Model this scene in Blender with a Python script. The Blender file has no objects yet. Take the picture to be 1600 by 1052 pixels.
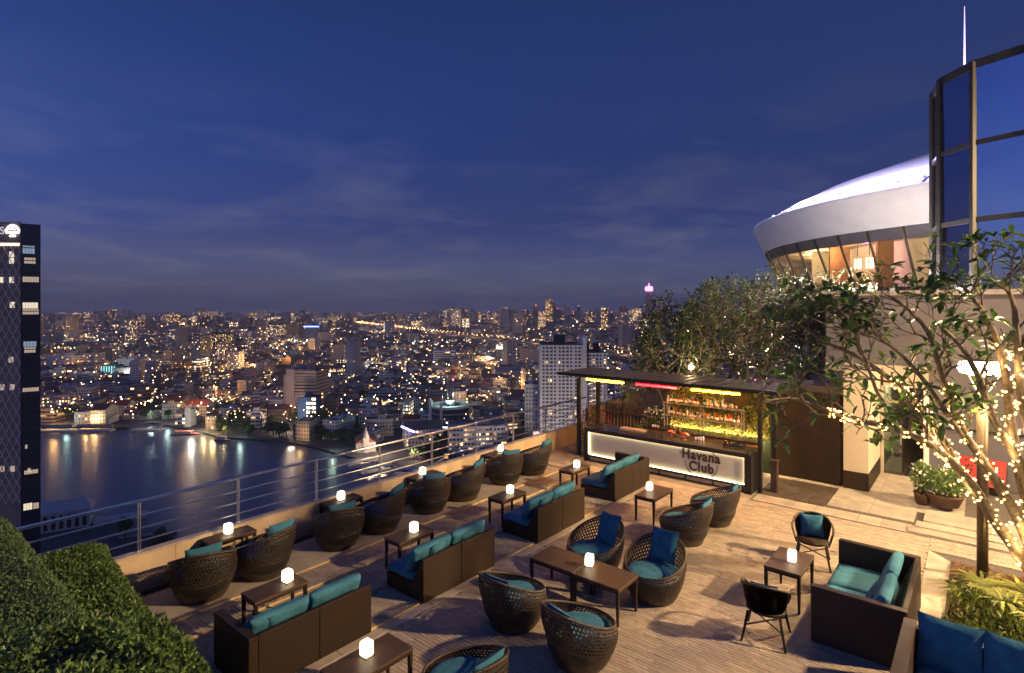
import bpy, bmesh, math, random
from mathutils import Vector, Matrix, noise

sc = bpy.context.scene
col = sc.collection
PI = math.pi
rng = random.Random(11)

# ------------------------------------------------------------------ camera
YAW = math.radians(39.735)          # terrace axes: +Y runs along the railing, +X away from the river
EYE = 5.15                          # eye height above the terrace paving
cam_data = bpy.data.cameras.new('camera')
cam = bpy.data.objects.new('camera', cam_data)
col.objects.link(cam)
cam.location = (0, 0, EYE)
cam.rotation_euler = (PI / 2, 0, YAW)
cam_data.sensor_width = 36
cam_data.lens = 19.87
cam_data.shift_y = -49 / 1600
cam_data.clip_start = 0.1
cam_data.clip_end = 60000
sc.camera = cam

# ------------------------------------------------------------------ dusk sky
world = bpy.data.worlds.new('World')
sc.world = world
world.use_nodes = True
wn, wl = world.node_tree.nodes, world.node_tree.links
wn.clear()
w_out = wn.new('ShaderNodeOutputWorld')
w_tc = wn.new('ShaderNodeTexCoord')
w_sep = wn.new('ShaderNodeSeparateXYZ')
wl.new(w_tc.outputs['Generated'], w_sep.inputs[0])
w_ramp = wn.new('ShaderNodeValToRGB')
SKY = [(-0.02, (0.062, 0.062, 0.116)), (0.02, (0.100, 0.106, 0.190)), (0.07, (0.082, 0.102, 0.235)), (0.13, (0.036, 0.060, 0.215)),
       (0.25, (0.013, 0.038, 0.168)), (0.47, (0.004, 0.021, 0.076)), (0.95, (0.004, 0.018, 0.070))]
el = w_ramp.color_ramp.elements
w_map = wn.new('ShaderNodeMapRange')
w_map.inputs['From Min'].default_value = -0.05
w_map.inputs['From Max'].default_value = 1.0
wl.new(w_sep.outputs['Z'], w_map.inputs['Value'])
wl.new(w_map.outputs[0], w_ramp.inputs[0])
while len(el) < len(SKY):
    el.new(0.5)
for e, (z, c) in zip(el, SKY):
    e.position = (z + 0.05) / 1.05
    e.color = (*c, 1)
# thin stratus: noise on a flat cloud layer, so streaks flatten towards the horizon
w_add = wn.new('ShaderNodeMath'); w_add.operation = 'ADD'; w_add.inputs[1].default_value = 0.10
wl.new(w_sep.outputs['Z'], w_add.inputs[0])
w_abs = wn.new('ShaderNodeMath'); w_abs.operation = 'MAXIMUM'; w_abs.inputs[1].default_value = 0.03
wl.new(w_add.outputs[0], w_abs.inputs[0])
w_dx = wn.new('ShaderNodeMath'); w_dx.operation = 'DIVIDE'
w_dy = wn.new('ShaderNodeMath'); w_dy.operation = 'DIVIDE'
wl.new(w_sep.outputs['X'], w_dx.inputs[0]); wl.new(w_abs.outputs[0], w_dx.inputs[1])
wl.new(w_sep.outputs['Y'], w_dy.inputs[0]); wl.new(w_abs.outputs[0], w_dy.inputs[1])
w_com = wn.new('ShaderNodeCombineXYZ')
wl.new(w_dx.outputs[0], w_com.inputs[0]); wl.new(w_dy.outputs[0], w_com.inputs[1])
w_noise = wn.new('ShaderNodeTexNoise')
w_noise.inputs['Scale'].default_value = 0.85
w_noise.inputs['Detail'].default_value = 6
w_noise.inputs['Roughness'].default_value = 0.62
w_noise.inputs['Distortion'].default_value = 0.35
wl.new(w_com.outputs[0], w_noise.inputs['Vector'])
w_cl = wn.new('ShaderNodeMapRange')
w_cl.inputs['From Min'].default_value = 0.48
w_cl.inputs['From Max'].default_value = 0.80
w_cl.inputs['To Max'].default_value = 0.95
wl.new(w_noise.outputs['Fac'], w_cl.inputs['Value'])
w_fade = wn.new('ShaderNodeMapRange')           # the cloud sheet thins overhead
w_fade.inputs['From Min'].default_value = 0.02
w_fade.inputs['From Max'].default_value = 0.36
w_fade.inputs['To Min'].default_value = 1
w_fade.inputs['To Max'].default_value = 0.0
wl.new(w_sep.outputs['Z'], w_fade.inputs['Value'])
w_mul = wn.new('ShaderNodeMath'); w_mul.operation = 'MULTIPLY'
wl.new(w_cl.outputs[0], w_mul.inputs[0]); wl.new(w_fade.outputs[0], w_mul.inputs[1])
w_mix = wn.new('ShaderNodeMix'); w_mix.data_type = 'RGBA'
wl.new(w_mul.outputs[0], w_mix.inputs['Factor'])
wl.new(w_ramp.outputs[0], w_mix.inputs['A'])
w_mix.inputs['B'].default_value = (0.185, 0.185, 0.280, 1)
w_bg = wn.new('ShaderNodeBackground')
w_bg.inputs[1].default_value = 0.68
wl.new(w_mix.outputs['Result'], w_bg.inputs[0])
# the afterglow of the sun that has set behind the photographer
w_sky = wn.new('ShaderNodeTexSky')
w_sky.sky_type = 'NISHITA'
w_sky.sun_disc = False
w_sky.sun_elevation = math.radians(-4.5)
w_sky.sun_rotation = math.radians(190.3)
w_sky.altitude = 100
w_sky.ozone_density = 3.0
w_bg2 = wn.new('ShaderNodeBackground')
w_bg2.inputs[1].default_value = 7.6
wl.new(w_sky.outputs[0], w_bg2.inputs[0])
w_sum = wn.new('ShaderNodeAddShader')
wl.new(w_bg.outputs[0], w_sum.inputs[0]); wl.new(w_bg2.outputs[0], w_sum.inputs[1])
wl.new(w_sum.outputs[0], w_out.inputs['Surface'])

# ------------------------------------------------------------------ picture
sc.view_settings.view_transform = 'Standard'
sc.view_settings.look = 'None'
sc.view_settings.exposure = 0.3
sc.view_settings.gamma = 1.0
sc.view_settings.use_curve_mapping = False
sc.render.engine = 'CYCLES'
cy = sc.cycles
cy.use_denoising = True
cy.denoiser = 'OPENIMAGEDENOISE'
cy.use_adaptive_sampling = True
cy.adaptive_threshold = 0.02
cy.max_bounces = 5
cy.diffuse_bounces = 2
cy.glossy_bounces = 3
cy.transmission_bounces = 4
cy.transparent_max_bounces = 8
cy.volume_bounces = 0
cy.caustics_reflective = False
cy.caustics_refractive = False
cy.sample_clamp_indirect = 4.0
cy.sample_clamp_direct = 0.0
cy.use_light_tree = True

# ------------------------------------------------------------------ helpers
FW = (-math.sin(YAW), math.cos(YAW))     # level line of sight, used only to survey positions off the photograph's perspective
RT = (math.cos(YAW), math.sin(YAW))
FPX = 883.0
def at(px, d, z=0.0):                    # compass bearing px at distance d -> world point
    r = (px - 800) / FPX * d
    return Vector((d * FW[0] + r * RT[0], d * FW[1] + r * RT[1], z))
def pd(px, py, d):
    return at(px, d, EYE - (py - 477) / FPX * d)

class MB:
    def __init__(s):
        s.v, s.f, s.m, s.s, s.uv = [], [], [], [], None
    def add(s, vs, fs, m=0, smooth=False):
        o = len(s.v)
        s.v.extend(vs)
        for f in fs:
            s.f.append(tuple(o + i for i in f)); s.m.append(m); s.s.append(smooth)
        return s
    def box(s, x0, x1, y0, y1, z0, z1, m=0):
        vs = [(x0, y0, z0), (x1, y0, z0), (x1, y1, z0), (x0, y1, z0), (x0, y0, z1), (x1, y0, z1), (x1, y1, z1), (x0, y1, z1)]
        return s.add(vs, [(0, 3, 2, 1), (4, 5, 6, 7), (0, 1, 5, 4), (1, 2, 6, 5), (2, 3, 7, 6), (3, 0, 4, 7)], m)
    def prism(s, pts, z0, z1, m=0, top=None):
        n = len(pts)
        vs = [(x, y, z0) for x, y in pts] + [(x, y, z1) for x, y in pts]
        s.add(vs, [(i, (i + 1) % n, n + (i + 1) % n, n + i) for i in range(n)], m)
        s.add([(x, y, z1) for x, y in pts], [tuple(range(n))], m if top is None else top)
        s.add([(x, y, z0) for x, y in pts], [tuple(reversed(range(n)))], m)
        return s
    def tube(s, pts, rad, n=8, m=0, cap=True, smooth=True, closed=False):
        pts = [Vector(p) for p in pts]
        k = len(pts)
        if not isinstance(rad, (list, tuple)):
            rad = [rad] * k
        base = len(s.v)
        up = Vector((0, 0, 1))
        for i, p in enumerate(pts):
            if closed:
                t = pts[(i + 1) % k] - pts[i - 1]
            else:
                t = pts[min(i + 1, k - 1)] - pts[max(i - 1, 0)]
            t.normalize()
            u = t.cross(up)
            if u.length < 1e-3:
                u = t.cross(Vector((1, 0, 0)))
            u.normalize()
            w = u.cross(t)
            for j in range(n):
                a = 2 * PI * j / n
                q = p + (u * math.cos(a) + w * math.sin(a)) * rad[i]
                s.v.append((q.x, q.y, q.z))
        for i in range(k if closed else k - 1):
            i2 = (i + 1) % k
            for j in range(n):
                j2 = (j + 1) % n
                s.f.append((base + i * n + j, base + i * n + j2, base + i2 * n + j2, base + i2 * n + j)); s.m.append(m); s.s.append(smooth)
        if cap and not closed:
            s.f.append(tuple(base + j for j in reversed(range(n)))); s.m.append(m); s.s.append(False)
            s.f.append(tuple(base + (k - 1) * n + j for j in range(n))); s.m.append(m); s.s.append(False)
        return s
    def lathe(s, prof, n=24, c=(0, 0, 0), m=0, smooth=True):
        vs = []
        for r, z in prof:
            for j in range(n):
                a = 2 * PI * j / n
                vs.append((c[0] + r * math.cos(a), c[1] + r * math.sin(a), c[2] + z))
        fs = []
        for i in range(len(prof) - 1):
            for j in range(n):
                j2 = (j + 1) % n
                fs.append((i * n + j, i * n + j2, (i + 1) * n + j2, (i + 1) * n + j))
        return s.add(vs, fs, m, smooth)
    def ball(s, c, r, n=8, m=0, sz=1.0):
        k = max(4, n // 2)
        prof = [(max(1e-4, r * math.sin(PI * i / k)), -r * sz * math.cos(PI * i / k)) for i in range(k + 1)]
        return s.lathe(prof, n, c, m)
    def mesh(s, name, mats, bevel=0.0, seg=1):
        me = bpy.data.meshes.new(name)
        me.from_pydata(s.v, [], s.f)
        for mt in (mats if isinstance(mats, (list, tuple)) else [mats]):
            me.materials.append(mt)
        me.polygons.foreach_set('material_index', s.m)
        me.polygons.foreach_set('use_smooth', s.s)
        if bevel:
            bm = bmesh.new(); bm.from_mesh(me)
            bmesh.ops.remove_doubles(bm, verts=bm.verts, dist=1e-5)
            es = [e for e in bm.edges if len(e.link_faces) == 2 and e.calc_face_angle(0) > 0.5]
            bmesh.ops.bevel(bm, geom=es, offset=bevel, segments=seg, affect='EDGES', profile=0.5, clamp_overlap=True)
            if seg > 1:
                for f in bm.faces:
                    f.smooth = True
            bm.to_mesh(me); bm.free()
        me.update()
        return me
    def build(s, name, mats, parent=None, bevel=0.0, seg=1):
        return link(name, s.mesh(name, mats, bevel, seg), parent)

def link(name, data, parent=None, loc=None, rot=None):
    o = bpy.data.objects.new(name, data)
    col.objects.link(o)
    if parent is not None:
        o.parent = parent
    if loc is not None:
        o.location = loc
    if rot is not None:
        o.rotation_euler = rot
    return o
def tag(o, label=None, cat=None, group=None, kind=None):
    if label: o['label'] = label
    if cat: o['category'] = cat
    if group: o['group'] = group
    if kind: o['kind'] = kind
    return o
def thing(name, label, cat, loc=(0, 0, 0), rz=0.0, group=None):
    o = bpy.data.objects.new(name, None)
    o.empty_display_size = 0.1
    col.objects.link(o)
    o.location = loc
    o.rotation_euler = (0, 0, rz)
    return tag(o, label, cat, group)
KIDS = {}
ONES = 'zeroth first second third fourth fifth sixth seventh eighth ninth tenth eleventh twelfth thirteenth fourteenth fifteenth sixteenth seventeenth eighteenth nineteenth'.split()
def nth(k):                               # 0 -> first
    k += 1
    if k < 20: return ONES[k]
    t, u = divmod(k, 10)
    tens = {2: 'twent', 3: 'thirt', 4: 'fort', 5: 'fift', 6: 'sixt', 7: 'sevent', 8: 'eight', 9: 'ninet'}[t]
    return tens + ('ieth' if u == 0 else 'y-' + ONES[u])
def copy_tree(o, parent=None):
    c = o.copy()
    col.objects.link(c)
    c.parent = parent
    for ch in o.children:
        copy_tree(ch, c)
    return c
def place(proto, first, loc, rz, label, group=None):
    o = proto if first else copy_tree(proto)
    o.location = loc
    o.rotation_euler = (0, 0, rz)
    o['label'] = label
    if group: o['group'] = group
    return o
def one(x0, x1, y0, y1, z0, z1):
    return MB().box(x0, x1, y0, y1, z0, z1)
def point(name, loc, power, color, radius=0.1, parent=None):
    ld = bpy.data.lights.new(name, 'POINT')
    ld.energy = power; ld.color = color; ld.shadow_soft_size = radius
    o = bpy.data.objects.new(name, ld)
    col.objects.link(o)
    o.location = loc
    if parent is not None: o.parent = parent
    return o
# ------------------------------------------------------------------ materials
def new_mat(name):
    m = bpy.data.materials.new(name)
    m.use_nodes = True
    nt = m.node_tree
    return m, nt.nodes, nt.links, nt.nodes['Principled BSDF']
def ramp2(n, l, fac, c0, c1, p0=0.3, p1=0.7):
    r = n.new('ShaderNodeValToRGB')
    r.color_ramp.elements[0].position = p0; r.color_ramp.elements[1].position = p1
    r.color_ramp.elements[0].color = (*c0, 1); r.color_ramp.elements[1].color = (*c1, 1)
    l.new(fac, r.inputs[0])
    return r.outputs[0]
def mat(name, c, rough=0.6, metal=0.0, var=0.25, scale=6.0, bump=0.0, bscale=40.0, spec=0.5, coord='Object', rand=0.0, detail=4, coat=0.0):
    """plain surface: base colour with noise variation, optional fine bump, optional piece-to-piece variation"""
    m, n, l, p = new_mat(name)
    tc = n.new('ShaderNodeTexCoord')
    nz = n.new('ShaderNodeTexNoise'); nz.inputs['Scale'].default_value = scale; nz.inputs['Detail'].default_value = detail
    l.new(tc.outputs[coord], nz.inputs['Vector'])
    c0 = tuple(max(0, x * (1 - var)) for x in c); c1 = tuple(min(1, x * (1 + var)) for x in c)
    out = ramp2(n, l, nz.outputs['Fac'], c0, c1)
    if rand:
        gi = n.new('ShaderNodeNewGeometry'); oi = n.new('ShaderNodeObjectInfo')
        ad = n.new('ShaderNodeMath'); ad.operation = 'ADD'; l.new(gi.outputs['Random Per Island'], ad.inputs[0]); l.new(oi.outputs['Random'], ad.inputs[1])
        fr = n.new('ShaderNodeMath'); fr.operation = 'FRACT'; l.new(ad.outputs[0], fr.inputs[0])
        mr = n.new('ShaderNodeMapRange'); mr.inputs['To Min'].default_value = 1 - rand; mr.inputs['To Max'].default_value = 1 + rand
        l.new(fr.outputs[0], mr.inputs['Value'])
        hs = n.new('ShaderNodeHueSaturation'); l.new(out, hs.inputs['Color']); l.new(mr.outputs[0], hs.inputs['Value'])
        out = hs.outputs[0]
    l.new(out, p.inputs['Base Color'])
    p.inputs['Roughness'].default_value = rough
    p.inputs['Metallic'].default_value = metal
    p.inputs['Specular IOR Level'].default_value = spec
    p.inputs['Coat Weight'].default_value = coat
    if bump:
        b = n.new('ShaderNodeTexNoise'); b.inputs['Scale'].default_value = bscale; b.inputs['Detail'].default_value = 3
        l.new(tc.outputs[coord], b.inputs['Vector'])
        bp = n.new('ShaderNodeBump'); bp.inputs['Strength'].default_value = bump; bp.inputs['Distance'].default_value = 0.02
        l.new(b.outputs['Fac'], bp.inputs['Height']); l.new(bp.outputs[0], p.inputs['Normal'])
    return m
def weave_mat(name, c, pitch=0.011, rough=0.45, var=0.35):
    """flat woven resin strands: over-and-under checker relief"""
    m, n, l, p = new_mat(name)
    tc = n.new('ShaderNodeTexCoord')
    waves = []
    for d in ('X', 'Y', 'Z'):
        w = n.new('ShaderNodeTexWave'); w.wave_type = 'BANDS'; w.bands_direction = d
        w.inputs['Scale'].default_value = 0.314 / pitch
        l.new(tc.outputs['Object'], w.inputs['Vector']); waves.append(w)
    a = n.new('ShaderNodeMath'); a.operation = 'ADD'; l.new(waves[0].outputs['Fac'], a.inputs[0]); l.new(waves[1].outputs['Fac'], a.inputs[1])
    b = n.new('ShaderNodeMath'); b.operation = 'ADD'; l.new(a.outputs[0], b.inputs[0]); l.new(waves[2].outputs['Fac'], b.inputs[1])
    mr = n.new('ShaderNodeMapRange'); mr.inputs['From Max'].default_value = 3.0
    l.new(b.outputs[0], mr.inputs['Value'])
    c0 = tuple(x * (1 - var) for x in c); c1 = tuple(x * (1 + var) for x in c)
    l.new(ramp2(n, l, mr.outputs[0], c0, c1, 0.2, 0.8), p.inputs['Base Color'])
    bp = n.new('ShaderNodeBump'); bp.inputs['Strength'].default_value = 0.7; bp.inputs['Distance'].default_value = 0.004
    l.new(mr.outputs[0], bp.inputs['Height']); l.new(bp.outputs[0], p.inputs['Normal'])
    p.inputs['Roughness'].default_value = rough
    p.inputs['Specular IOR Level'].default_value = 0.18
    return m
def emit(name, c, strength, sample=True):
    m, n, l, p = new_mat(name)
    p.inputs['Base Color'].default_value = (0.8, 0.8, 0.8, 1)
    p.inputs['Emission Color'].default_value = (*c, 1)
    p.inputs['Emission Strength'].default_value = strength
    if not sample:
        m.cycles.emission_sampling = 'NONE'
    return m
def leaf_mat(name, c, var=0.5, trans=0.25, rough=0.45, hue=0.03):
    m, n, l, p = new_mat(name)
    gi = n.new('ShaderNodeNewGeometry')
    c0 = tuple(x * (1 - var) for x in c); c1 = (c[0] * (1 + var) + 0.012, c[1] * (1 + var * 0.8), c[2] * (1 + var * 0.3))
    colr = ramp2(n, l, gi.outputs['Random Per Island'], c0, c1, 0.0, 1.0)
    l.new(colr, p.inputs['Base Color'])
    p.inputs['Roughness'].default_value = rough
    t = n.new('ShaderNodeBsdfTranslucent'); l.new(colr, t.inputs['Color'])
    mx = n.new('ShaderNodeMixShader'); mx.inputs[0].default_value = trans
    l.new(p.outputs[0], mx.inputs[1]); l.new(t.outputs[0], mx.inputs[2])
    l.new(mx.outputs[0], n['Material Output'].inputs['Surface'])
    return m
def glass_mat(name, tint=(0.9, 0.95, 0.95), gloss=0.12, rough=0.02):
    m, n, l, p = new_mat(name)
    n.remove(p)
    t = n.new('ShaderNodeBsdfTransparent'); t.inputs[0].default_value = (*tint, 1)
    g = n.new('ShaderNodeBsdfGlossy'); g.inputs['Roughness'].default_value = rough
    f = n.new('ShaderNodeFresnel'); f.inputs[0].default_value = 1.5
    ad = n.new('ShaderNodeMath'); ad.operation = 'ADD'; ad.inputs[1].default_value = gloss; ad.use_clamp = True
    l.new(f.outputs[0], ad.inputs[0])
    mx = n.new('ShaderNodeMixShader')
    l.new(ad.outputs[0], mx.inputs[0]); l.new(t.outputs[0], mx.inputs[1]); l.new(g.outputs[0], mx.inputs[2])
    l.new(mx.outputs[0], n['Material Output'].inputs['Surface'])
    return m

MT = {}
MT['brick'] = mat('clay_paver', (0.37, 0.305, 0.24), 0.62, var=0.18, scale=7, bump=0.25, bscale=90, rand=0.14)
MT['mortar'] = mat('paver_joint', (0.10, 0.085, 0.075), 0.9, var=0.3, scale=20)
MT['concrete'] = mat('pale_concrete', (0.40, 0.345, 0.285), 0.7, var=0.22, scale=2.2, bump=0.15, bscale=60, rand=0.08, detail=8)
MT['concrete_grey'] = mat('grey_concrete', (0.27, 0.245, 0.225), 0.75, var=0.25, scale=2.0, bump=0.15, bscale=60, rand=0.08, detail=8)
MT['stone_tile'] = mat('stone_tile', (0.36, 0.315, 0.255), 0.6, var=0.2, scale=3, bump=0.1, bscale=70, rand=0.12, detail=8)
MT['slate'] = mat('dark_slate', (0.085, 0.065, 0.05), 0.5, var=0.35, scale=4, bump=0.15, bscale=50, rand=0.25)
MT['wallpanel'] = mat('parapet_stone', (0.60, 0.46, 0.30), 0.65, var=0.16, scale=1.6, bump=0.08, bscale=50, rand=0.10, detail=8)
MT['coping'] = mat('coping_stone', (0.42, 0.36, 0.31), 0.55, var=0.2, scale=4)
MT['lit_gold'] = mat('lit_riser', (0.55, 0.42, 0.20), 0.5, var=0.2, scale=8)  # gold tone stands for lamplight falling on the step risers
MT['pebble'] = mat('dark_pebble', (0.04, 0.035, 0.032), 0.45, var=0.4, scale=14, rand=0.5)
MT['steel'] = mat('stainless_steel', (0.80, 0.77, 0.72), 0.30, metal=1.0, var=0.08, scale=12)
MT['black_metal'] = mat('black_metal', (0.016, 0.015, 0.015), 0.45, var=0.3, scale=8, spec=0.3)
MT['wicker'] = mat('dark_wicker', (0.040, 0.027, 0.019), 0.38, var=0.45, scale=70, bump=0.5, bscale=160)
MT['wicker_light'] = mat('rim_wicker', (0.06, 0.04, 0.026), 0.36, var=0.5, scale=80, bump=0.5, bscale=160)
MT['weave'] = weave_mat('sofa_weave', (0.036, 0.024, 0.017), 0.016, var=0.55)
MT['weave_top'] = weave_mat('table_weave', (0.085, 0.055, 0.038), 0.014, rough=0.40, var=0.5)
MT['teal'] = mat('teal_fabric', (0.042, 0.158, 0.235), 0.85, var=0.20, scale=6, bump=0.55, bscale=9, spec=0.2)
MT['teal_dark'] = mat('teal_pillow_fabric', (0.032, 0.135, 0.210), 0.82, var=0.22, scale=6, bump=0.6, bscale=10, spec=0.2)
MT['lamp_white'] = emit('glowing_lamp_shade', (1.0, 0.80, 0.50), 4.0)
def lamp_core(m):                     # frosted box lit by a small source low inside it
    n, l = m.node_tree.nodes, m.node_tree.links
    tc = n.new('ShaderNodeTexCoord'); ds = n.new('ShaderNodeVectorMath'); ds.operation = 'DISTANCE'; ds.inputs[1].default_value = (0, 0, 0.085)
    l.new(tc.outputs['Object'], ds.inputs[0])
    mr = n.new('ShaderNodeMapRange'); mr.inputs['From Min'].default_value = 0.06; mr.inputs['From Max'].default_value = 0.135; mr.inputs['To Min'].default_value = 7.0; mr.inputs['To Max'].default_value = 0.75
    l.new(ds.outputs['Value'], mr.inputs['Value']); l.new(mr.outputs[0], n['Principled BSDF'].inputs['Emission Strength'])
lamp_core(MT['lamp_white'])
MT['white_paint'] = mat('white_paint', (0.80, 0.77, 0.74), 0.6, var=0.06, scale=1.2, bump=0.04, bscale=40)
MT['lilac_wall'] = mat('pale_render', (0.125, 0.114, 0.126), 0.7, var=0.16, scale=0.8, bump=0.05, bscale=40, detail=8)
MT['cream_wall'] = mat('cream_render', (0.50, 0.43, 0.32), 0.7, var=0.08, scale=1.0)
MT['brown_panel'] = mat('brown_panel', (0.024, 0.016, 0.011), 0.6, var=0.25, scale=2, spec=0.2)
MT['roof_sheet'] = mat('roof_sheet', (0.085, 0.068, 0.058), 0.5, metal=0.4, var=0.2, scale=3)
MT['dark_wood'] = mat('dark_timber', (0.050, 0.032, 0.022), 0.55, var=0.4, scale=10, rand=0.25)
MT['warm_wood'] = mat('warm_timber', (0.24, 0.12, 0.05), 0.45, var=0.3, scale=8)
MT['counter'] = mat('polished_counter', (0.030, 0.030, 0.034), 0.16, var=0.3, scale=20)
MT['panel_white'] = mat('frosted_panel', (0.52, 0.49, 0.41), 0.55, var=0.04, scale=3)
MT['led'] = emit('led_strip', (1.0, 0.80, 0.44), 5.5)
MT['letter'] = mat('dark_lettering', (0.055, 0.036, 0.022), 0.5, var=0.15, scale=8)
MT['neon_y'] = emit('yellow_neon', (1.0, 0.40, 0.0024), 190.0)
MT['neon_r'] = emit('red_neon', (1.0, 0.0015, 0.0022), 60.0)
MT['bark'] = mat('frangipani_bark', (0.16, 0.125, 0.085), 0.75, var=0.35, scale=14, bump=0.4, bscale=40)
MT['bark_dark'] = mat('dark_bark', (0.085, 0.065, 0.045), 0.8, var=0.35, scale=12, bump=0.4, bscale=40)
MT['leaf_big'] = leaf_mat('frangipani_leaf', (0.055, 0.135, 0.035), 0.45, 0.3)
MT['leaf_dark'] = leaf_mat('dark_leaf', (0.038, 0.082, 0.024), 0.5, 0.2)
MT['leaf_hedge'] = leaf_mat('hedge_leaf', (0.100, 0.190, 0.052), 0.5, 0.22, 0.4)
MT['leaf_hedge2'] = leaf_mat('clipped_hedge_leaf', (0.090, 0.178, 0.068), 0.45, 0.2, 0.5)
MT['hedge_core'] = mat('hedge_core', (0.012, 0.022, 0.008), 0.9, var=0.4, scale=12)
MT['leaf_plant'] = leaf_mat('strap_leaf', (0.28, 0.34, 0.10), 0.5, 0.3)
MT['leaf_cover'] = leaf_mat('ground_cover_leaf', (0.10, 0.15, 0.03), 0.6, 0.25)
MT['leaf_wall'] = leaf_mat('living_wall_leaf', (0.30, 0.29, 0.07), 0.5, 0.3)
MT['soil'] = mat('leaf_litter', (0.11, 0.06, 0.035), 0.9, var=0.5, scale=30, bump=0.8, bscale=50)
MT['flower_red'] = leaf_mat('red_blossom', (0.55, 0.05, 0.07), 0.3, 0.2)
MT['flower_white'] = leaf_mat('white_blossom', (0.75, 0.72, 0.62), 0.15, 0.2)
MT['terracotta'] = mat('terracotta', (0.085, 0.045, 0.028), 0.7, var=0.2, scale=6)
MT['bulb'] = emit('fairy_bulb', (1.0, 0.52, 0.13), 6.0)
MT['wire'] = mat('light_wire', (0.03, 0.03, 0.02), 0.6, var=0.1)
MT['lamp_lit'] = emit('lamp_diffuser', (1.0, 0.80, 0.48), 24.0, sample=False)
MT['bronze_post'] = mat('bronze_post', (0.075, 0.058, 0.040), 0.42, metal=0.6, var=0.25, scale=6)
MT['copper'] = mat('pink_copper', (0.75, 0.30, 0.20), 0.28, metal=0.85, var=0.12, scale=8)
MT['red_plastic'] = mat('red_board', (0.38, 0.02, 0.014), 0.5, var=0.1, scale=3)
MT['glass'] = glass_mat('clear_glass')
MT['glass_door'] = glass_mat('door_glass', (0.75, 0.88, 0.85), 0.10)
MT['bar_glass'] = glass_mat('drinking_glass', (0.95, 0.95, 0.95), 0.30, 0.05)
# ------------------------------------------------------------------ terrace: floor, kerbs, parapet, railing
terrace = tag(MB().box(-11.48, 4.0, -1.5, 26, -0.40, -0.020).build('terrace_floor', MT['mortar']), 'stepped roof terrace paved with narrow clay pavers and concrete', kind='structure')
# levels rise towards the river in shallow steps
Z_SOFA, Z_MID, Z_LOW, Z_PLAT = 0.025, 0.050, 0.075, 0.095
def brick_zone(x0, x1, y0, y1, z, L=0.335, W=0.060, gap=0.007):
    out = []
    rows = int((y1 - y0) / (W + gap))
    for i in range(rows):
        y = y0 + i * (W + gap)
        x = x0 - rng.random() * L
        while x < x1:
            a, b = max(x, x0), min(x + L, x1)
            if b - a > 0.05:
                out.append((a, b - gap, y, y + W, z + rng.uniform(-0.0025, 0.0015)))
            x += L
    return out
def in_view(x, y, z, m=0):
    d = x * FW[0] + y * FW[1]
    if d < 0.5: return None
    r = x * RT[0] + y * RT[1]
    px, py = 800 + FPX * r / d, 477 + FPX * (EYE - z) / d
    return (px, py, d) if -m < px < 1600 + m and -m < py < 1052 + m else None
pieces = brick_zone(-7.20, -0.86, 3.2, 15.55, 0.0)
pieces += brick_zone(-0.86, 3.2, 3.2, 9.8, 0.0) + brick_zone(-0.86, 3.2, 14.75, 15.60, 0.0)
for zx0, zx1, zz in ((-8.33, -7.45, Z_SOFA), (-9.26, -8.36, Z_MID), (-9.92, -9.29, Z_LOW)):
    pieces += brick_zone(zx0, zx1, 3.0, 14.9, zz)
def covered(x, y):          # paver lies right under a sofa or table plinth and cannot be seen
    return (-8.35 < x < -7.45 and (3.7 < y < 5.2 or 6.7 < y < 8.2 or 9.9 < y < 11.3 or 13.2 < y < 14.8)) or (-1.9 < x < -0.9 and 9.8 < y < 11.7)
ranked = []
for p in pieces:
    cx_, cy_ = (p[0] + p[1]) / 2, (p[2] + p[3]) / 2
    v = in_view(cx_, cy_, p[4])
    hidden = v is None or covered(cx_, cy_) or v[1] > 1045 or (v[0] < 640 and cx_ > -7.2) or p[1] - p[0] < 0.3
    ranked.append((9e9 if hidden else v[2], p))
ranked.sort(key=lambda t: t[0])
unit = MB().box(-0.5, 0.5, -0.5, 0.5, -0.018, 0).mesh('brick', MT['brick'])
unit_cache = {}
rest = MB()
for k, (d, p) in enumerate(ranked):
    w = round(p[1] - p[0], 3)
    if k < 300 and d < 1e9:
        if w not in unit_cache:
            unit_cache[w] = MB().box(-w / 2, w / 2, -0.03, 0.03, -0.018, 0).mesh('brick', MT['brick'], 0.0025)
        link('brick', unit_cache[w], terrace, ((p[0] + p[1]) / 2, (p[2] + p[3]) / 2, p[4]))
    else:
        rest.box(p[0], p[1], p[2], p[3], p[4] - 0.018, p[4])
rest.build('brick_paving', MT['brick'], terrace)['kind'] = 'stuff'
# kerb strip beside the sofas, risers with lamplight put into their gold colour
yk = 3.0
while yk < 15.5:
    one(-7.425, -7.212, yk, min(yk + 0.895, 15.55), -0.02, 0.004).build('kerb_slab', MT['concrete'], terrace, 0.004)
    yk += 0.90
for xe, zlo, zhi in ((-7.43, -0.02, Z_SOFA + 0.006), (-8.345, 0, Z_MID + 0.006), (-9.275, 0, Z_LOW + 0.006), (-9.935, 0, Z_PLAT + 0.006)):
    one(xe - 0.016, xe + 0.004, 3.0, 14.92, zlo, zhi).build('lit_riser', MT['lit_gold'], terrace)
    one(xe - 0.9, xe - 0.017, 2.9, 14.93, -0.019, zhi - 0.030).build('step_bed', MT['mortar'], terrace)
yk = 2.9
k = 0
while yk < 14.4:
    one(-11.18, -9.955, yk, min(yk + 1.195, 14.45), 0.0, Z_PLAT).build('platform_slab', MT['concrete'], terrace, 0.003)
    yk += 1.20; k += 1
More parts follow.
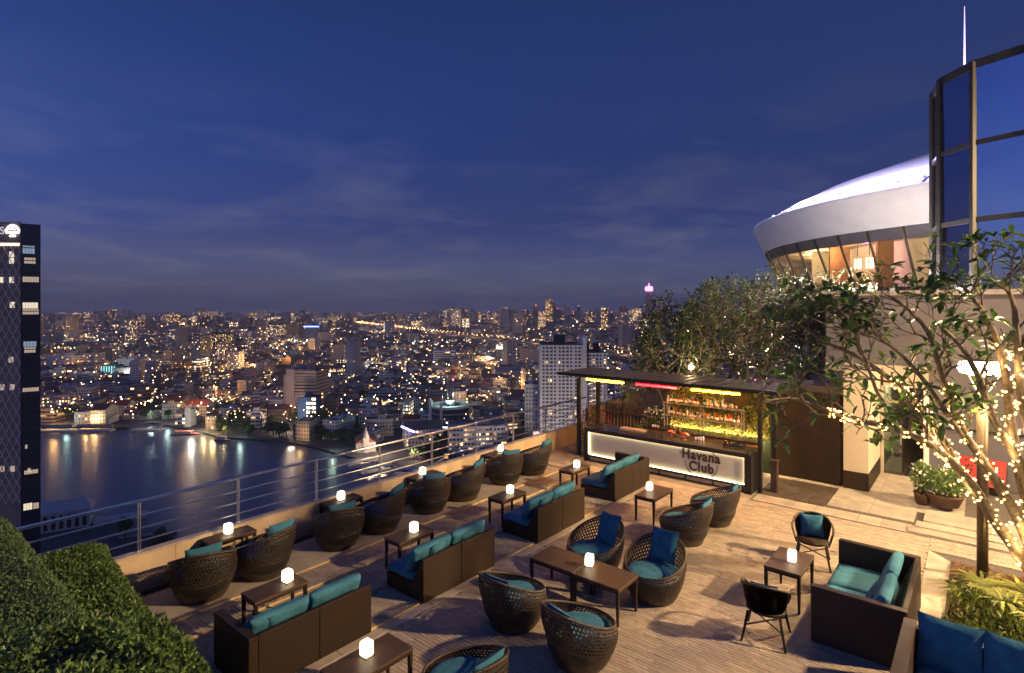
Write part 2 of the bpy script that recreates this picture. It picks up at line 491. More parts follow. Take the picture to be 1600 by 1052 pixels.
# grey landing at the far end by the bar and the pebble strip along the parapet
one(-11.47, -9.95, 14.46, 14.75, 0.0, Z_PLAT + 0.03).build('landing_kerb', MT['coping'], terrace, 0.004)
one(-11.47, -10.15, 14.755, 19.0, 0.0, Z_PLAT + 0.015).build('landing_slab', MT['concrete_grey'], terrace, 0.004)
one(-9.94, -4.75, 14.95, 15.57, -0.019, 0.0).build('bar_apron', MT['concrete'], terrace)
one(-10.15, -4.75, 15.575, 20.5, -0.019, 0.002).build('bar_floor', MT['concrete_grey'], terrace)
pe = MB()
for i in range(2600):
    x, y = rng.uniform(-11.46, -11.19), rng.uniform(2.8, 14.4)
    r = rng.uniform(0.014, 0.030)
    a = rng.random() * 6.28
    c, s_ = math.cos(a), math.sin(a)
    vs = []
    for (u, v, w) in ((1, 0, 0), (0, .7, 0), (-1, 0, 0), (0, -.7, 0), (0, 0, .6), (0, 0, -.6)):
        vs.append((x + r * (u * c - v * s_), y + r * (u * s_ + v * c), 0.055 + r * w + rng.random() * 0.02))
    pe.add(vs, [(0, 1, 4), (1, 2, 4), (2, 3, 4), (3, 0, 4), (1, 0, 5), (2, 1, 5), (3, 2, 5), (0, 3, 5)], 0, True)
tag(pe.build('pebbles', MT['pebble']), 'strip of dark pebbles along the foot of the parapet', 'pebbles', kind='stuff')
one(-11.48, -11.185, 2.8, 14.455, -0.02, 0.045).build('pebble_bed', MT['pebble'], terrace)
# smooth slab walk beside the planter, cut on a diagonal
MB().prism([(-0.855, 9.81), (-0.47, 9.81), (-0.47, 14.32), (-0.855, 14.74)], -0.02, 0.006).build('walk_slab', MT['concrete'], terrace)
for i, (ya, yb) in enumerate(((15.62, 15.98), (15.985, 16.37), (16.375, 17.3))):
    one(-1.30 + 0.12 * i, 3.2, ya, yb, -0.02, 0.035 * (i + 1)).build('shallow_step', MT['stone_tile'], terrace, 0.004)
    one(-1.30 + 0.12 * i, 3.2, ya - 0.014, ya - 0.001, -0.02, 0.035 * (i + 1) + 0.004).build('step_edge', MT['coping'], terrace)
# entrance paving in large stone tiles
for ix, x in enumerate((-3.08, -2.16, -1.24)):
    for iy in range(6):
        y = 16.40 + iy * 0.86 if ix < 2 else 17.31 + iy * 0.70
        one(x, x + 0.912, y, y + (0.853 if ix < 2 else 0.693), -0.02, 0.004).build('stone_tile', MT['stone_tile'], terrace, 0.003)
for ix in range(8):
    one(-4.70 + ix * 0.48, -4.70 + ix * 0.48 + 0.473, 15.60, 16.19, -0.02, 0.003).build('stone_tile', MT['stone_tile'], terrace, 0.003)
for ix in range(3):
    one(-4.72 + ix * 0.60, -4.72 + ix * 0.60 + 0.594, 18.1, 18.36, -0.02, 0.003).build('stone_tile', MT['stone_tile'], terrace, 0.003)
sl = thing('slate_mat', 'dark slate tiles laid before the brown wall beside the bar', 'paving', (-3.9, 17.1, 0))
for ix in range(4):
    for iy in range(3):
        one(-0.80 + ix * 0.40, -0.80 + ix * 0.40 + 0.394, -0.88 + iy * 0.62, -0.88 + iy * 0.62 + 0.613, -0.02, 0.008 + rng.random() * 0.003).build('tile', MT['slate'], sl, 0.003)
# parapet
par = thing('parapet_wall', 'low stone-panelled parapet wall along the river side under the railing', 'wall', (-11.56, 3, 0))
par.location = (0, 0, 0)
one(-11.62, -11.50, 1.0, 18.2, -0.4, 0.70).build('core', MT['concrete_grey'], par)
one(-11.64, -11.465, 1.0, 18.2, 0.722, 0.757).build('coping', MT['coping'], par, 0.006)
y = 4.07 - 1.157 * 3
while y < 18:
    one(-11.498, -11.482, y + 0.003, y + 1.154, 0.0, 0.720).build('panel', MT['wallpanel'], par, 0.002)
    y += 1.157
rail = thing('steel_railing', 'stainless steel railing with three thin bars above the parapet', 'railing')
MB().tube([(-11.56, 0.9, 1.655), (-11.56, 18.4, 1.655)], 0.031, 12).build('top_rail', MT['steel'], rail)
for z in (1.40, 1.17, 0.94):
    MB().tube([(-11.56, 0.9, z), (-11.56, 18.4, z)], 0.0155, 8).build('bar', MT['steel'], rail)
post_me = MB().box(-0.020, 0.020, -0.024, -0.012, 0, 0.875).box(-0.020, 0.020, 0.012, 0.024, 0, 0.875).box(-0.035, 0.035, -0.045, 0.045, 0, 0.010).mesh('post', MT['steel'])
for k in range(-1, 9):
    link('post', post_me, rail, (-11.56, 3.5 + 1.745 * k, 0.757))
# the terrace continues past the bar behind a higher wall with its own railing
p2 = thing('upper_parapet', 'plain brown wall beyond the bar below a second railing', 'wall')
dirn = Vector((-0.10, 0.995, 0))
MB().prism([(-11.56, 18.25), (-11.40, 18.25), (-12.4, 28.5), (-12.58, 28.5)], -0.4, 1.25).build('wall_body', mat('brown_render', (0.16, 0.105, 0.07), 0.7, var=0.15, scale=2), p2)
r2 = thing('upper_railing', 'steel railing on the brown wall beyond the bar', 'railing')
for z, rr in ((2.15, 0.024), (1.93, 0.011), (1.70, 0.011), (1.47, 0.011)):
    MB().tube([(-11.49, 18.3, z), (-12.5, 28.5, z)], rr, 8).build('top_rail' if z > 2 else 'bar', MT['steel'], r2)
for k in range(7):
    t = k / 6.4
    link('post', post_me, r2, (-11.49 - 1.0 * t, 18.3 + 10.1 * t, 1.25))
# ------------------------------------------------------------------ furniture builders
def cushion(w, d, h, name='cushion', m=None, parent=None, loc=(0, 0, 0), rot=(0, 0, 0), bev=None, seg=3):
    mb = MB().box(-w / 2, w / 2, -d / 2, d / 2, 0, h)
    o = mb.build(name, m or MT['teal'], parent, bev or h * 0.36, seg)
    for v in o.data.vertices:                       # soft crown
        cx_, cy_ = 1 - min(1, abs(v.co.x) * 2 / w) ** 4, 1 - min(1, abs(v.co.y) * 2 / d) ** 4
        if v.co.z > h * 0.5: v.co.z += 0.012 * cx_ * cy_
    o.location = loc; o.rotation_euler = rot
    return o
def seat_pad_mesh(w, d, h):
    """box cushion with a domed top and rounded edges"""
    n = 10
    mb = MB()
    def sd(t): return (1 - abs(t) ** 6) ** 0.5
    for top in (1, 0):
        vs = []
        for i in range(n + 1):
            for j in range(n + 1):
                u, v = -1 + 2 * i / n, -1 + 2 * j / n
                u2, v2 = math.sin(u * PI / 2), math.sin(v * PI / 2)
                e = max(0, sd(u2)) * max(0, sd(v2))
                z = h / 2 + (h / 2) * (e ** 0.45) * (1 if top else -1) + (0.015 * e if top else 0)
                vs.append((u2 * w / 2, v2 * d / 2, z))
        fs = []
        for i in range(n):
            for j in range(n):
                q = (i * (n + 1) + j, (i + 1) * (n + 1) + j, (i + 1) * (n + 1) + j + 1, i * (n + 1) + j + 1)
                fs.append(q if top else q[::-1])
        mb.add(vs, fs, 0, True)
    return mb
def pillow_mesh(w, h, t, seed=0):
    """scatter pillow: pinched corners, plump middle, in the XZ plane, base at z=0, thickness along Y"""
    n = 12
    mb = MB()
    r = random.Random(seed)
    ph = r.random() * 6
    for side in (1, -1):
        vs = []
        for i in range(n + 1):
            for j in range(n + 1):
                u, v = -1 + 2 * i / n, -1 + 2 * j / n
                pin_u = 1 - 0.07 * (1 - v * v); pin_v = 1 - 0.07 * (1 - u * u)
                e = max(0.0, (1 - u * u) * (1 - v * v))
                th = t / 2 * e ** 0.42 * (1 + 0.10 * math.sin(3 * u + ph) * math.cos(2.3 * v + ph))
                vs.append((u * w / 2 * pin_u, side * th, h / 2 + v * h / 2 * pin_v))
        fs = []
        for i in range(n):
            for j in range(n):
                q = (i * (n + 1) + j, (i + 1) * (n + 1) + j, (i + 1) * (n + 1) + j + 1, i * (n + 1) + j + 1)
                fs.append(q if side < 0 else q[::-1])
        mb.add(vs, fs, 0, True)
    return mb
def tub_shell():
    """open-weave tub: rows of staggered cane holes round a bowl whose rim drops towards the front (+X)"""
    NU, NV = 64, 14
    def S(u, v):
        a = 2 * PI * u
        top = 0.705 - 0.205 * math.cos(a) + 0.02 * math.cos(2 * a)
        z = 0.02 + (top - 0.02) * v
        r = 0.37 + 0.175 * math.sin(min(1.0, v * 1.25) * PI / 2) ** 0.9 - 0.03 * max(0, v - 0.8) / 0.2
        x = r * math.cos(a) - 0.09 * max(0, z - 0.45) / 0.5 + 0.015
        y = r * math.sin(a) * 1.0
        return Vector((x, y, z))
    bm = bmesh.new()
    for j in range(NV):
        off = 0.5 * (j % 2)
        for i in range(NU):
            u0, u1 = (i + off) / NU, (i + 1 + off) / NU
            v0, v1 = j / NV, (j + 1) / NV
            k = 0.25 + 0.12 * min(1, max(0, (v0 - 0.12) / 0.35))
            if j == NV - 1: k = 0.25
            if j < 2: k = 0.08
            uc, vc = (u0 + u1) / 2, (v0 + v1) / 2
            out = [(u0, v0), (uc, v0), (u1, v0), (u1, vc), (u1, v1), (uc, v1), (u0, v1), (u0, vc)]
            inn = []
            for q in range(8):
                ang = PI * 1.25 + q * PI / 4
                inn.append((uc + math.cos(ang) * k * (u1 - u0) * 0.86, vc + math.sin(ang) * k * (v1 - v0) * 0.98))
            ov = [bm.verts.new(S(*p)) for p in out]
            iv = [bm.verts.new(S(*p)) for p in inn]
            for q in range(8):
                bm.faces.new((ov[q], ov[(q + 1) % 8], iv[(q + 1) % 8], iv[q]))
    bmesh.ops.remove_doubles(bm, verts=bm.verts, dist=0.0008)
    bmesh.ops.recalc_face_normals(bm, faces=bm.faces)
    bmesh.ops.solidify(bm, geom=bm.faces[:], thickness=0.012)
    for f in bm.faces: f.smooth = False
    me = bpy.data.meshes.new('shell'); bm.to_mesh(me); bm.free()
    me.materials.append(MT['wicker'])
    rim = [S(i / 48, 1.0) for i in range(48)]
    return me, rim
def make_tub():
    t = thing('tub_chair', 'tub', 'chair')
    me, rim = tub_shell()
    link('shell', me, t)
    MB().tube(rim, 0.019, 8, closed=True).build('rim', MT['wicker_light'], t)
    MB().lathe([(0.335, 0.02), (0.40, 0.10), (0.465, 0.22), (0.492, 0.32), (0.500, 0.42)], 40, (0.015, 0, 0)).build('liner', MT['hedge_core'] if False else MT['black_metal'], t)
    MB().lathe([(0.001, 0.012), (0.36, 0.012), (0.37, 0.03), (0.001, 0.03)], 32).build('base_plate', MT['wicker'], t)
    MB().lathe([(0.001, 0.32), (0.485, 0.32), (0.492, 0.35), (0.001, 0.355)], 32, (0.01, 0, 0)).build('seat_deck', MT['wicker'], t)
    prof = [(0.001, 0.36), (0.42, 0.36), (0.474, 0.375), (0.490, 0.41), (0.478, 0.45), (0.43, 0.478), (0.32, 0.497), (0.15, 0.507), (0.001, 0.510)]
    MB().lathe(prof, 40, (0.025, 0, 0)).build('seat_cushion', MT['teal'], t)
    return t
def make_table(lx, ly, h, groove_axis='X'):
    t = thing('side_table', 'table', 'table')
    one(-lx / 2, lx / 2, -ly / 2, ly / 2, h - 0.045, h).build('table_top', MT['weave_top'], t, 0.006)
    one(-lx / 2 + 0.012, lx / 2 - 0.012, -ly / 2 + 0.012, ly / 2 - 0.012, h - 0.085, h - 0.046).build('apron', MT['weave'], t)
    for sx in (-1, 1):
        for sy in (-1, 1):
            x, y = sx * (lx / 2 - 0.033), sy * (ly / 2 - 0.033)
            a, b = 0.028, 0.018
            vs = [(x - b, y - b, 0), (x + b, y - b, 0), (x + b, y + b, 0), (x - b, y + b, 0), (x - a, y - a, h - 0.047), (x + a, y - a, h - 0.047), (x + a, y + a, h - 0.047), (x - a, y + a, h - 0.047)]
            MB().add(vs, [(0, 3, 2, 1), (4, 5, 6, 7), (0, 1, 5, 4), (1, 2, 6, 5), (2, 3, 7, 6), (3, 0, 4, 7)]).build('leg', MT['weave'], t, 0.004)
    return t
def make_lamp():
    t = thing('table_lamp', 'lamp', 'lamp')
    one(-0.060, 0.060, -0.060, 0.060, 0.0, 0.012).build('base', MT['white_paint'], t, 0.004)
    one(-0.066, 0.066, -0.066, 0.066, 0.0125, 0.195).build('shade', MT['lamp_white'], t, 0.014, 3)
    return t
def make_sofa(L, D, H, arm=(False, False), split=2, seat_h=0.36, backT=0.14):
    """sofa facing -X: back along +X, length along Y; arm = (near -Y end, far +Y end)"""
    t = thing('wicker_sofa', 'sofa', 'sofa')
    a0 = 0.13 if arm[0] else 0.0
    a1 = 0.13 if arm[1] else 0.0
    if arm[0]: one(-D / 2, D / 2, -L / 2, -L / 2 + 0.128, 0.0, H).build('arm', MT['weave'], t, 0.008)
    if arm[1]: one(-D / 2, D / 2, L / 2 - 0.128, L / 2, 0.0, H).build('arm', MT['weave'], t, 0.008)
    y0, y1 = -L / 2 + a0, L / 2 - a1
    n = split
    w = (y1 - y0) / n
    for k in range(n):
        ya, yb = y0 + k * w + 0.002, y0 + (k + 1) * w - 0.002
        ye = y1 if k == n - 1 else yb
        # module: seat box and raked back in one woven body (profile in XZ)
        prof = [(-D / 2, 0.0), (D / 2, 0.0), (D / 2, H), (D / 2 - 0.07, H), (D / 2 - 0.30, seat_h - 0.10), (-D / 2, seat_h - 0.10)]
        m = len(prof)
        vs = [(x, ya, z) for x, z in prof] + [(x, yb, z) for x, z in prof]
        fs = [tuple(range(m)), tuple(range(2 * m - 1, m - 1, -1))] + [(i, m + i, m + (i + 1) % m, (i + 1) % m) for i in range(m)]
        MB().add(vs, fs).build('frame', MT['weave'], t, 0.008)
        sw = D - 0.32
        o = seat_pad_mesh(sw + 0.06, w - 0.015, 0.15).build('seat_cushion', MT['teal'], t)
        o.location = (-D / 2 + sw / 2 + 0.02, (ya + yb) / 2, seat_h - 0.10)
        o = seat_pad_mesh(0.46, w - 0.03, 0.17).build('back_cushion', MT['teal'], t)
        o.rotation_euler = (0, math.radians(-66), 0)
        o.location = (D / 2 - 0.285, (ya + yb) / 2, seat_h + 0.235)
    return t
def make_bistro():
    """woven armchair facing +X with splayed legs and crossed stretchers"""
    t = thing('bistro_armchair', 'chair', 'chair')
    mb = MB()
    # curved back and arms as one wrapped woven sheet
    N = 22
    rows = [(0.40, 0.24), (0.52, 0.275), (0.66, 0.295), (0.80, 0.30)]
    vs, fs = [], []
    for k, (z, r) in enumerate(rows):
        for i in range(N + 1):
            a = math.radians(105 + 150 * i / N)
            top = z
            if k == len(rows) - 1: top = 0.80 - 0.10 * abs((i - N / 2) / (N / 2)) ** 2.2
            vs.append((r * math.cos(a) * 0.98 + 0.0, r * math.sin(a) * 1.02, top))
    for k in range(len(rows) - 1):
        for i in range(N):
            fs.append((k * (N + 1) + i, k * (N + 1) + i + 1, (k + 1) * (N + 1) + i + 1, (k + 1) * (N + 1) + i))
    bm = bmesh.new()
    bv = [bm.verts.new(v) for v in vs]
    for f in fs: bm.faces.new([bv[i] for i in f])
    bmesh.ops.solidify(bm, geom=bm.faces[:], thickness=0.02)
    me = bpy.data.meshes.new('backrest'); bm.to_mesh(me); bm.free()
    for p in me.polygons: p.use_smooth = True
    me.materials.append(MT['weave'])
    link('backrest', me, t)
    rim = [(0.30 * math.cos(math.radians(105 + 150 * i / N)) * 0.98, 0.305 * math.sin(math.radians(105 + 150 * i / N)) * 1.02, 0.80 - 0.10 * abs((i - N / 2) / (N / 2)) ** 2.2 + 0.008) for i in range(N + 1)]
    MB().tube(rim, 0.019, 8).build('back_rail', MT['wicker_light'], t)
    for sy in (-1, 1):
        e = rim[0] if sy > 0 else rim[-1]
        MB().tube([e, (0.08, sy * 0.325, 0.675), (0.20, sy * 0.315, 0.640), (0.262, sy * 0.29, 0.585), (0.262, sy * 0.27, 0.50), (0.235, sy * 0.245, 0.42)], [0.019, 0.020, 0.020, 0.019, 0.017, 0.016], 8).build('arm', MT['wicker_light'], t)
    MB().lathe([(0.001, 0.385), (0.235, 0.385), (0.265, 0.405), (0.255, 0.432), (0.001, 0.425)], 28).build('seat', MT['weave'], t)
    for sx in (-1, 1):
        for sy in (-1, 1):
            MB().tube([(sx * 0.20, sy * 0.20, 0.40), (sx * 0.24, sy * 0.235, 0.2), (sx * 0.285, sy * 0.275, 0.0)], [0.020, 0.018, 0.014], 8).build('leg', MT['weave'], t)
    for sy in (-1, 1):
        MB().tube([(0.235, sy * 0.225, 0.22), (-0.235, -sy * 0.225, 0.22 + 0.004 * sy)], 0.010, 6).build('stretcher', MT['weave'], t)
    return t
# ------------------------------------------------------------------ furniture in place
FACE = {'-x': PI, '+x': 0.0, '+y': PI / 2, '-y': -PI / 2}
tub0 = make_tub()
pil_me = [pillow_mesh(0.47, 0.47, 0.17, s).mesh('throw_pillow', MT['teal_dark']) for s in range(3)]
def pillow_at(base, rz, lean, back, z, label, k, yaw=0.0, twist=0.0, scale=1.0):
    """pillow resting against a chair back; base = chair origin, rz = chair facing"""
    o = link('throw_pillow', pil_me[k % 3])
    f = Vector((math.cos(rz), math.sin(rz), 0))
    o.location = Vector(base) + f * back + Vector((0, 0, z))
    # pillow plane XZ: width across, thickness along its local Y; turn its Y to the facing direction, lean back
    rot = Matrix.Rotation(rz - PI / 2 + yaw, 4, 'Z') @ Matrix.Rotation(lean, 4, 'X') @ Matrix.Rotation(twist, 4, 'Y')
    o.rotation_euler = rot.to_euler()
    o.scale = (scale,) * 3
    tag(o, label, 'pillow', 'teal scatter pillows')
    return o
TUBS = [
    (-10.43, 4.13, Z_PLAT, 8, 'wicker tub chair by the parapet, the one nearest the clipped hedges', 'parapet tub chair nearest the hedges'),
    (-10.40, 5.20, Z_PLAT, -16, 'wicker tub chair by the parapet, second from the clipped hedges', 'parapet tub chair second from the hedges'),
    (-10.43, 6.82, Z_PLAT, 6, 'wicker tub chair by the parapet, third from the clipped hedges', 'parapet tub chair third from the hedges'),
    (-10.44, 7.92, Z_PLAT, -14, 'wicker tub chair by the parapet, fourth from the clipped hedges', 'parapet tub chair fourth from the hedges'),
    (-10.50, 9.42, Z_PLAT, 4, 'wicker tub chair by the parapet, fourth counted from the bar', 'parapet tub chair fourth from the bar'),
    (-10.46, 10.58, Z_PLAT, -12, 'wicker tub chair by the parapet, third counted from the bar', 'parapet tub chair third from the bar'),
    (-10.49, 12.28, Z_PLAT, 5, 'wicker tub chair by the parapet, second counted from the bar', 'parapet tub chair second from the bar'),
    (-10.42, 13.50, Z_PLAT, -10, 'wicker tub chair by the parapet, the one nearest the bar', 'parapet tub chair nearest the bar'),
]
first = True
for i, (x, y, z, da, lab, plab) in enumerate(TUBS):
    rz = PI + math.radians((-30 if i % 2 == 0 else 30) + da)
    place(tub0, first, (x, y, z), rz, lab, 'wicker tub chairs')
    first = False
    pillow_at((x, y, z), rz, math.radians(17), -0.315, 0.50 + 0.02 * (i % 2), 'teal pillow in the ' + plab, i, yaw=rng.uniform(-.15, .15), twist=rng.uniform(-.05, .05), scale=1.20)
CENTRE = [
    (-5.84, 7.05, 90, 'wicker tub chair seen from behind at the paired tables, nearer the sofas', 'tub chair with its back to the viewer nearer the sofas'),
    (-4.48, 6.92, 84, 'wicker tub chair seen from behind at the paired tables, farther from the sofas', 'tub chair with its back to the viewer farther from the sofas'),
    (-5.72, 9.38, -98, 'wicker tub chair facing the viewer behind the paired tables, nearer the sofas', 'tub chair facing the viewer nearer the sofas'),
    (-4.46, 9.30, -88, 'wicker tub chair facing the viewer behind the paired tables, nearer the bistro set', 'tub chair facing the viewer nearer the bistro set'),
    (-4.98, 5.05, 172, 'wicker tub chair cut by the bottom edge, beside the foreground table', 'tub chair cut by the bottom edge'),
    (-4.98, 11.92, 178, 'wicker tub chair before the bar, the nearer of two beside the reddish table', 'nearer tub chair before the bar'),
    (-4.88, 13.38, 186, 'wicker tub chair before the bar, the farther of two beside the reddish table', 'farther tub chair before the bar'),
]
for i, (x, y, deg, lab, plab) in enumerate(CENTRE):
    rz = math.radians(deg)
    place(tub0, False, (x, y, 0.0), rz, lab, 'wicker tub chairs')
    back = [-0.335, -0.335, -0.30, -0.30, -0.32, -0.33, -0.33][i]
    pillow_at((x, y, 0), rz, math.radians([18, 18, 24, 24, 20, 18, 18][i]), back, 0.49, 'teal pillow in the ' + plab, i + 1, yaw=[.1, -.1, -.25, -.28, .1, .05, 0][i], twist=[.05, .04, .12, .12, 0, 0, 0][i], scale=[1, 1, 1.22, 1.25, 1.1, 1.1, 1.1][i])
lamp0 = make_lamp()
lamp_used = [True]
def lamp(x, y, z, label, rz=0.0):
    o = place(lamp0, lamp_used[0], (x, y, z), rz, label, 'glowing table lamps')
    lamp_used[0] = False
TAB = {}
def table(lx, ly, h, x, y, z, label, group, rz=0.0):
    k = (lx, ly, h)
    if k not in TAB:
        TAB[k] = make_table(lx, ly, h)
        return place(TAB[k], True, (x, y, z), rz, label, group)
    return place(TAB[k], False, (x, y, z), rz, label, group)
H_T = 0.615
ORD = ['nearest the hedges', 'second from the hedges', 'second from the bar', 'nearest the bar']
for i, y in enumerate((4.92, 7.43, 9.93, 12.80)):
    table(0.40, 0.90, H_T, -11.235 if i else -11.22, y, Z_PLAT if i < 4 else 0, 'dark woven side table against the parapet, ' + ORD[i], 'side tables along the parapet')
    lamp(-11.26 + 0.02 * (i % 2), [4.92, 7.42, 9.88, 12.98][i], Z_PLAT + H_T + 0.001, 'glowing box lamp on the parapet table ' + ORD[i], 0.1 * i)
for i, y in enumerate((4.51, 7.26, 10.24, 13.12)):
    table(0.46, 0.88, H_T, -8.655, y, Z_MID, 'dark woven table facing a teal sofa, ' + ORD[i], 'tables before the sofas')
    lamp([-8.66, -8.63, -8.64, -8.60][i], [4.72, 7.35, 10.32, 13.14][i], Z_MID + H_T + 0.001, 'glowing box lamp on the sofa table ' + ORD[i], 0.15 - 0.1 * i)
table(0.53, 1.06, H_T, -6.06, 4.40, 0, 'dark woven table at the bottom edge behind the nearest sofa', 'free-standing side tables')
lamp(-6.12, 4.42, H_T + 0.001, 'large-looking glowing box lamp on the table at the bottom edge', 0.05)
table(0.52, 1.05, H_T, -6.13, 12.78, 0, 'dark reddish table before the bar between sofa and tub chairs', 'free-standing side tables')
lamp(-6.26, 12.80, H_T + 0.001, 'glowing box lamp on the reddish table before the bar', 0.1)
table(0.925, 0.68, H_T, -5.80, 8.36, 0, 'brown woven table, the half of the pair nearer the sofas', 'paired centre tables')
table(0.88, 0.68, H_T, -4.885, 8.34, 0, 'brown woven table, the half of the pair nearer the bistro set', 'paired centre tables')
lamp(-5.255, 8.43, H_T + 0.001, 'glowing box lamp on the paired centre tables', 0.3)
table(0.585, 1.0, 0.67, -2.60, 10.76, 0, 'dark woven table between the two bistro armchairs', 'free-standing side tables')
lamp(-2.55, 10.72, 0.671, 'glowing box lamp on the bistro table', 0.1)
# sofas in the row
G = 'teal cushioned wicker sofas'
s1 = make_sofa(1.93, 1.06, 0.75, (True, False)); place(s1, True, (-7.885, 4.44, Z_SOFA), 0, 'teal sofa with one arm, the nearest of the row, back to the viewer', G)
s2 = make_sofa(1.86, 1.0, 0.74); place(s2, True, (-7.865, 7.41, Z_SOFA), 0, 'armless teal sofa of the row, second from the hedges', G)
s3 = copy_tree(s2); place(s3, True, (-7.83, 10.62, Z_SOFA), 0, 'armless teal sofa of the row, third from the hedges', G)
s4 = make_sofa(2.0, 1.06, 0.75, (False, True)); place(s4, True, (-7.87, 14.02, Z_SOFA), 0, 'teal sofa standing right before the glowing bar front', G)
for (sx, sy, lst) in ((-7.885, 4.44, (-0.42, 0.42)), (-7.865, 7.41, (-0.40, 0.45)), (-7.83, 10.62, (-0.42, 0.42)), (-7.87, 14.02, (-0.50, 0.35))):
    who = {4.44: 'nearest sofa of the row', 7.41: 'second sofa of the row', 10.62: 'third sofa of the row', 14.02: 'sofa before the bar'}[sy]
    for k, dy in enumerate(lst):
        pillow_at((sx, sy + dy, Z_SOFA), PI, math.radians(30), -0.085, 0.42, 'teal pillow on the %s, %s' % (who, 'its nearer seat' if k == 0 else 'its farther seat'), k, yaw=[0.12, -0.1][k], twist=[0.05, -0.06][k], scale=0.95)
# right-hand sofa and the corner sofa cut by the frame
rs = make_sofa(2.32, 1.22, 0.85, (True, True), 2, 0.42)
place(rs, True, (-1.41, 10.76, 0), 0, 'wicker sofa with two high arms beside the planted bed', G)
for k, (dy, tw) in enumerate(((-0.55, 0.25), (-0.02, -0.2))):
    pillow_at((-1.41, 10.76 + dy, 0), PI, math.radians(32), -0.06, 0.47, 'teal pillow on the two-armed sofa, the one %s the seat' % ('at the near arm of' if k == 0 else 'in the middle of'), k, yaw=[0.3, -0.2][k], twist=tw)
cs = thing('corner_sofa', 'wicker sofa with dark teal cushions cut by the lower right corner', 'sofa', (0, 0, 0), 0, G)
one(-0.83, -0.68, 7.9, 9.46, 0, 0.85).build('arm', MT['weave'], cs, 0.008)
one(-0.678, 1.6, 9.33, 9.46, 0, 0.80).build('backrest', MT['weave'], cs, 0.008)
one(-0.678, 1.6, 8.1, 9.328, 0, 0.30).build('seat_base', MT['weave'], cs, 0.008)
for k in range(3):
    o = seat_pad_mesh(0.70, 1.05, 0.16).build('seat_cushion', MT['teal'], cs); o.location = (-0.31 + 0.72 * k, 8.72, 0.30)
for k in range(3):
    o = pillow_mesh(0.70, 0.66, 0.20, k).build('back_cushion', MT['teal_dark'], cs)
    o.location = (-0.325 + 0.67 * k, 9.12, 0.42); o.rotation_euler = (math.radians(-16), 0, math.radians(2 * k - 2))
bc = make_bistro()
bc.scale = (1.12, 1.12, 1.12)
place(bc, True, (-2.60, 12.52, 0), math.radians(-78), 'woven bistro armchair with teal pillow on the far side of its table', 'bistro armchairs')
place(bc, False, (-2.58, 9.28, 0), math.radians(98), 'woven bistro armchair seen from behind on the near side of its table', 'bistro armchairs')
pillow_at((-2.60, 12.52, 0), math.radians(-78), math.radians(12), -0.135, 0.48, 'bright teal pillow in the far bistro armchair', 0, scale=0.92, twist=0.06)
pillow_at((-2.58, 9.28, 0), math.radians(98), math.radians(9), -0.135, 0.52, 'teal pillow in the near bistro armchair', 1, scale=0.82)
# ------------------------------------------------------------------ bar kiosk
kiosk = thing('bar_canopy', 'flat dark canopy on slim black posts over the bar', 'canopy')
rf = MB().box(-11.10, -4.12, 15.80, 17.80, 2.80, 2.87).build('roof', MT['roof_sheet'], kiosk, 0.006)
for k in range(22):
    x = -11.0 + k * 0.32
    one(x, x + 0.030, 15.82, 17.78, 2.8705, 2.885).build('seam', MT['roof_sheet'], rf)
one(-11.12, -4.10, 15.76, 15.797, 2.785, 2.885).build('fascia', MT['black_metal'], kiosk, 0.004)
one(-4.117, -4.08, 15.80, 17.80, 2.785, 2.885).build('fascia', MT['black_metal'], kiosk, 0.004)
one(-10.95, -4.3, 17.25, 17.33, 2.70, 2.799).build('beam', MT['black_metal'], kiosk)
for (x, y) in ((-10.42, 16.05), (-10.37, 17.20), (-4.68, 16.28), (-4.55, 17.25)):
    one(x - 0.055, x + 0.055, y - 0.055, y + 0.055, 0.004 if x > -10 else 0.112, 2.70).build('post', MT['black_metal'], kiosk, 0.004)
for k, (x0, x1, m, nm, pw, c) in enumerate(((-9.95, -8.62, 'neon_y', 'left', 60, (1.0, 0.60, 0.16)), (-8.18, -6.88, 'neon_r', 'middle', 25, (1, 0.05, 0.06)), (-6.43, -5.07, 'neon_y', 'right', 60, (1.0, 0.60, 0.16)))):
    t = thing('neon_tube', ['yellow neon tube under the canopy edge nearer the river', 'red neon tube under the middle of the canopy edge', 'yellow neon tube under the canopy edge above the bottles'][k], 'lamp', (0, 0, 0), 0, 'neon tubes under the canopy')
    one(x0 - 0.04, x1 + 0.04, 15.785, 15.85, 2.750, 2.784).build('fitting', MT['black_metal'], t)
    MB().tube([(x0, 15.80, 2.722), (x1, 15.80, 2.722)], 0.026, 8).build('tube', MT[m], t)
# counter with a lit frosted front
bc_ = thing('bar_counter', 'long black bar counter with a glowing frosted front panel', 'bar')
one(-10.14, -4.86, 15.93, 16.80, 1.035, 1.10).build('counter_top', MT['counter'], bc_, 0.004)
one(-10.14, -10.02, 15.94, 16.70, 0.004, 1.034).build('end_panel', MT['black_metal'], bc_, 0.003)
one(-4.99, -4.80, 15.92, 16.78, 0.004, 1.034).build('end_panel', MT['black_metal'], bc_, 0.003)
one(-10.018, -4.992, 15.94, 15.99, 0.972, 1.033).build('frame_rail', MT['black_metal'], bc_)
one(-10.018, -4.992, 15.955, 15.99, 0.165, 0.215).build('frame_rail', MT['black_metal'], bc_)
one(-10.018, -4.992, 16.00, 16.05, 0.06, 0.165).build('kick_board', MT['coping'], bc_)
for k in range(7):
    one(-9.98 + k * 0.82, -9.95 + k * 0.82, 15.965, 15.998, 0.04, 0.163).build('kick_bracket', MT['black_metal'], bc_)
one(-9.9, -5.0, 15.962, 15.985, 0.035, 0.06).build('foot_rail', MT['black_metal'], bc_)
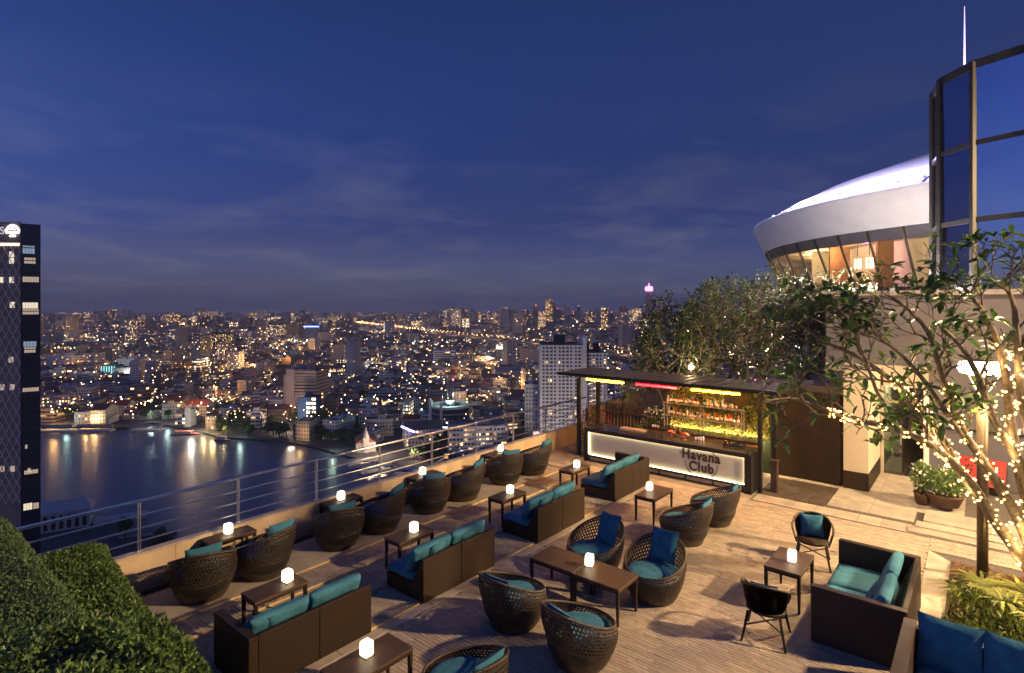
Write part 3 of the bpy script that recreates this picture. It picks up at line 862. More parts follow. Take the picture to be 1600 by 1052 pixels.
for (x0, x1) in ((-10.016, -8.312), (-8.306, -6.652), (-6.646, -4.994)):
    one(x0, x1, 16.055, 16.08, 0.20, 1.02).build('front_panel', MT['panel_white'], bc_)
# LED strips tucked behind the frame edges, washing the panel
for (x0, x1, z0, z1, y0, y1) in ((-9.99, -5.01, 0.956, 0.970, 16.00, 16.045), (-9.99, -5.01, 0.217, 0.231, 16.00, 16.045), (-10.012, -9.998, 0.25, 0.95, 16.00, 16.045), (-5.010, -4.996, 0.25, 0.95, 16.00, 16.045)):
    one(x0, x1, y0, y1, z0, z1).build('led_strip', MT['led'], bc_)
one(-10.0, -5.0, 16.60, 16.66, 0.004, 1.03).build('back_panel', MT['brown_panel'], bc_)
# lettering on the panel: HAVANA / CLUB inside a broken ring
def text_mesh(s, size, bold=0.0, sx=1.0, depth=0.006):
    cu = bpy.data.curves.new('lettering', 'FONT')
    cu.body = s; cu.size = size; cu.extrude = depth; cu.offset = bold; cu.space_character = 1.12
    cu.align_x = 'CENTER'
    o = bpy.data.objects.new('tmp', cu); col.objects.link(o)
    dg = bpy.context.evaluated_depsgraph_get()
    me = bpy.data.meshes.new_from_object(o.evaluated_get(dg))
    bpy.data.objects.remove(o); bpy.data.curves.remove(cu)
    for v in me.vertices: v.co.x *= sx
    me.materials.clear(); me.materials.append(MT['letter'])
    return me
YP = 16.047
for s, x, z, size, sx in (('Havana', -6.25, 0.665, 0.385, 0.90), ('Club', -6.235, 0.335, 0.385, 0.90)):
    o = link('lettering', text_mesh(s, size, 0.014, sx), bc_, (x, YP, z), (PI / 2, 0, 0))
    o['label'] = 'dark brown word %s on the glowing panel' % s
one(-6.885, -6.80, YP - 0.006, YP + 0.006, 0.800, 0.822).build('letter_stroke', MT['letter'], bc_)
def arc(a0, a1, r=0.485, w=0.020, cx_=-6.235, cz=0.605):
    vs = []
    n = 20
    for i in range(n + 1):
        a = math.radians(a0 + (a1 - a0) * i / n)
        for rr in (r - w, r):
            vs.append((cx_ + rr * math.cos(a), YP, cz + rr * math.sin(a)))
    fs = [(2 * i, 2 * i + 1, 2 * i + 3, 2 * i + 2) for i in range(n)]
    bm = bmesh.new(); bv = [bm.verts.new(v) for v in vs]
    for f in fs: bm.faces.new([bv[i] for i in f])
    bmesh.ops.solidify(bm, geom=bm.faces[:], thickness=0.008)
    me = bpy.data.meshes.new('logo_ring'); bm.to_mesh(me); bm.free(); me.materials.append(MT['letter'])
    link('logo_ring', me, bc_)
arc(30, 56); arc(128, 150); arc(183, 232); arc(-52, -2)
# back bar, cabinet and bottle rack
bb = thing('back_bar', 'timber back bar with a pale worktop behind the counter', 'bar')
one(-8.75, -5.05, 17.35, 18.05, 1.05, 1.10).build('worktop', MT['counter'], bb, 0.003)
one(-8.70, -5.10, 17.42, 18.02, 0.10, 1.049).build('cabinet', MT['warm_wood'], bb)
for k in range(5):
    d_ = one(-8.68 + k * 0.715, -8.68 + k * 0.715 + 0.705, 17.395, 17.418, 0.14, 1.03).build('door', MT['warm_wood'], bb, 0.003)
rack = thing('bottle_rack', 'slim metal bottle rack standing on the back bar', 'shelf')
ZS = (1.50, 1.93)
MTg = mat('gilt_metal', (0.55, 0.43, 0.28), 0.35, metal=0.8, var=0.1)
for z in ZS:
    one(-8.15, -5.62, 17.72, 17.98, z - 0.022, z).build('shelf', MTg, rack, 0.003)
for x in (-8.14, -6.90, -5.635):
    for y in (17.73, 17.96):
        one(x - 0.011, x + 0.011, y - 0.011, y + 0.011, 1.101, 1.93 - 0.023).build('upright', MTg, rack)
def bottle_mesh(h, r, neck, m, cap):
    prof = [(0.001, 0), (r * 0.95, 0), (r, 0.008), (r, h * (0.62 - neck * 0.2)), (r * 0.85, h * (0.70 - neck * 0.2)), (r * 0.40, h * 0.78), (r * 0.34, h * 0.94)]
    mb = MB().lathe(prof, 10, m=0)
    mb.lathe([(r * 0.40, h * 0.94), (r * 0.40, h), (0.001, h)], 8, m=1)
    mb.lathe([(r * 1.02, h * 0.16), (r * 1.02, h * 0.46)], 10, m=2)
    return mb.mesh('bottle', [m, cap, MTlab])
MTlab = mat('paper_label', (0.60, 0.52, 0.38), 0.7, var=0.25, scale=30)
MTcap = mat('bottle_cap', (0.05, 0.04, 0.035), 0.4, var=0.3)
def liquor(name, c):
    m, n, l, p = new_mat(name)
    p.inputs['Base Color'].default_value = (*c, 1); p.inputs['Roughness'].default_value = 0.06
    p.inputs['Transmission Weight'].default_value = 0.45; p.inputs['IOR'].default_value = 1.3
    return m
KINDS_B = [('amber', (0.60, 0.22, 0.04)), ('clear glass', (0.75, 0.75, 0.68)), ('red', (0.55, 0.03, 0.02)), ('dark green', (0.03, 0.13, 0.06)), ('pale gold', (0.75, 0.52, 0.18)), ('brown', (0.18, 0.06, 0.02)), ('rose', (0.70, 0.28, 0.20))]
bm_ = []
for i, (nm, c) in enumerate(KINDS_B):
    lm = liquor(nm.replace(' ', '_') + '_bottle', c)
    for v in range(2):
        bm_.append((nm, bottle_mesh([0.29, 0.24][v], [0.036, 0.045][v], [0, 0.9][v], lm, MTcap)))
WORDS = 'first second third fourth fifth sixth seventh eighth ninth tenth eleventh twelfth thirteenth fourteenth fifteenth sixteenth seventeenth eighteenth nineteenth twentieth twenty-first twenty-second twenty-third twenty-fourth twenty-fifth twenty-sixth'.split()
for si, (z, nmz) in enumerate(((1.501, 'lower'), (1.931, 'upper'))):
    x = -8.05; k = 0
    while x < -5.70 and k < 24:
        nm, me = bm_[rng.randrange(len(bm_))]
        if abs(x + 6.90) > 0.05:
            o = link('bottle', me, None, (x, 17.85 + rng.uniform(-0.05, 0.05), z), (0, 0, rng.random() * 6))
            s_ = rng.uniform(0.85, 1.12); o.scale = (s_, s_, s_)
            tag(o, '%s bottle, %s from the river end on the %s rack shelf' % (nm, WORDS[k], nmz), 'bottle', 'bottles on the rack')
            k += 1
        x += rng.uniform(0.088, 0.125)
# living wall with small up-lights at its foot
lw = thing('living_wall', 'upright green plant wall glowing behind the bottle rack', 'plants')
one(-8.15, -4.95, 18.30, 18.36, 0.004, 2.62).build('backing', MT['hedge_core'], lw)
def leaf_cloud(n, sample, size, rnd, up=0.5, aspect=0.5, fold=0.15):
    """many small folded leaves; sample() -> (point, outward normal)"""
    mb = MB()
    for i in range(n):
        p, nn = sample()
        s = size * rnd.uniform(0.6, 1.3)
        d = Vector((rnd.gauss(0, 1), rnd.gauss(0, 1), rnd.gauss(0, 1) + up * 0.4)) + nn * 0.8
        d.normalize()
        sd = d.cross(Vector((rnd.gauss(0, 1), rnd.gauss(0, 1), rnd.gauss(0, 1))))
        if sd.length < 1e-3: continue
        sd.normalize()
        q = d.cross(sd) * fold * s
        a, b, c, e = p, p + d * s * 0.5 + sd * s * aspect * 0.5 + q, p + d * s, p + d * s * 0.5 - sd * s * aspect * 0.5 + q
        mb.add([tuple(a), tuple(b), tuple(c), tuple(e)], [(0, 1, 2), (0, 2, 3)])
    return mb
lr = random.Random(5)
def s_lw():
    return Vector((lr.uniform(-8.12, -4.97), 18.29 - lr.random() ** 2 * 0.14, lr.uniform(1.05, 2.60))), Vector((0, -1, 0.2))
o = leaf_cloud(9000, s_lw, 0.085, lr).build('foliage', MT['leaf_wall'], lw); o['kind'] = 'stuff'
wash = thing('shelf_wash_light', 'thin strip light hidden on the back bar washing the plant wall', 'lamp')
one(-8.05, -5.1, 18.09, 18.13, 1.035, 1.055).build('strip', emit('wash_strip', (1.0, 0.76, 0.36), 170.0), wash)
# two small assumed downlights, added under the canopy to brighten the bottles
for k, x in enumerate((-7.55, -6.15)):
    t = thing('assumed_downlight', 'small assumed downlight added under the canopy before the bottle rack, %s from the river' % WORDS[k], 'lamp', (x, 17.05, 2.70), 0, 'assumed downlights under the canopy')
    MB().lathe([(0.05, 0.10), (0.05, 0.0), (0.042, 0.0), (0.042, 0.03), (0.001, 0.03)], 14).build('can', MT['black_metal'], t)
    point('assumed_downlight_glow', (0, 0, -0.035), 42, (1.0, 0.74, 0.42), 0.03, t)
# hanging screen, seen edge-on under the canopy
hs = thing('hanging_screen', 'dark flat screen hung under the canopy beside the bottles', 'screen')
one(-5.95, -5.22, 17.10, 17.16, 2.22, 2.60).build('panel', MT['brown_panel'], hs, 0.006)
one(-5.62, -5.55, 17.12, 17.15, 2.60, 2.80).build('bracket', MT['black_metal'], hs)
# a pair of copper-pink flamingo figures on the counter
def flamingo(x, y, sgn, label):
    t = thing('flamingo_figure', label, 'statue', (x, y, 1.10))
    body = []
    for i in range(9):
        u = i / 8
        body.append(((-0.17 + 0.30 * u) * sgn, 0, 0.155 + 0.03 * math.sin(u * PI) - 0.02 * (1 - u)))
    MB().tube(body, [0.008, 0.022, 0.042, 0.056, 0.062, 0.058, 0.048, 0.034, 0.018], 12).build('body', MT['copper'], t)
    nk = [(0.11, 0.185), (0.135, 0.23), (0.120, 0.29), (0.085, 0.35), (0.072, 0.41), (0.095, 0.462), (0.130, 0.470), (0.155, 0.448)]
    MB().tube([(a * sgn, 0, z) for a, z in nk], [0.024, 0.018, 0.015, 0.013, 0.012, 0.014, 0.018, 0.013], 10).build('neck', MT['copper'], t)
    MB().tube([(0.152 * sgn, 0, 0.447), (0.170 * sgn, 0, 0.425), (0.168 * sgn, 0, 0.402)], [0.012, 0.009, 0.003], 8).build('beak', MT['brown_panel'], t)
    for s in (-1, 1):
        MB().tube([(0.01 * sgn, 0.022 * s, 0.12), (0.0, 0.025 * s, 0.06), (0.005 * sgn, 0.026 * s, 0.012)], 0.009, 6).build('leg', MT['copper'], t)
        MB().tube([(-0.15 * sgn, 0.030 * s, 0.15), (-0.02 * sgn, 0.055 * s, 0.185), (0.07 * sgn, 0.045 * s, 0.19)], [0.006, 0.022, 0.010], 8).build('wing', MT['copper'], t)
    MB().lathe([(0.001, 0), (0.075, 0), (0.075, 0.012), (0.001, 0.012)], 16).build('base', MT['copper'], t)
flamingo(-7.30, 16.42, 1, 'copper-pink flamingo figure on the counter, the one nearer the river')
flamingo(-6.90, 16.42, -1, 'copper-pink flamingo figure on the counter, the one nearer the lettering')
# glasses and small cups on the counter
gm = MB().lathe([(0.001, 0.003), (0.026, 0.003), (0.036, 0.10), (0.0345, 0.10), (0.0245, 0.006), (0.001, 0.006)], 12).mesh('drinking_glass', MT['bar_glass'])
k = 0
for ix in range(7):
    for iy in range(3):
        o = link('drinking_glass', gm, None, (-5.72 + ix * 0.085, 16.45 + iy * 0.09, 1.1005))
        tag(o, 'upturned drinking glass in the block on the counter, %s row, %s from the river' % (WORDS[iy], WORDS[ix]), 'glass', 'glasses on the counter'); k += 1
cup = MB().lathe([(0.001, 0.002), (0.030, 0.002), (0.034, 0.07), (0.031, 0.07), (0.027, 0.008), (0.001, 0.008)], 12).mesh('white_cup', MT['white_paint'])
for i in range(3):
    tag(link('white_cup', cup, None, (-8.42 + i * 0.09, 17.48, 1.1005)), 'white cup on the back bar, %s from the river' % WORDS[i], 'cup', 'white cups on the back bar')
for i in range(4):
    o = link('white_cup', cup, None, (-6.62 + i * 0.075, 16.62 + 0.02 * (i % 2), 1.1005)); o.scale = (0.8, 0.8, 1.0 + 0.25 * i)
    tag(o, 'white cup on the counter behind the lettering, %s from the flamingos' % WORDS[i], 'cup', 'white cups on the counter')
# folded white napkins in a long tray
tr = thing('napkin_tray', 'tray of rolled white napkins on the river end of the counter', 'tray')
one(-9.15, -8.25, 16.52, 16.74, 1.1005, 1.115).build('tray', MT['coping'], tr)
for i in range(14):
    MB().tube([(-9.10 + i * 0.062, 16.54, 1.135), (-9.10 + i * 0.062 + 0.02, 16.72, 1.137)], 0.021, 8).build('napkin', MT['panel_white'], tr)
# plants, slatted screen behind the river end of the bar
scr = thing('slatted_screen', 'dark timber slatted screen standing behind the bar', 'screen', (0, 0, 0))
for i in range(20):
    x = -10.95 + i * 0.135
    one(x, x + 0.085, 18.70, 18.73, 0.02, 1.50 - 0.06 * ((i * 7) % 3) / 3).build('slat', MT['dark_wood'], scr)
for z in (0.5, 1.24):
    one(-11.0, -8.3, 18.735, 18.775, z, z + 0.09).build('rail', MT['dark_wood'], scr)
one(-11.0, -8.3, 18.45, 18.695, 1.16, 1.20).build('ledge', MT['dark_wood'], scr)
def flowering(x, y, z, r, h, fl, nleaf, nfl, label, name, pot=None, lsz=0.07, leafm='leaf_dark'):
    t = thing(name, label, 'plant', (x, y, z))
    rr = random.Random(int((x * 13 + y * 7) * 100))
    z0 = 0
    if pot:
        MB().lathe([(0.001, 0), (pot[0] * 0.72, 0), (pot[0], pot[1] * 0.9), (pot[0] * 1.06, pot[1]), (pot[0] * 0.9, pot[1]), (pot[0] * 0.85, pot[1] * 0.85), (0.001, pot[1] * 0.85)], 20).build('pot', MT['terracotta'], t)
        z0 = pot[1] * 0.8
    st = MB()
    for i in range(9):
        a = rr.random() * 6.28
        st.tube([(0, 0, z0), (math.cos(a) * r * 0.4, math.sin(a) * r * 0.4, z0 + h * 0.5), (math.cos(a) * r * 0.8, math.sin(a) * r * 0.8, z0 + h * 0.85)], [0.012, 0.009, 0.004], 5)
    st.build('stems', MT['bark_dark'], t)
    def smp():
        while True:
            v = Vector((rr.uniform(-1, 1), rr.uniform(-1, 1), rr.uniform(-1, 1)))
            if 0.3 < v.length < 1: break
        return Vector((v.x * r, v.y * r, z0 + h * 0.55 + v.z * h * 0.5)), v.normalized()
    leaf_cloud(nleaf, smp, lsz, rr).build('leaves', MT[leafm], t)['kind'] = 'stuff'
    if nfl:
        def smf():
            p, nn = smp()
            q = Vector((nn.x * r, nn.y * r, z0 + h * 0.55 + nn.z * h * 0.5)) * 1.0
            return q * rr.uniform(0.95, 1.08), nn
        leaf_cloud(nfl, smf, lsz * 0.75, rr, aspect=0.9).build('flowers', MT[fl], t)['kind'] = 'stuff'
    return t
flowering(-10.62, 17.35, 0.11, 0.55, 1.35, 'flower_red', 1300, 520, 'red flowering bush at the river corner of the bar', 'flowering_bush')
flowering(-8.75, 18.25, 0.05, 0.45, 1.45, 'flower_white', 1200, 420, 'white flowering bush beside the back bar', 'flowering_bush')
ag = thing('agave_plant', 'small spiky plant rising behind the counter', 'plant', (-9.0, 17.7, 0.004))
MB().lathe([(0.001, 0), (0.14, 0), (0.18, 0.75), (0.001, 0.75)], 14).build('pot', MT['slate'], ag)
for i in range(13):
    a = i * 2.4; tl = rng.uniform(0.3, 0.5)
    p0 = Vector((0.03 * math.cos(a), 0.03 * math.sin(a), 0.74)); out = Vector((math.cos(a), math.sin(a), 0))
    pts = [p0, p0 + out * 0.08 + Vector((0, 0, tl * 0.5)), p0 + out * 0.20 + Vector((0, 0, tl))]
    MB().tube(pts, [0.022, 0.018, 0.002], 5).build('leaf', MT['leaf_hedge'], ag)
# small service stand at the right end of the bar
sv = thing('service_stand', 'narrow timber stand with a bell against the right end of the bar', 'stand')
one(-4.50, -4.28, 16.45, 16.75, 0.85, 0.88).build('shelf', MT['dark_wood'], sv)
one(-4.47, -4.31, 16.50, 16.70, 0.004, 0.849).build('pedestal', MT['dark_wood'], sv)
# ------------------------------------------------------------------ hotel building on the right
hw = thing('entrance_block', 'white rendered entrance block with brown base and glass door', 'building')
one(-5.15, -3.005, 18.40, 18.60, 0.004, 2.60).build('brown_wall', MT['brown_panel'], hw)
one(-3.003, -2.40, 18.24, 20.60, 0.50, 3.30).build('pillar', MT['cream_wall'], hw, 0.004)
one(-3.008, -2.394, 18.234, 20.605, 0.004, 0.498).build('skirting', MT['brown_panel'], hw)
one(-5.30, -3.006, 18.28, 19.6, 2.62, 2.80).build('canopy_edge', MT['roof_sheet'], hw)
for k in range(4):
    one(-5.30, -3.006, 18.245, 18.279, 2.63 + k * 0.043, 2.655 + k * 0.043).build('fin', MT['roof_sheet'], hw)
one(-3.9, -1.21, 20.62, 20.9, 2.68, 3.30).build('lintel', MT['cream_wall'], hw)
one(-1.32, -1.20, 20.55, 20.75, 0.004, 2.679).build('jamb', MT['white_paint'], hw)
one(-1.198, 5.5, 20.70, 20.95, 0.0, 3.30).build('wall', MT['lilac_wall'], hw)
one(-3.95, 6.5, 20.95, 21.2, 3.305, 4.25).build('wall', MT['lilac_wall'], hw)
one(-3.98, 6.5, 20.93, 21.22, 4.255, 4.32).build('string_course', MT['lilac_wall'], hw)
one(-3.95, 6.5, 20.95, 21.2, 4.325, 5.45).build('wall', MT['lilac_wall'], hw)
one(-4.1, 6.5, 20.85, 27, 5.455, 5.60).build('roof', MT['concrete_grey'], hw)
one(-1.1, 0.9, 20.66, 20.698, 1.55, 1.62).build('handrail', MT['black_metal'], hw)
one(-2.39, -1.33, 24.5, 24.6, 0.0, 3.2).build('inner_wall', MT['slate'], hw)
one(-2.395, -2.33, 20.62, 24.5, 0.0, 3.2).build('inner_wall', MT['cream_wall'], hw)
one(-1.30, -1.22, 20.97, 24.5, 0.0, 3.2).build('inner_wall', MT['cream_wall'], hw)
one(-2.39, -1.33, 20.9, 24.5, 2.9, 3.0).build('inner_ceiling', MT['cream_wall'], hw)
for iy in range(4):
    for ix in range(2):
        one(-2.325 + ix * 0.5, -2.33 + ix * 0.5 + 0.492, 20.65 + iy * 0.95, 20.65 + iy * 0.95 + 0.94, -0.02, 0.012).build('floor_tile', MT['slate'], hw, 0.003)
dr = one(-2.36, -1.86, 20.76, 20.775, 0.02, 2.64).build('door', MT['glass_door'], hw)
one(-2.37, -2.34, 20.74, 20.80, 0.02, 2.66).build('frame', MT['black_metal'], dr)
one(-1.90, -1.875, 20.72, 20.755, 0.9, 1.5).build('handle', MT['steel'], dr)
dl = thing('door_ceiling_light', 'small ceiling light inside the glass entrance', 'lamp')
MB().lathe([(0.001, 0), (0.09, 0), (0.09, 0.03), (0.001, 0.03)], 16, (-1.85, 21.6, 2.866)).build('diffuser', MT['lamp_lit'], dl)
point('door_lamp_glow', (-1.85, 21.6, 2.78), 30, (1.0, 0.86, 0.62), 0.08, dl)
# rounded glass tower
def ring(n, r, c, ph=0.0):
    return [(c[0] + r * math.cos(2 * PI * i / n + ph), c[1] + r * math.sin(2 * PI * i / n + ph)) for i in range(n)]
def mirror_mat():
    m, n, l, p = new_mat('tinted_mirror_glass')
    p.inputs['Base Color'].default_value = (0.26, 0.30, 0.44, 1)
    p.inputs['Metallic'].default_value = 1.0
    p.inputs['Roughness'].default_value = 0.04
    tc = n.new('ShaderNodeTexCoord'); nz = n.new('ShaderNodeTexNoise'); nz.inputs['Scale'].default_value = 0.35
    l.new(tc.outputs['Object'], nz.inputs['Vector'])
    bp = n.new('ShaderNodeBump'); bp.inputs['Strength'].default_value = 0.25; bp.inputs['Distance'].default_value = 0.05
    l.new(nz.outputs['Fac'], bp.inputs['Height']); l.new(bp.outputs[0], p.inputs['Normal'])
    return m
MT['mirror'] = mirror_mat()
tw = thing('glass_tower', 'rounded dark mirror-glass tower with black mullions at the right edge', 'building')
TC, TR, TN = (1.62, 26.78), 3.08, 13
v1512 = at(1512, 18.8)
ph0 = math.atan2(v1512.y - TC[1], v1512.x - TC[0])
TV = ring(TN, TR, TC, ph0)
TZ = [13.10 - 2.55 * k for k in range(6)]
MB().prism(ring(TN, TR - 0.10, TC, ph0), 0.0, 13.0).build('core', MT['black_metal'], tw)
for i in range(TN):
    a, b = Vector((*TV[i], 0)), Vector((*TV[(i + 1) % TN], 0))
    t = (b - a).normalized(); nrm = Vector((t.y, -t.x, 0))
    if (((a + b) / 2) - Vector((*TC, 0))).dot(nrm) < 0: nrm = -nrm
    MB().tube([(a.x, a.y, 0), (a.x, a.y, 13.25)], 0.11, 6, smooth=False).build('mullion', MT['black_metal'], tw)
    for k in range(5):
        z1, z0 = TZ[k] - 0.05, TZ[k + 1] + 0.05
        jit = rng.uniform(-0.05, 0.05)
        p0, p1 = a + t * 0.06 - nrm * 0.02, b - t * 0.06 - nrm * 0.02
        vs = [(p0.x, p0.y, z0), (p1.x, p1.y, z0), (p1.x + nrm.x * jit, p1.y + nrm.y * jit, z1), (p0.x + nrm.x * jit, p0.y + nrm.y * jit, z1)]
        MB().add(vs, [(0, 1, 2, 3)]).build('pane', MT['mirror'], tw)
    for k in range(6):
        z = TZ[k]
        q = [a + nrm * 0.03, b + nrm * 0.03, b - nrm * 0.06, a - nrm * 0.06]
        MB().prism([(v.x, v.y) for v in q], z - 0.08, z + 0.08).build('transom', MT['black_metal'], tw)
MB().prism(ring(TN, TR + 0.04, TC, ph0), 13.18, 13.30).build('roof', MT['black_metal'], tw)
# saucer-shaped rooftop lounge
SC = (5.2, 51.6)
sau = thing('saucer_lounge', 'white saucer-shaped rooftop lounge with raked windows and domed roof', 'building', (SC[0], SC[1], 0))
ZE = EYE
NS = 120
MB().lathe([(18.9, ZE + 4.0), (19.75, ZE + 5.72), (19.72, ZE + 5.88), (19.35, ZE + 5.93)], NS).build('rim_band', MT['white_paint'], sau)
MB().lathe([(19.36, ZE + 5.92), (18.2, ZE + 6.62), (15.5, ZE + 7.95), (12.0, ZE + 9.15), (8, ZE + 9.95), (4, ZE + 10.0), (0.01, ZE + 10.2)], NS).build('dome', MT['white_paint'], sau)
for k in range(12):
    a = 2 * PI * k / 12 + 0.13
    pts = [((r) * math.cos(a), (r) * math.sin(a), z + 0.04) for r, z in ((19.3, ZE + 5.96), (18.2, ZE + 6.62), (15.5, ZE + 7.78), (12.0, ZE + 8.90), (8, ZE + 9.75))]
    MB().tube(pts, 0.07, 5).build('roof_rib', MT['white_paint'], sau)
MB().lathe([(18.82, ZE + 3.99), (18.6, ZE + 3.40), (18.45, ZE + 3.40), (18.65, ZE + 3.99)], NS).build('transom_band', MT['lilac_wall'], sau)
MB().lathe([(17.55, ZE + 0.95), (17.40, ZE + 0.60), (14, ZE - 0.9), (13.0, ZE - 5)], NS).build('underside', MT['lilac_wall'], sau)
MB().lathe([(17.6, ZE + 0.98), (17.50, ZE + 0.62)], NS).build('sill_band', MT['black_metal'], sau)
MB().lathe([(0.1, ZE + 0.92), (17.35, ZE + 0.92)], 60).build('floor', MT['warm_wood'], sau)
MB().lathe([(0.1, ZE + 3.93), (18.6, ZE + 3.93)], 60).build('ceiling', MT['cream_wall'], sau)
MB().lathe([(13.6, ZE + 0.93), (13.6, ZE + 3.92)], 60).build('core_wall', MT['cream_wall'], sau)
def s_ang(px):                       # bearing -> angle on the saucer's rim nearest the terrace
    best, ba = 1e9, 0
    for i in range(720):
        a = 2 * PI * i / 720
        x, y = SC[0] + 18.4 * math.cos(a), SC[1] + 18.4 * math.sin(a)
        d = x * FW[0] + y * FW[1]; r = x * RT[0] + y * RT[1]
        e = abs(800 + FPX * r / d - px) + 0.3 * d
        if e < best: best, ba = e, a
    return ba
NM = 62
for k in range(NM):
    a, b = 2 * PI * k / NM, 2 * PI * (k + 1) / NM
    c, s_ = math.cos(a), math.sin(a); c2, s2 = math.cos(b), math.sin(b)
    x, y = SC[0] + 18 * c, SC[1] + 18 * s_
    if y > SC[1] + 4 and x > SC[0]: continue
    MB().tube([(17.62 * c, 17.62 * s_, ZE + 0.96), (18.86 * c, 18.86 * s_, ZE + 3.98)], 0.075, 5, smooth=False).build('mullion', MT['bronze_post'], sau)
    MB().add([(17.58 * c, 17.58 * s_, ZE + 0.98), (17.58 * c2, 17.58 * s2, ZE + 0.98), (18.55 * c2, 18.55 * s2, ZE + 3.40), (18.55 * c, 18.55 * s_, ZE + 3.40)], [(0, 1, 2, 3)]).build('window', MT['glass'], sau)
for k in range(5):
    a = math.radians(196 + 17 * k)
    o = MB().box(-0.7, 0.7, -0.06, 0.06, ZE + 0.93, ZE + 3.9).build('partition', MT['warm_wood'] if k % 3 else MT['cream_wall'], sau)
    o.location = (15.0 * math.cos(a), 15.0 * math.sin(a), 0); o.rotation_euler = (0, 0, a + 0.2)
def sau_pt(px, r, z):
    a = s_ang(px)
    return Vector((r * math.cos(a), r * math.sin(a), z))
for q_ in range(9):
    aq = math.radians(165 + 13 * q_)
    p = Vector((15.6 * math.cos(aq), 15.6 * math.sin(aq), ZE + 3.5))
    t = point('lounge_lamp_glow', p, 260, (1.0, 0.68, 0.34), 0.3, sau)
p = sau_pt(1275, 16.2, ZE + 3.5); point('lounge_pink_glow', p, 160, (1.0, 0.15, 0.75), 0.3, sau)
MTch = emit('chandelier_glow', (1.0, 0.75, 0.42), 3.0, sample=False)
for px in (1297, 1318):
    p = sau_pt(px, 16.6, 0)
    t = thing('chandelier', 'lit crystal chandelier inside the saucer lounge, the %s one' % ('left' if px < 1300 else 'right'), 'lamp', (SC[0] + p.x, SC[1] + p.y, 0), 0, 'saucer lounge chandeliers')
    MB().tube([(0, 0, ZE + 2.9), (0, 0, ZE + 3.92)], 0.02, 5).build('rod', MT['black_metal'], t)
    for q in range(5):
        a = q * 2.513
        MB().tube([(0.16 * math.cos(a), 0.16 * math.sin(a), ZE + 2.15), (0.16 * math.cos(a), 0.16 * math.sin(a), ZE + 2.75)], 0.04, 6).build('pendant', MTch, t)
MTpk = emit('magenta_strip', (0.75, 0.12, 1.0), 8.0, sample=False)
pa, pb = sau_pt(1262, 17.0, ZE + 3.75), sau_pt(1300, 16.0, ZE + 3.75)
tag(MB().tube([pa + Vector((*SC, 0)), pb + Vector((*SC, 0))], 0.05, 6).build('ceiling_strip', MTpk), 'magenta strip light on the ceiling of the saucer lounge', 'lamp')
# floodlights round the dome
for k, px in enumerate((1190, 1215, 1245, 1280, 1320, 1362, 1408, 1452)):
    a = s_ang(px)
    r = 18.75
    t = thing('roof_floodlight', 'small floodlight on the saucer roof edge, %s from the left' % WORDS[k], 'lamp', (SC[0] + r * math.cos(a), SC[1] + r * math.sin(a), ZE + 6.30), a, 'floodlights on the saucer roof')
    one(-0.08, 0.08, -0.10, 0.10, 0.0, 0.09).build('housing', MT['white_paint'], t)
    point('floodlight_glow', (0.35, 0, 1.3), 260 if k % 2 else 330, (0.42, 0.32, 1.0) if k % 2 else (0.72, 0.68, 1.0), 0.05, t)
MTdot = emit('roof_marker', (0.75, 0.80, 1.0), 4.0, sample=False)
for k in range(9):
    a = s_ang(1178) + 0.10 - 0.012 * k
    rr_ = 18.4 - 0.62 * k; zz = ZE + 6.50 + 0.27 * k
    o = MB().ball((SC[0] + rr_ * math.cos(a), SC[1] + rr_ * math.sin(a), zz + 0.12), 0.10, 8).build('roof_marker_lamp', MTdot)
    tag(o, 'small white marker lamp on the saucer roof ridge, %s from the roof edge' % WORDS[k], 'lamp', 'marker lamps on the saucer roof')
# unseen fill lights added on the entrance block roof to brighten the saucer's rim
for k, (x, y) in enumerate(((-3.6, 25.2), (-2.6, 26.2), (-3.2, 23.2))):
    t = thing('rim_fill_light', 'unseen added fill light for the saucer rim, %s from the bar side' % WORDS[k], 'lamp', (x, y, 5.60), 0, 'added fill lights for the saucer rim')
    one(-0.15, 0.15, -0.08, 0.08, 0.0, 0.22).build('housing', MT['black_metal'], t)
    point('rim_fill_glow', (0, 0.22, 0.22), 1300, (1.0, 0.86, 0.80), 0.10, t)
# lit mast
ms = thing('roof_mast', 'slender violet-lit mast rising behind the glass tower', 'mast', at(1507, 33, 0))
MB().tube([(0, 0, 12), (0, 0, 18.2), (0, 0, 22.6)], [0.12, 0.07, 0.015], 8).build('mast_pole', emit('lit_mast', (0.62, 0.42, 1.0), 1.6, sample=False), ms)
MB().lathe([(0.2, 0.0), (0.2, 12.0), (0.001, 12.0)], 10).build('mast_base', MT['black_metal'], ms)
# hotel mass below the terrace
hp = thing('hotel_podium', 'main hotel block carrying the terrace', 'building')
one(-11.63, 30, -8, 60, -108, -0.42).build('podium_wall', MT['lilac_wall'], hp)
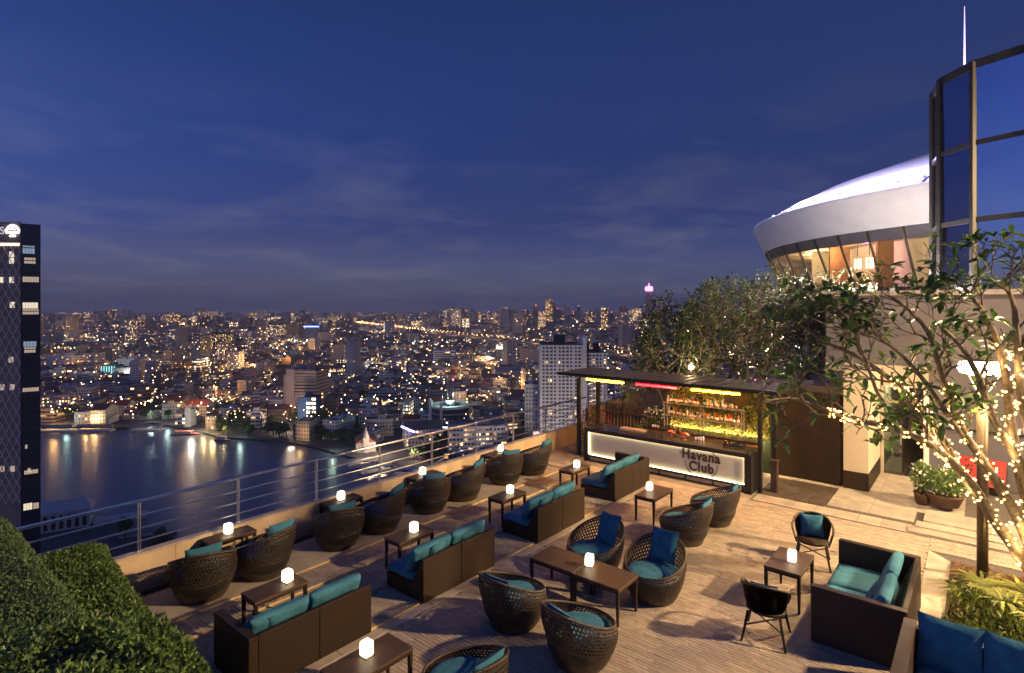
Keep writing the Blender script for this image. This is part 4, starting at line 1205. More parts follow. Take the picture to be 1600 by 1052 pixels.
# red dotted board seat by the wall
rb = thing('red_dotted_bench', 'bright red sloping bench with black dots by the pale wall', 'bench', at(1545, 15.2), 0)
rb.rotation_euler = (0, 0, math.radians(-8)); rb.scale = (0.72, 0.72, 0.72)
for k, x in enumerate((-0.62, 0.12)):
    vs = [(x - 0.34, 0, 0.35), (x + 0.34, 0, 0.35), (x + 0.34, 0.42, 1.30), (x - 0.34, 0.42, 1.30)]
    n_ = Vector((0, -0.95, 0.42)).normalized() * 0.03
    v2 = [tuple(Vector(v) - n_) for v in vs]
    pn = MB().add(vs + v2, [(0, 1, 2, 3), (7, 6, 5, 4), (0, 4, 5, 1), (1, 5, 6, 2), (2, 6, 7, 3), (3, 7, 4, 0)]).build('board', MT['red_plastic'], rb)
    for i in range(12):
        u, v = rng.uniform(-0.28, 0.28), rng.uniform(0.08, 0.92)
        c_ = Vector((x + u, 0.42 * v, 0.35 + 0.95 * v)) + n_ * 0.12
        ring_ = []
        for q in range(8):
            aa = q * PI / 4
            ring_.append(tuple(c_ + Vector((0.034 * math.cos(aa), 0.0137 * math.sin(aa), 0.031 * math.sin(aa)))))
        MB().add(ring_, [tuple(range(8))]).build('dot', MT['black_metal'], pn)
one(-0.98, 0.48, 0.30, 0.60, 0.0, 0.34).build('base', MT['black_metal'], rb)
# ------------------------------------------------------------------ hedges
def hedge(name, label, box, nleaf, size, m, seed, rnd_top=0.12, wob=0.05, faces='tse'):
    x0, x1, y0, y1, z0, z1 = box
    r = random.Random(seed)
    t = thing(name, label, 'hedge', ((x0 + x1) / 2, (y0 + y1) / 2, z0))
    cx_, cy_ = (x0 + x1) / 2, (y0 + y1) / 2
    ins = 0.13
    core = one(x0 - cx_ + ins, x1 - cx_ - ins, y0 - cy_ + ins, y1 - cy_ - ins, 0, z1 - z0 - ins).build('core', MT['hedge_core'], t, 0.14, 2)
    hx, hy, hz = (x1 - x0) / 2, (y1 - y0) / 2, z1 - z0
    A = {'t': 4 * hx * hy, 's': 2 * hx * hz, 'n': 2 * hx * hz, 'e': 2 * hy * hz, 'w': 2 * hy * hz}
    ks = list(faces); ws = [A[k] for k in ks]
    def smp():
        k = r.choices(ks, ws)[0]
        u, v = r.uniform(-1, 1), r.uniform(-1, 1)
        if k == 't': p, n = Vector((u * hx, v * hy, hz)), Vector((0, 0, 1))
        elif k == 's': p, n = Vector((u * hx, hy, (v + 1) / 2 * hz)), Vector((0, 1, 0))
        elif k == 'n': p, n = Vector((u * hx, -hy, (v + 1) / 2 * hz)), Vector((0, -1, 0))
        elif k == 'e': p, n = Vector((hx, u * hy, (v + 1) / 2 * hz)), Vector((1, 0, 0))
        else: p, n = Vector((-hx, u * hy, (v + 1) / 2 * hz)), Vector((-1, 0, 0))
        # rounded shoulders
        ex, ey, ez = max(0, abs(p.x) - (hx - rnd_top)), max(0, abs(p.y) - (hy - rnd_top)), max(0, p.z - (hz - rnd_top))
        e = math.sqrt(ex * ex + ey * ey + ez * ez)
        if e > rnd_top:
            c = Vector((math.copysign(min(abs(p.x), hx - rnd_top), p.x), math.copysign(min(abs(p.y), hy - rnd_top), p.y), min(p.z, hz - rnd_top)))
            n = (p - c).normalized(); p = c + n * rnd_top
        w = noise.noise(Vector((p.x + cx_, p.y + cy_, p.z)) * 3.1) * wob + noise.noise(Vector((p.x, p.y, p.z)) * 9.0) * wob * 0.6
        return p + n * (w - r.random() ** 2 * 0.07), n
    o = leaf_cloud(nleaf, smp, size, r, up=0.6, aspect=0.62).build('leaves', MT[m], t)
    o['kind'] = 'stuff'
    return t
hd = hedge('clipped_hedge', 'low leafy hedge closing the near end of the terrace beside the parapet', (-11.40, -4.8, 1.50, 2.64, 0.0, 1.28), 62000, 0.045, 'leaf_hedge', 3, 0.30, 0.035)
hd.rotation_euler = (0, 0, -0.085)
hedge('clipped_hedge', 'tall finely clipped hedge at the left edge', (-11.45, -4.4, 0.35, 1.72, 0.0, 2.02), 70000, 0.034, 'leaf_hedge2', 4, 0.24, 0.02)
def mound(name, label, c, rad, nleaf, size, m, seed):
    r = random.Random(seed)
    t = thing(name, label, 'hedge', c)
    mb = MB()
    prof = []
    for i in range(12):
        a = PI / 2 * i / 11
        prof.append((max(0.01, 0.93 * math.cos(a) ** 0.6), 0.93 * math.sin(a) ** 0.7))
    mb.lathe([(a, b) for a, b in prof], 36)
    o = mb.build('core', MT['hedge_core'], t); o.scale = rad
    def smp():
        while True:
            v = Vector((r.uniform(-1, 1), r.uniform(-1, 1), r.uniform(0, 1)))
            if 0.2 < v.length < 1: break
        v.normalize()
        ca = math.sqrt(v.x ** 2 + v.y ** 2)
        k = (ca ** 0.6) / max(ca, 1e-4)
        p = Vector((v.x * k, v.y * k, v.z ** 0.7))
        w = 1 + 0.05 * noise.noise(Vector((p.x, p.y, p.z)) * 4) + 0.03 * noise.noise(Vector((p.x, p.y, p.z)) * 11) - r.random() ** 2 * 0.06
        return Vector((p.x * rad[0] * w, p.y * rad[1] * w, p.z * rad[2] * w)), v
    leaf_cloud(nleaf, smp, size, r, up=0.6, aspect=0.62).build('leaves', MT[m], t)['kind'] = 'stuff'
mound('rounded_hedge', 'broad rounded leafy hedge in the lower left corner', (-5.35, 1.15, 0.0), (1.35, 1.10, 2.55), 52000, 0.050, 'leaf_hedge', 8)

# ------------------------------------------------------------------ trees
def big_leaf(mb, p, d, L, W, r, droop=0.25):
    d = d.normalized()
    sd = d.cross(Vector((0, 0, 1)))
    if sd.length < 0.05: sd = Vector((1, 0, 0))
    sd = (sd.normalized() + Vector((0, 0, r.uniform(-.5, .5)))).normalized()
    up = sd.cross(d)
    vs = []
    for u, w in ((0.0, 0.05), (0.3, 0.72), (0.62, 1.0), (0.86, 0.62), (1.0, 0.02)):
        c = p + d * L * u - Vector((0, 0, 1)) * droop * L * u * u
        for s in (-1, 0, 1):
            vs.append(tuple(c + sd * s * W * w * 0.5 + up * (0.12 * W * w * abs(s))))
    fs = []
    for i in range(4):
        for j in range(2):
            fs.append((i * 3 + j, i * 3 + j + 1, (i + 1) * 3 + j + 1, (i + 1) * 3 + j))
    mb.add(vs, fs, 0, True)
def rand_dir(r):
    while True:
        v = Vector((r.uniform(-1, 1), r.uniform(-1, 1), r.uniform(-1, 1)))
        if 0.1 < v.length < 1: return v.normalized()
def fork(mb, p, d, L, rad, depth, r, tips, up=0.25, spread=0.75, n=6, shrink=0.78):
    pts = [p]; rads = [rad]
    q = p.copy(); dd = d.normalized()
    for k in range(3):
        dd = (dd + rand_dir(r) * 0.17 + Vector((0, 0, up * 0.25))).normalized()
        q = q + dd * L / 3
        pts.append(q.copy()); rads.append(rad * (1 - 0.09 * (k + 1)))
    mb.tube(pts, rads, n if rad > 0.02 else 5, cap=depth == 0)
    if depth == 0:
        tips.append((q, dd)); return
    kids = 2 if r.random() < 0.55 else 3
    base = rand_dir(r)
    a0 = r.random() * 6.28
    s1 = dd.orthogonal().normalized(); s2 = dd.cross(s1)
    for k in range(kids):
        a = a0 + 2 * PI * k / kids + r.uniform(-0.4, 0.4)
        nd = (dd + (s1 * math.cos(a) + s2 * math.sin(a)) * spread * r.uniform(0.7, 1.25) + Vector((0, 0, up))).normalized()
        fork(mb, q, nd, L * shrink * r.uniform(0.8, 1.15), max(0.0045, rad * 0.72), depth - 1, r, tips, up, spread, n, shrink)
    if r.random() < 0.25: tips.append((q, dd))
def bg_tree(base, width, top, seed, label, depth=6):
    r = random.Random(seed)
    t = thing('frangipani_tree', label, 'tree', base, 0, 'dense frangipani trees behind the bar')
    mb = MB(); tips = []
    MBt = MB()
    for k in range(4):
        a = k * 1.57 + r.random() * 0.6
        MBt.tube([(0, 0, -0.02), (0.1 * math.cos(a), 0.1 * math.sin(a), 0.7), (0.4 * math.cos(a), 0.4 * math.sin(a), 1.5)], [0.14, 0.11, 0.075], 8)
        fork(mb, Vector((0.4 * math.cos(a), 0.4 * math.sin(a), 1.5)), Vector((math.cos(a) * 0.7, math.sin(a) * 0.7, 0.75)), 0.95, 0.070, depth, r, tips, 0.02, 0.85, 6, 0.80)
    xs = [abs(p.x) for p, d in tips] + [abs(p.y) for p, d in tips]; zs = [p.z for p, d in tips]
    xs.sort(); sx = (width / 2) / xs[int(len(xs) * 0.97)]; zs.sort(); sz = (top - 1.5) / (zs[int(len(zs) * 0.985)] - 1.5)
    f = lambda v: (v[0] * sx, v[1] * sx, 1.5 + (v[2] - 1.5) * sz if v[2] > 1.5 else v[2])
    MBt.v = [f(v) for v in MBt.v]; mb.v = [f(v) for v in mb.v]
    MBt.build('trunk', MT['bark'], t)
    mb.build('branches', MT['bark_dark'], t)
    pts = [(Vector(f(p)), d) for p, d in tips]
    def smp():
        p, d = pts[r.randrange(len(pts))]
        return p + rand_dir(r) * 0.10, (d + rand_dir(r) * 0.8).normalized()
    leaf_cloud(int(len(pts) * 3.8), smp, 0.165, r, up=0.5, aspect=0.42).build('crown', MT['leaf_dark'], t)['kind'] = 'stuff'
    return len(pts)
for i, (px, d, w, top) in enumerate(((1108, 22.5, 6.0, 6.0), (1200, 23.0, 6.8, 6.35), (1300, 22.0, 6.2, 5.9), (1045, 21.6, 3.4, 4.6))):
    b = at(px, d, 0.0)
    nn_ = bg_tree(b, w, top, 31 + i, ['dense frangipani tree rising behind the bright garden lamp', 'dense frangipani tree behind the bottle rack end of the bar', 'dense frangipani tree between the bar and the saucer lounge', 'small low frangipani tree behind the river half of the canopy'][i])
# the near frangipani trees wound with fairy lights; limbs surveyed as 3-D polylines
LIMBS_A = [
    [(1632, 925, 10.2, .105), (1605, 885, 10.15, .095), (1560, 822, 10.0, .080), (1510, 748, 9.85, .068), (1460, 700, 9.7, .056), (1405, 672, 9.55, .046), (1330, 655, 9.4, .034), (1290, 640, 9.3, .026), (1235, 622, 9.15, .018), (1190, 630, 9.0, .012)],
    [(1575, 843, 10.05, .074), (1500, 735, 10.0, .062), (1475, 690, 9.95, .056), (1440, 640, 9.9, .048), (1400, 600, 9.85, .042), (1345, 560, 9.8, .034), (1290, 535, 9.75, .024), (1240, 500, 9.7, .016)],
    [(1632, 925, 10.2, .100), (1600, 830, 9.95, .080), (1555, 750, 9.75, .066), (1515, 690, 9.6, .056), (1490, 640, 9.5, .048), (1470, 580, 9.4, .040), (1450, 520, 9.3, .030), (1420, 485, 9.2, .020), (1395, 465, 9.1, .014)],
    [(1405, 672, 9.55, .036), (1370, 610, 9.5, .028), (1350, 555, 9.45, .022), (1330, 505, 9.4, .015)],
    [(1510, 690, 9.6, .040), (1440, 590, 9.3, .032), (1390, 540, 9.15, .024), (1340, 520, 9.05, .018), (1285, 510, 8.95, .012)],
]
LIMBS_B = [
    [(1655, 930, 9.9, .105), (1610, 800, 9.7, .080), (1585, 700, 9.6, .066), (1575, 620, 9.5, .056), (1560, 540, 9.4, .046), (1530, 480, 9.3, .034), (1500, 445, 9.2, .022), (1470, 430, 9.1, .014)],
    [(1640, 880, 9.8, .085), (1600, 740, 9.4, .066), (1550, 650, 9.2, .052), (1530, 590, 9.1, .042), (1500, 540, 9.0, .030), (1470, 510, 8.95, .020)],
    [(1655, 930, 9.9, .095), (1630, 780, 9.3, .070), (1600, 640, 9.1, .056), (1590, 560, 9.0, .046), (1585, 480, 8.9, .034), (1570, 440, 8.85, .022), (1590, 415, 8.8, .014)],
    [(1590, 560, 9.0, .036), (1610, 500, 8.9, .028), (1600, 440, 8.8, .018)],
]
strings = []
def lit_tree(limbs, seed, label, lit):
    r = random.Random(seed)
    b = pd(limbs[0][0][0], limbs[0][0][1], limbs[0][0][2])
    t = thing('frangipani_tree', label, 'tree', (b.x, b.y, 0), 0, 'fairy-lit frangipani trees')
    tw_ = MB(); tips = []
    for li, L in enumerate(limbs):
        P = [pd(a, b_, d) - Vector((b.x, b.y, 0)) for a, b_, d, _ in L]
        rd = [q[3] for q in L]
        # smooth the polyline
        pts, rds = [], []
        for i in range(len(P) - 1):
            p0, p1, p2, p3 = P[max(i - 1, 0)], P[i], P[i + 1], P[min(i + 2, len(P) - 1)]
            for k in range(4):
                s = k / 4
                pts.append(0.5 * ((2 * p1) + (p2 - p0) * s + (2 * p0 - 5 * p1 + 4 * p2 - p3) * s * s + (3 * p1 - p0 - 3 * p2 + p3) * s ** 3) + rand_dir(r) * 0.008)
                rds.append((rd[i] + (rd[i + 1] - rd[i]) * s) * (1.0 + 0.15 * min(1, rd[i] / 0.06)))
        pts.append(P[-1]); rds.append(rd[-1])
        if li == 0 or li == 2: pts[0].z = max(-0.02, min(pts[0].z, -0.02))
        MB().tube(pts, rds, 9).build('trunk' if li == 0 else 'limb', MT['bark'], t)
        if li in lit: strings.append(([p + Vector((b.x, b.y, 0)) for p in pts], rds, lit[li]))
        n = len(pts)
        for i in range(int(n * 0.42), n, 2):
            d = (pts[min(i + 1, n - 1)] - pts[i - 1]).normalized()
            s1 = d.orthogonal().normalized(); s2 = d.cross(s1); a = r.random() * 6.28
            nd = (d * 0.6 + (s1 * math.cos(a) + s2 * math.sin(a)) * 0.8 + Vector((0, 0, 0.45))).normalized()
            fork(tw_, pts[i], nd, r.uniform(0.24, 0.38), max(0.010, rds[i] * 0.55), 2 if r.random() < 0.6 else 3, r, tips, 0.16, 0.75, 6, 0.82)
        tips.append((pts[-1], (pts[-1] - pts[-2]).normalized()))
    tw_.build('twigs', MT['bark'], t)['kind'] = 'stuff'
    lv = MB()
    for p, d in tips:
        if r.random() < 0.48: continue
        for k in range(r.randint(3, 6)):
            a = r.random() * 6.28
            s1 = d.orthogonal().normalized(); s2 = d.cross(s1)
            ld = d * 0.5 + (s1 * math.cos(a) + s2 * math.sin(a)) * 0.9 + Vector((0, 0, 0.15))
            L_ = r.uniform(0.15, 0.28)
            big_leaf(lv, p, ld, L_, L_ * r.uniform(0.32, 0.42), r, r.uniform(0.1, 0.5))
    lv.build('crown', MT['leaf_big'], t)['kind'] = 'stuff'
    return len(tips)
lit_tree(LIMBS_A, 41, 'near frangipani tree with fairy lights reaching towards the bar', {0: 0.78, 1: 0.62, 2: 0.60})
lit_tree(LIMBS_B, 42, 'near frangipani tree with fairy lights rising along the right edge', {0: 0.60, 1: 0.48, 2: 0.52})
bulb_me = MB().ball((0, 0, 0), 0.0175, 6).mesh('bulb', MT['bulb'])
names_s = ['on the limb reaching to the bar', 'second limb above the bar side', 'steep limb before the lamp post', 'on the outer trunk at the right edge', 'on the upper limb of the outer tree', 'on the trunk cut by the right edge']
rb_ = random.Random(77)
tot = 0
for si, (pts, rds, frac) in enumerate(strings):
    t = thing('fairy_lights', 'warm fairy lights wound round the frangipani ' + names_s[si], 'lights', (0, 0, 0), 0, 'fairy light strings')
    n = int(len(pts) * frac)
    wire = []
    turns = n * 1.6
    cnt = 0
    for k in range(n * 12):
        u = k / 12.0
        i = min(int(u), n - 2); fr = u - i
        p = pts[i].lerp(pts[i + 1], fr); rad = rds[i] + (rds[i + 1] - rds[i]) * fr
        d = (pts[i + 1] - pts[i]).normalized(); s1 = d.orthogonal().normalized(); s2 = d.cross(s1)
        a = u * 3.3
        q = p + (s1 * math.cos(a) + s2 * math.sin(a)) * (rad + 0.008)
        wire.append(q)
        if k % 2 == 0 and q.z > 0.1:
            off = rand_dir(rb_) * 0.045
            o = link('bulb', bulb_me, t, q + (s1 * math.cos(a) + s2 * math.sin(a)) * 0.012 + off)
            cnt += 1
    MB().tube(wire, 0.004, 4, cap=False).build('wire', MT['wire'], t)
    tot += cnt
    for q in range(3):
        w_ = wire[int(len(wire) * (q + 0.5) / 3)]
        point('fairy_glow', w_ + Vector((-0.10, -0.16, 0.02)), 9, (1.0, 0.62, 0.24), 0.02, t)
print('bulbs', tot)

# ------------------------------------------------------------------ lamp posts
def lamp_post(base, h, label, power, group='terrace lamp posts', r_sh=0.42):
    t = thing('lamp_post', label, 'lamp post', base, 0, group)
    MB().tube([(0, 0, 0), (0, 0, h - 0.34)], 0.088, 16).build('post', MT['bronze_post'], t)
    for q in range(3):
        a = q * 2.094 + 0.4
        MB().tube([(0.07 * math.cos(a), 0.07 * math.sin(a), h - 0.36), (0.30 * math.cos(a), 0.30 * math.sin(a), h + 0.06)], 0.010, 6).build('strut', MT['bronze_post'], t)
    MB().lathe([(0.001, h + 0.31), (0.20, h + 0.30), (0.21, h + 0.275), (0.001, h + 0.275)], 32).build('shade', MT['bronze_post'], t)
    MB().lathe([(0.10, h + 0.001), (r_sh * 0.80, h + 0.05), (r_sh * 0.92, h + 0.15), (r_sh * 0.80, h + 0.25), (0.001, h + 0.274)], 32).build('diffuser', MT['lamp_lit'], t)
    point('lamp_post_glow', (0, 0, h - 0.14), power, (1.0, 0.66, 0.30), 0.12, t)
    return t
lamp_post((0.01, 13.82, 0.0), 3.82, 'bronze lamp post with a broad bright shade in the planted bed', 1300)
def fill_mast(base, h, label, power):
    t = thing('added_fill_mast', label, 'lamp post', base)
    MB().tube([(0, 0, 0), (0, 0, h)], [0.14, 0.08], 12).build('mast', MT['bronze_post'], t)
    MB().lathe([(0.05, h + 0.02), (0.45, h - 0.02), (0.45, h + 0.10), (0.05, h + 0.16)], 24).build('hood', MT['bronze_post'], t)
    point('added_fill_mast_glow', (-0.25, -0.1, h - 0.22), power, (1.0, 0.67, 0.35), 0.40, t)
fill_mast((13.0, 16.5, 0.0), 11.5, 'unseen assumed fill light on a tall mast added beyond the right edge', 32000)  # out of view; assumed and added to even out the terrace light
def globe_lamp(base, h, label, power):
    t = thing('garden_lamp', label, 'lamp', base, 0, 'garden lamps among the trees')
    MB().tube([(0, 0, 0), (0, 0, h - 0.08)], 0.03, 8).build('post', MT['bronze_post'], t)
    MB().ball((0, 0, h), 0.09, 12).build('globe', MT['lamp_lit'], t)
    point('garden_lamp_glow', (0, 0, h + 0.17), power, (1.0, 0.70, 0.36), 0.09, t)
globe_lamp(at(1080, 20.3, 0), 2.92, 'bright garden lamp rising behind the bar canopy below the trees', 70)
globe_lamp(at(1142, 22.6, 0), 3.2, 'garden lamp half hidden among branches behind the canopy', 45)
globe_lamp(at(1200, 23.2, 0), 3.3, 'garden lamp among branches nearest the saucer lounge', 45)
# ------------------------------------------------------------------ planted bed and pots
bed = thing('planting_bed', 'bed of leaf litter beside the walk', 'planter')
one(-0.46, 4.0, 9.82, 14.31, -0.02, 0.03).build('soil', MT['soil'], bed)
one(-0.475, -0.462, 9.82, 14.32, -0.02, 0.045).build('edging', MT['black_metal'], bed)
rl = random.Random(9)
lit_ = MB()
def s_lit(): return Vector((rl.uniform(-0.44, 2.2), rl.uniform(9.9, 14.25), 0.04 + rl.random() * 0.03)), Vector((0, 0, 0.3))
tag(leaf_cloud(3500, s_lit, 0.07, rl, up=0, aspect=0.5).build('fallen_leaves', leaf_mat('dry_leaf', (0.22, 0.10, 0.04), 0.5, 0.1)), 'dry fallen leaves covering the soil of the bed', 'leaves', kind='stuff')
def s_cov():
    x, y = rl.uniform(-0.42, 2.2), rl.uniform(10.9, 12.7)
    if x < -0.15 and rl.random() < 0.6: x += 0.5
    hgt = 0.06 + 0.30 * max(0, noise.noise(Vector((x * 1.3, y * 1.3, 2))) + 0.25)
    return Vector((x, y, 0.05 + rl.random() * hgt)), Vector((0, 0, 1))
tag(leaf_cloud(5000, s_cov, 0.11, rl, up=1.0, aspect=0.45).build('ground_cover', MT['leaf_cover']), 'low green ground cover growing in the bed', 'plants', kind='stuff')
for k, (x, y, sc_) in enumerate(((0.02, 13.25, 1.25), (0.55, 13.35, 1.35), (0.28, 12.75, 1.3), (0.95, 12.95, 1.3), (-0.18, 12.80, 1.05), (0.80, 12.35, 1.2), (1.35, 13.2, 1.3))):
    t = thing('spider_plant', 'variegated strap-leaved plant in the bed, %s from the lamp post' % WORDS[k], 'plant', (x, y, 0.03), 0, 'strap-leaved plants in the bed')
    mb = MB()
    for i in range(60):
        a = rl.random() * 6.28; L_ = rl.uniform(0.30, 0.60) * sc_
        out = Vector((math.cos(a), math.sin(a), 0)); sd = Vector((-math.sin(a), math.cos(a), 0))
        hgt = rl.uniform(0.5, 1.0); vs = []
        for q in range(6):
            u = q / 5
            c = out * L_ * u * rl.uniform(0.96, 1.02) + Vector((0, 0, 1)) * L_ * (hgt * u - hgt * 0.95 * u * u * rl.uniform(0.95, 1.05)) + Vector((0, 0, 0.03))
            w = 0.021 * sc_ * (1 - u ** 2.2) + 0.002
            vs += [tuple(c - sd * w), tuple(c + Vector((0, 0, -0.004))), tuple(c + sd * w)]
        fs = []
        for q in range(5):
            for j in range(2): fs.append((q * 3 + j, q * 3 + j + 1, q * 3 + j + 4, q * 3 + j + 3))
        mb.add(vs, fs, 0, True)
    mb.build('leaves', MT['leaf_plant'], t)['kind'] = 'stuff'
flowering(-0.72, 17.95, 0.105, 0.52, 0.62, 'flower_white', 1500, 130, 'potted white flowering shrub beside the entrance steps', 'potted_shrub', (0.40, 0.30), 0.085, 'leaf_hedge')
flowering(-1.18, 18.05, 0.006, 0.26, 0.80, 'flower_white', 700, 70, 'smaller white flowering shrub left of the terracotta pot', 'potted_shrub', (0.20, 0.30), 0.08, 'leaf_hedge')
# ------------------------------------------------------------------ river and city ground
ZG, ZW = -103.2, -104.85
def g(py, z=ZG): return FPX * (EYE - z) / (py - 477)
def facade_mat(name, cw=2.5, ch=3.1, fx=(0.27, 0.73), fy=(0.32, 0.76), dark=(0.02, 0.022, 0.03), lit_gain=1.0):
    m, n, l, p = new_mat(name)
    uv = n.new('ShaderNodeUVMap'); uv.uv_map = 'wall'
    at_ = n.new('ShaderNodeAttribute'); at_.attribute_name = 'tint'
    sx = n.new('ShaderNodeSeparateXYZ'); l.new(uv.outputs[0], sx.inputs[0])
    def mth(op, a, b=None, c=None):
        q = n.new('ShaderNodeMath'); q.operation = op
        for i, v in enumerate((a, b, c)):
            if v is None: continue
            if isinstance(v, (int, float)): q.inputs[i].default_value = v
            else: l.new(v, q.inputs[i])
        return q.outputs[0]
    u, v = mth('DIVIDE', sx.outputs[0], cw), mth('DIVIDE', sx.outputs[1], ch)
    fu, fv, iu, iv = mth('FRACT', u), mth('FRACT', v), mth('FLOOR', u), mth('FLOOR', v)
    mask = mth('MULTIPLY', mth('MULTIPLY', mth('GREATER_THAN', fu, fx[0]), mth('LESS_THAN', fu, fx[1])), mth('MULTIPLY', mth('GREATER_THAN', fv, fy[0]), mth('LESS_THAN', fv, fy[1])))
    cb = n.new('ShaderNodeCombineXYZ'); l.new(iu, cb.inputs[0]); l.new(iv, cb.inputs[1]); l.new(at_.outputs['Alpha'], cb.inputs[2])
    wn_ = n.new('ShaderNodeTexWhiteNoise'); wn_.noise_dimensions = '3D'
    sc_ = n.new('ShaderNodeVectorMath'); sc_.operation = 'MULTIPLY_ADD'; sc_.inputs[1].default_value = (1, 1, 97.3); sc_.inputs[2].default_value = (0.37, 0.21, 0.13)
    l.new(cb.outputs[0], sc_.inputs[0]); l.new(sc_.outputs[0], wn_.inputs['Vector'])
    # share of lit rooms differs from house to house
    fr = mth('FRACT', mth('MULTIPLY', at_.outputs['Alpha'], 7.31))
    share = mth('ADD', 0.035, mth('MULTIPLY', mth('POWER', fr, 5.0), 0.65))
    lit = mth('MULTIPLY', mask, mth('LESS_THAN', wn_.outputs['Value'], share))
    cr = n.new('ShaderNodeValToRGB'); cr.color_ramp.interpolation = 'CONSTANT'
    e = cr.color_ramp.elements
    e[0].position = 0; e[0].color = (1.0, 0.55, 0.20, 1); e[1].position = 0.28; e[1].color = (1.0, 0.80, 0.50, 1)
    e.new(0.55).color = (0.80, 0.95, 1.0, 1); e.new(0.93).color = (0.45, 1.0, 0.80, 1); e.new(0.97).color = (0.35, 0.45, 1.0, 1)
    sp = n.new('ShaderNodeSeparateColor'); l.new(wn_.outputs['Color'], sp.inputs[0])
    l.new(sp.outputs[0], cr.inputs[0])
    st = mth('MULTIPLY', lit, mth('ADD', 0.6 * lit_gain, mth('MULTIPLY', mth('POWER', sp.outputs[1], 3.0), 7.0 * lit_gain)))
    mx = n.new('ShaderNodeMix'); mx.data_type = 'RGBA'
    l.new(mask, mx.inputs['Factor']); l.new(at_.outputs['Color'], mx.inputs['A']); mx.inputs['B'].default_value = (*dark, 1)
    l.new(mx.outputs['Result'], p.inputs['Base Color'])
    l.new(cr.outputs[0], p.inputs['Emission Color']); l.new(st, p.inputs['Emission Strength'])
    p.inputs['Roughness'].default_value = 0.7
    m.cycles.emission_sampling = 'NONE'
    return m
MT['facade'] = facade_mat('city_facade')
MT['ribbon'] = facade_mat('ribbon_facade', 4.0, 3.4, (0.04, 0.96), (0.35, 0.78))
MT['glassfac'] = facade_mat('glass_facade', 3.0, 3.4, (0.03, 0.97), (0.05, 0.95), (0.012, 0.018, 0.028), 0.7)
def tint_mat(name):
    m, n, l, p = new_mat(name)
    at_ = n.new('ShaderNodeAttribute'); at_.attribute_name = 'tint'
    tc = n.new('ShaderNodeTexCoord'); nz = n.new('ShaderNodeTexNoise'); nz.inputs['Scale'].default_value = 0.15
    l.new(tc.outputs['Object'], nz.inputs['Vector'])
    mr = n.new('ShaderNodeMapRange'); mr.inputs['To Min'].default_value = 0.7; mr.inputs['To Max'].default_value = 1.25; l.new(nz.outputs['Fac'], mr.inputs['Value'])
    hs = n.new('ShaderNodeHueSaturation'); l.new(at_.outputs['Color'], hs.inputs['Color']); l.new(mr.outputs[0], hs.inputs['Value'])
    l.new(hs.outputs[0], p.inputs['Base Color']); p.inputs['Roughness'].default_value = 0.85
    return m
MT['tint'] = tint_mat('city_roof')
class CB:
    """city mesh: quads with wall UVs in metres and a per-face tint"""
    def __init__(s): s.v, s.f, s.uv, s.t, s.m = [], [], [], [], []
    def quad(s, pts, uv, tint, m):
        o = len(s.v); s.v.extend(pts); s.f.append(tuple(range(o, o + len(pts)))); s.uv.extend(uv); s.t.append(tint); s.m.append(m)
    def block(s, c, w, l, h, yaw, tint, z0=ZG, mw=0, roof=(0.08, 0.075, 0.08), gable=0.0, seed=0.5):
        ca, sa = math.cos(yaw), math.sin(yaw)
        P = [(c[0] + x * ca - y * sa, c[1] + x * sa + y * ca) for x, y in ((-w / 2, -l / 2), (w / 2, -l / 2), (w / 2, l / 2), (-w / 2, l / 2))]
        z1 = z0 + h
        T = (*tint, seed); RTn = (*roof, seed)
        off = seed * 1000 // 1 * 3.2
        for i in range(4):
            a, b = P[i], P[(i + 1) % 4]
            L = w if i % 2 == 0 else l
            s.quad([(a[0], a[1], z0), (b[0], b[1], z0), (b[0], b[1], z1), (a[0], a[1], z1)], [(off, 0), (off + L, 0), (off + L, h), (off, h)], T, mw)
        if gable > 0:
            e = [((P[0][0] + P[3][0]) / 2, (P[0][1] + P[3][1]) / 2, z1 + gable), ((P[1][0] + P[2][0]) / 2, (P[1][1] + P[2][1]) / 2, z1 + gable)]
            V = [(x, y, z1) for x, y in P]
            z4 = [(0, 0)] * 4
            s.quad([V[0], V[1], e[1], e[0]], z4, RTn, 1); s.quad([V[2], V[3], e[0], e[1]], z4, RTn, 1)
            s.quad([V[1], V[2], e[1]], z4[:3], T, 1); s.quad([V[3], V[0], e[0]], z4[:3], T, 1)
        else:
            s.quad([(x, y, z1) for x, y in P], [(0, 0)] * 4, RTn, 1)
    def mesh(s, name, wall='facade'):
        me = bpy.data.meshes.new(name)
        me.from_pydata(s.v, [], s.f)
        me.materials.append(MT[wall]); me.materials.append(MT['tint']); me.materials.append(MT['ribbon']); me.materials.append(MT['glassfac'])
        me.polygons.foreach_set('material_index', s.m)
        uvl = me.uv_layers.new(name='wall'); uvl.data.foreach_set('uv', [x for q in s.uv for x in q])
        a = me.attributes.new('tint', 'FLOAT_COLOR', 'FACE'); a.data.foreach_set('color', [x for q in s.t for x in q])
        me.update()
        return me
def merge_block(cb, *a, **k): cb.block(*a, **k)

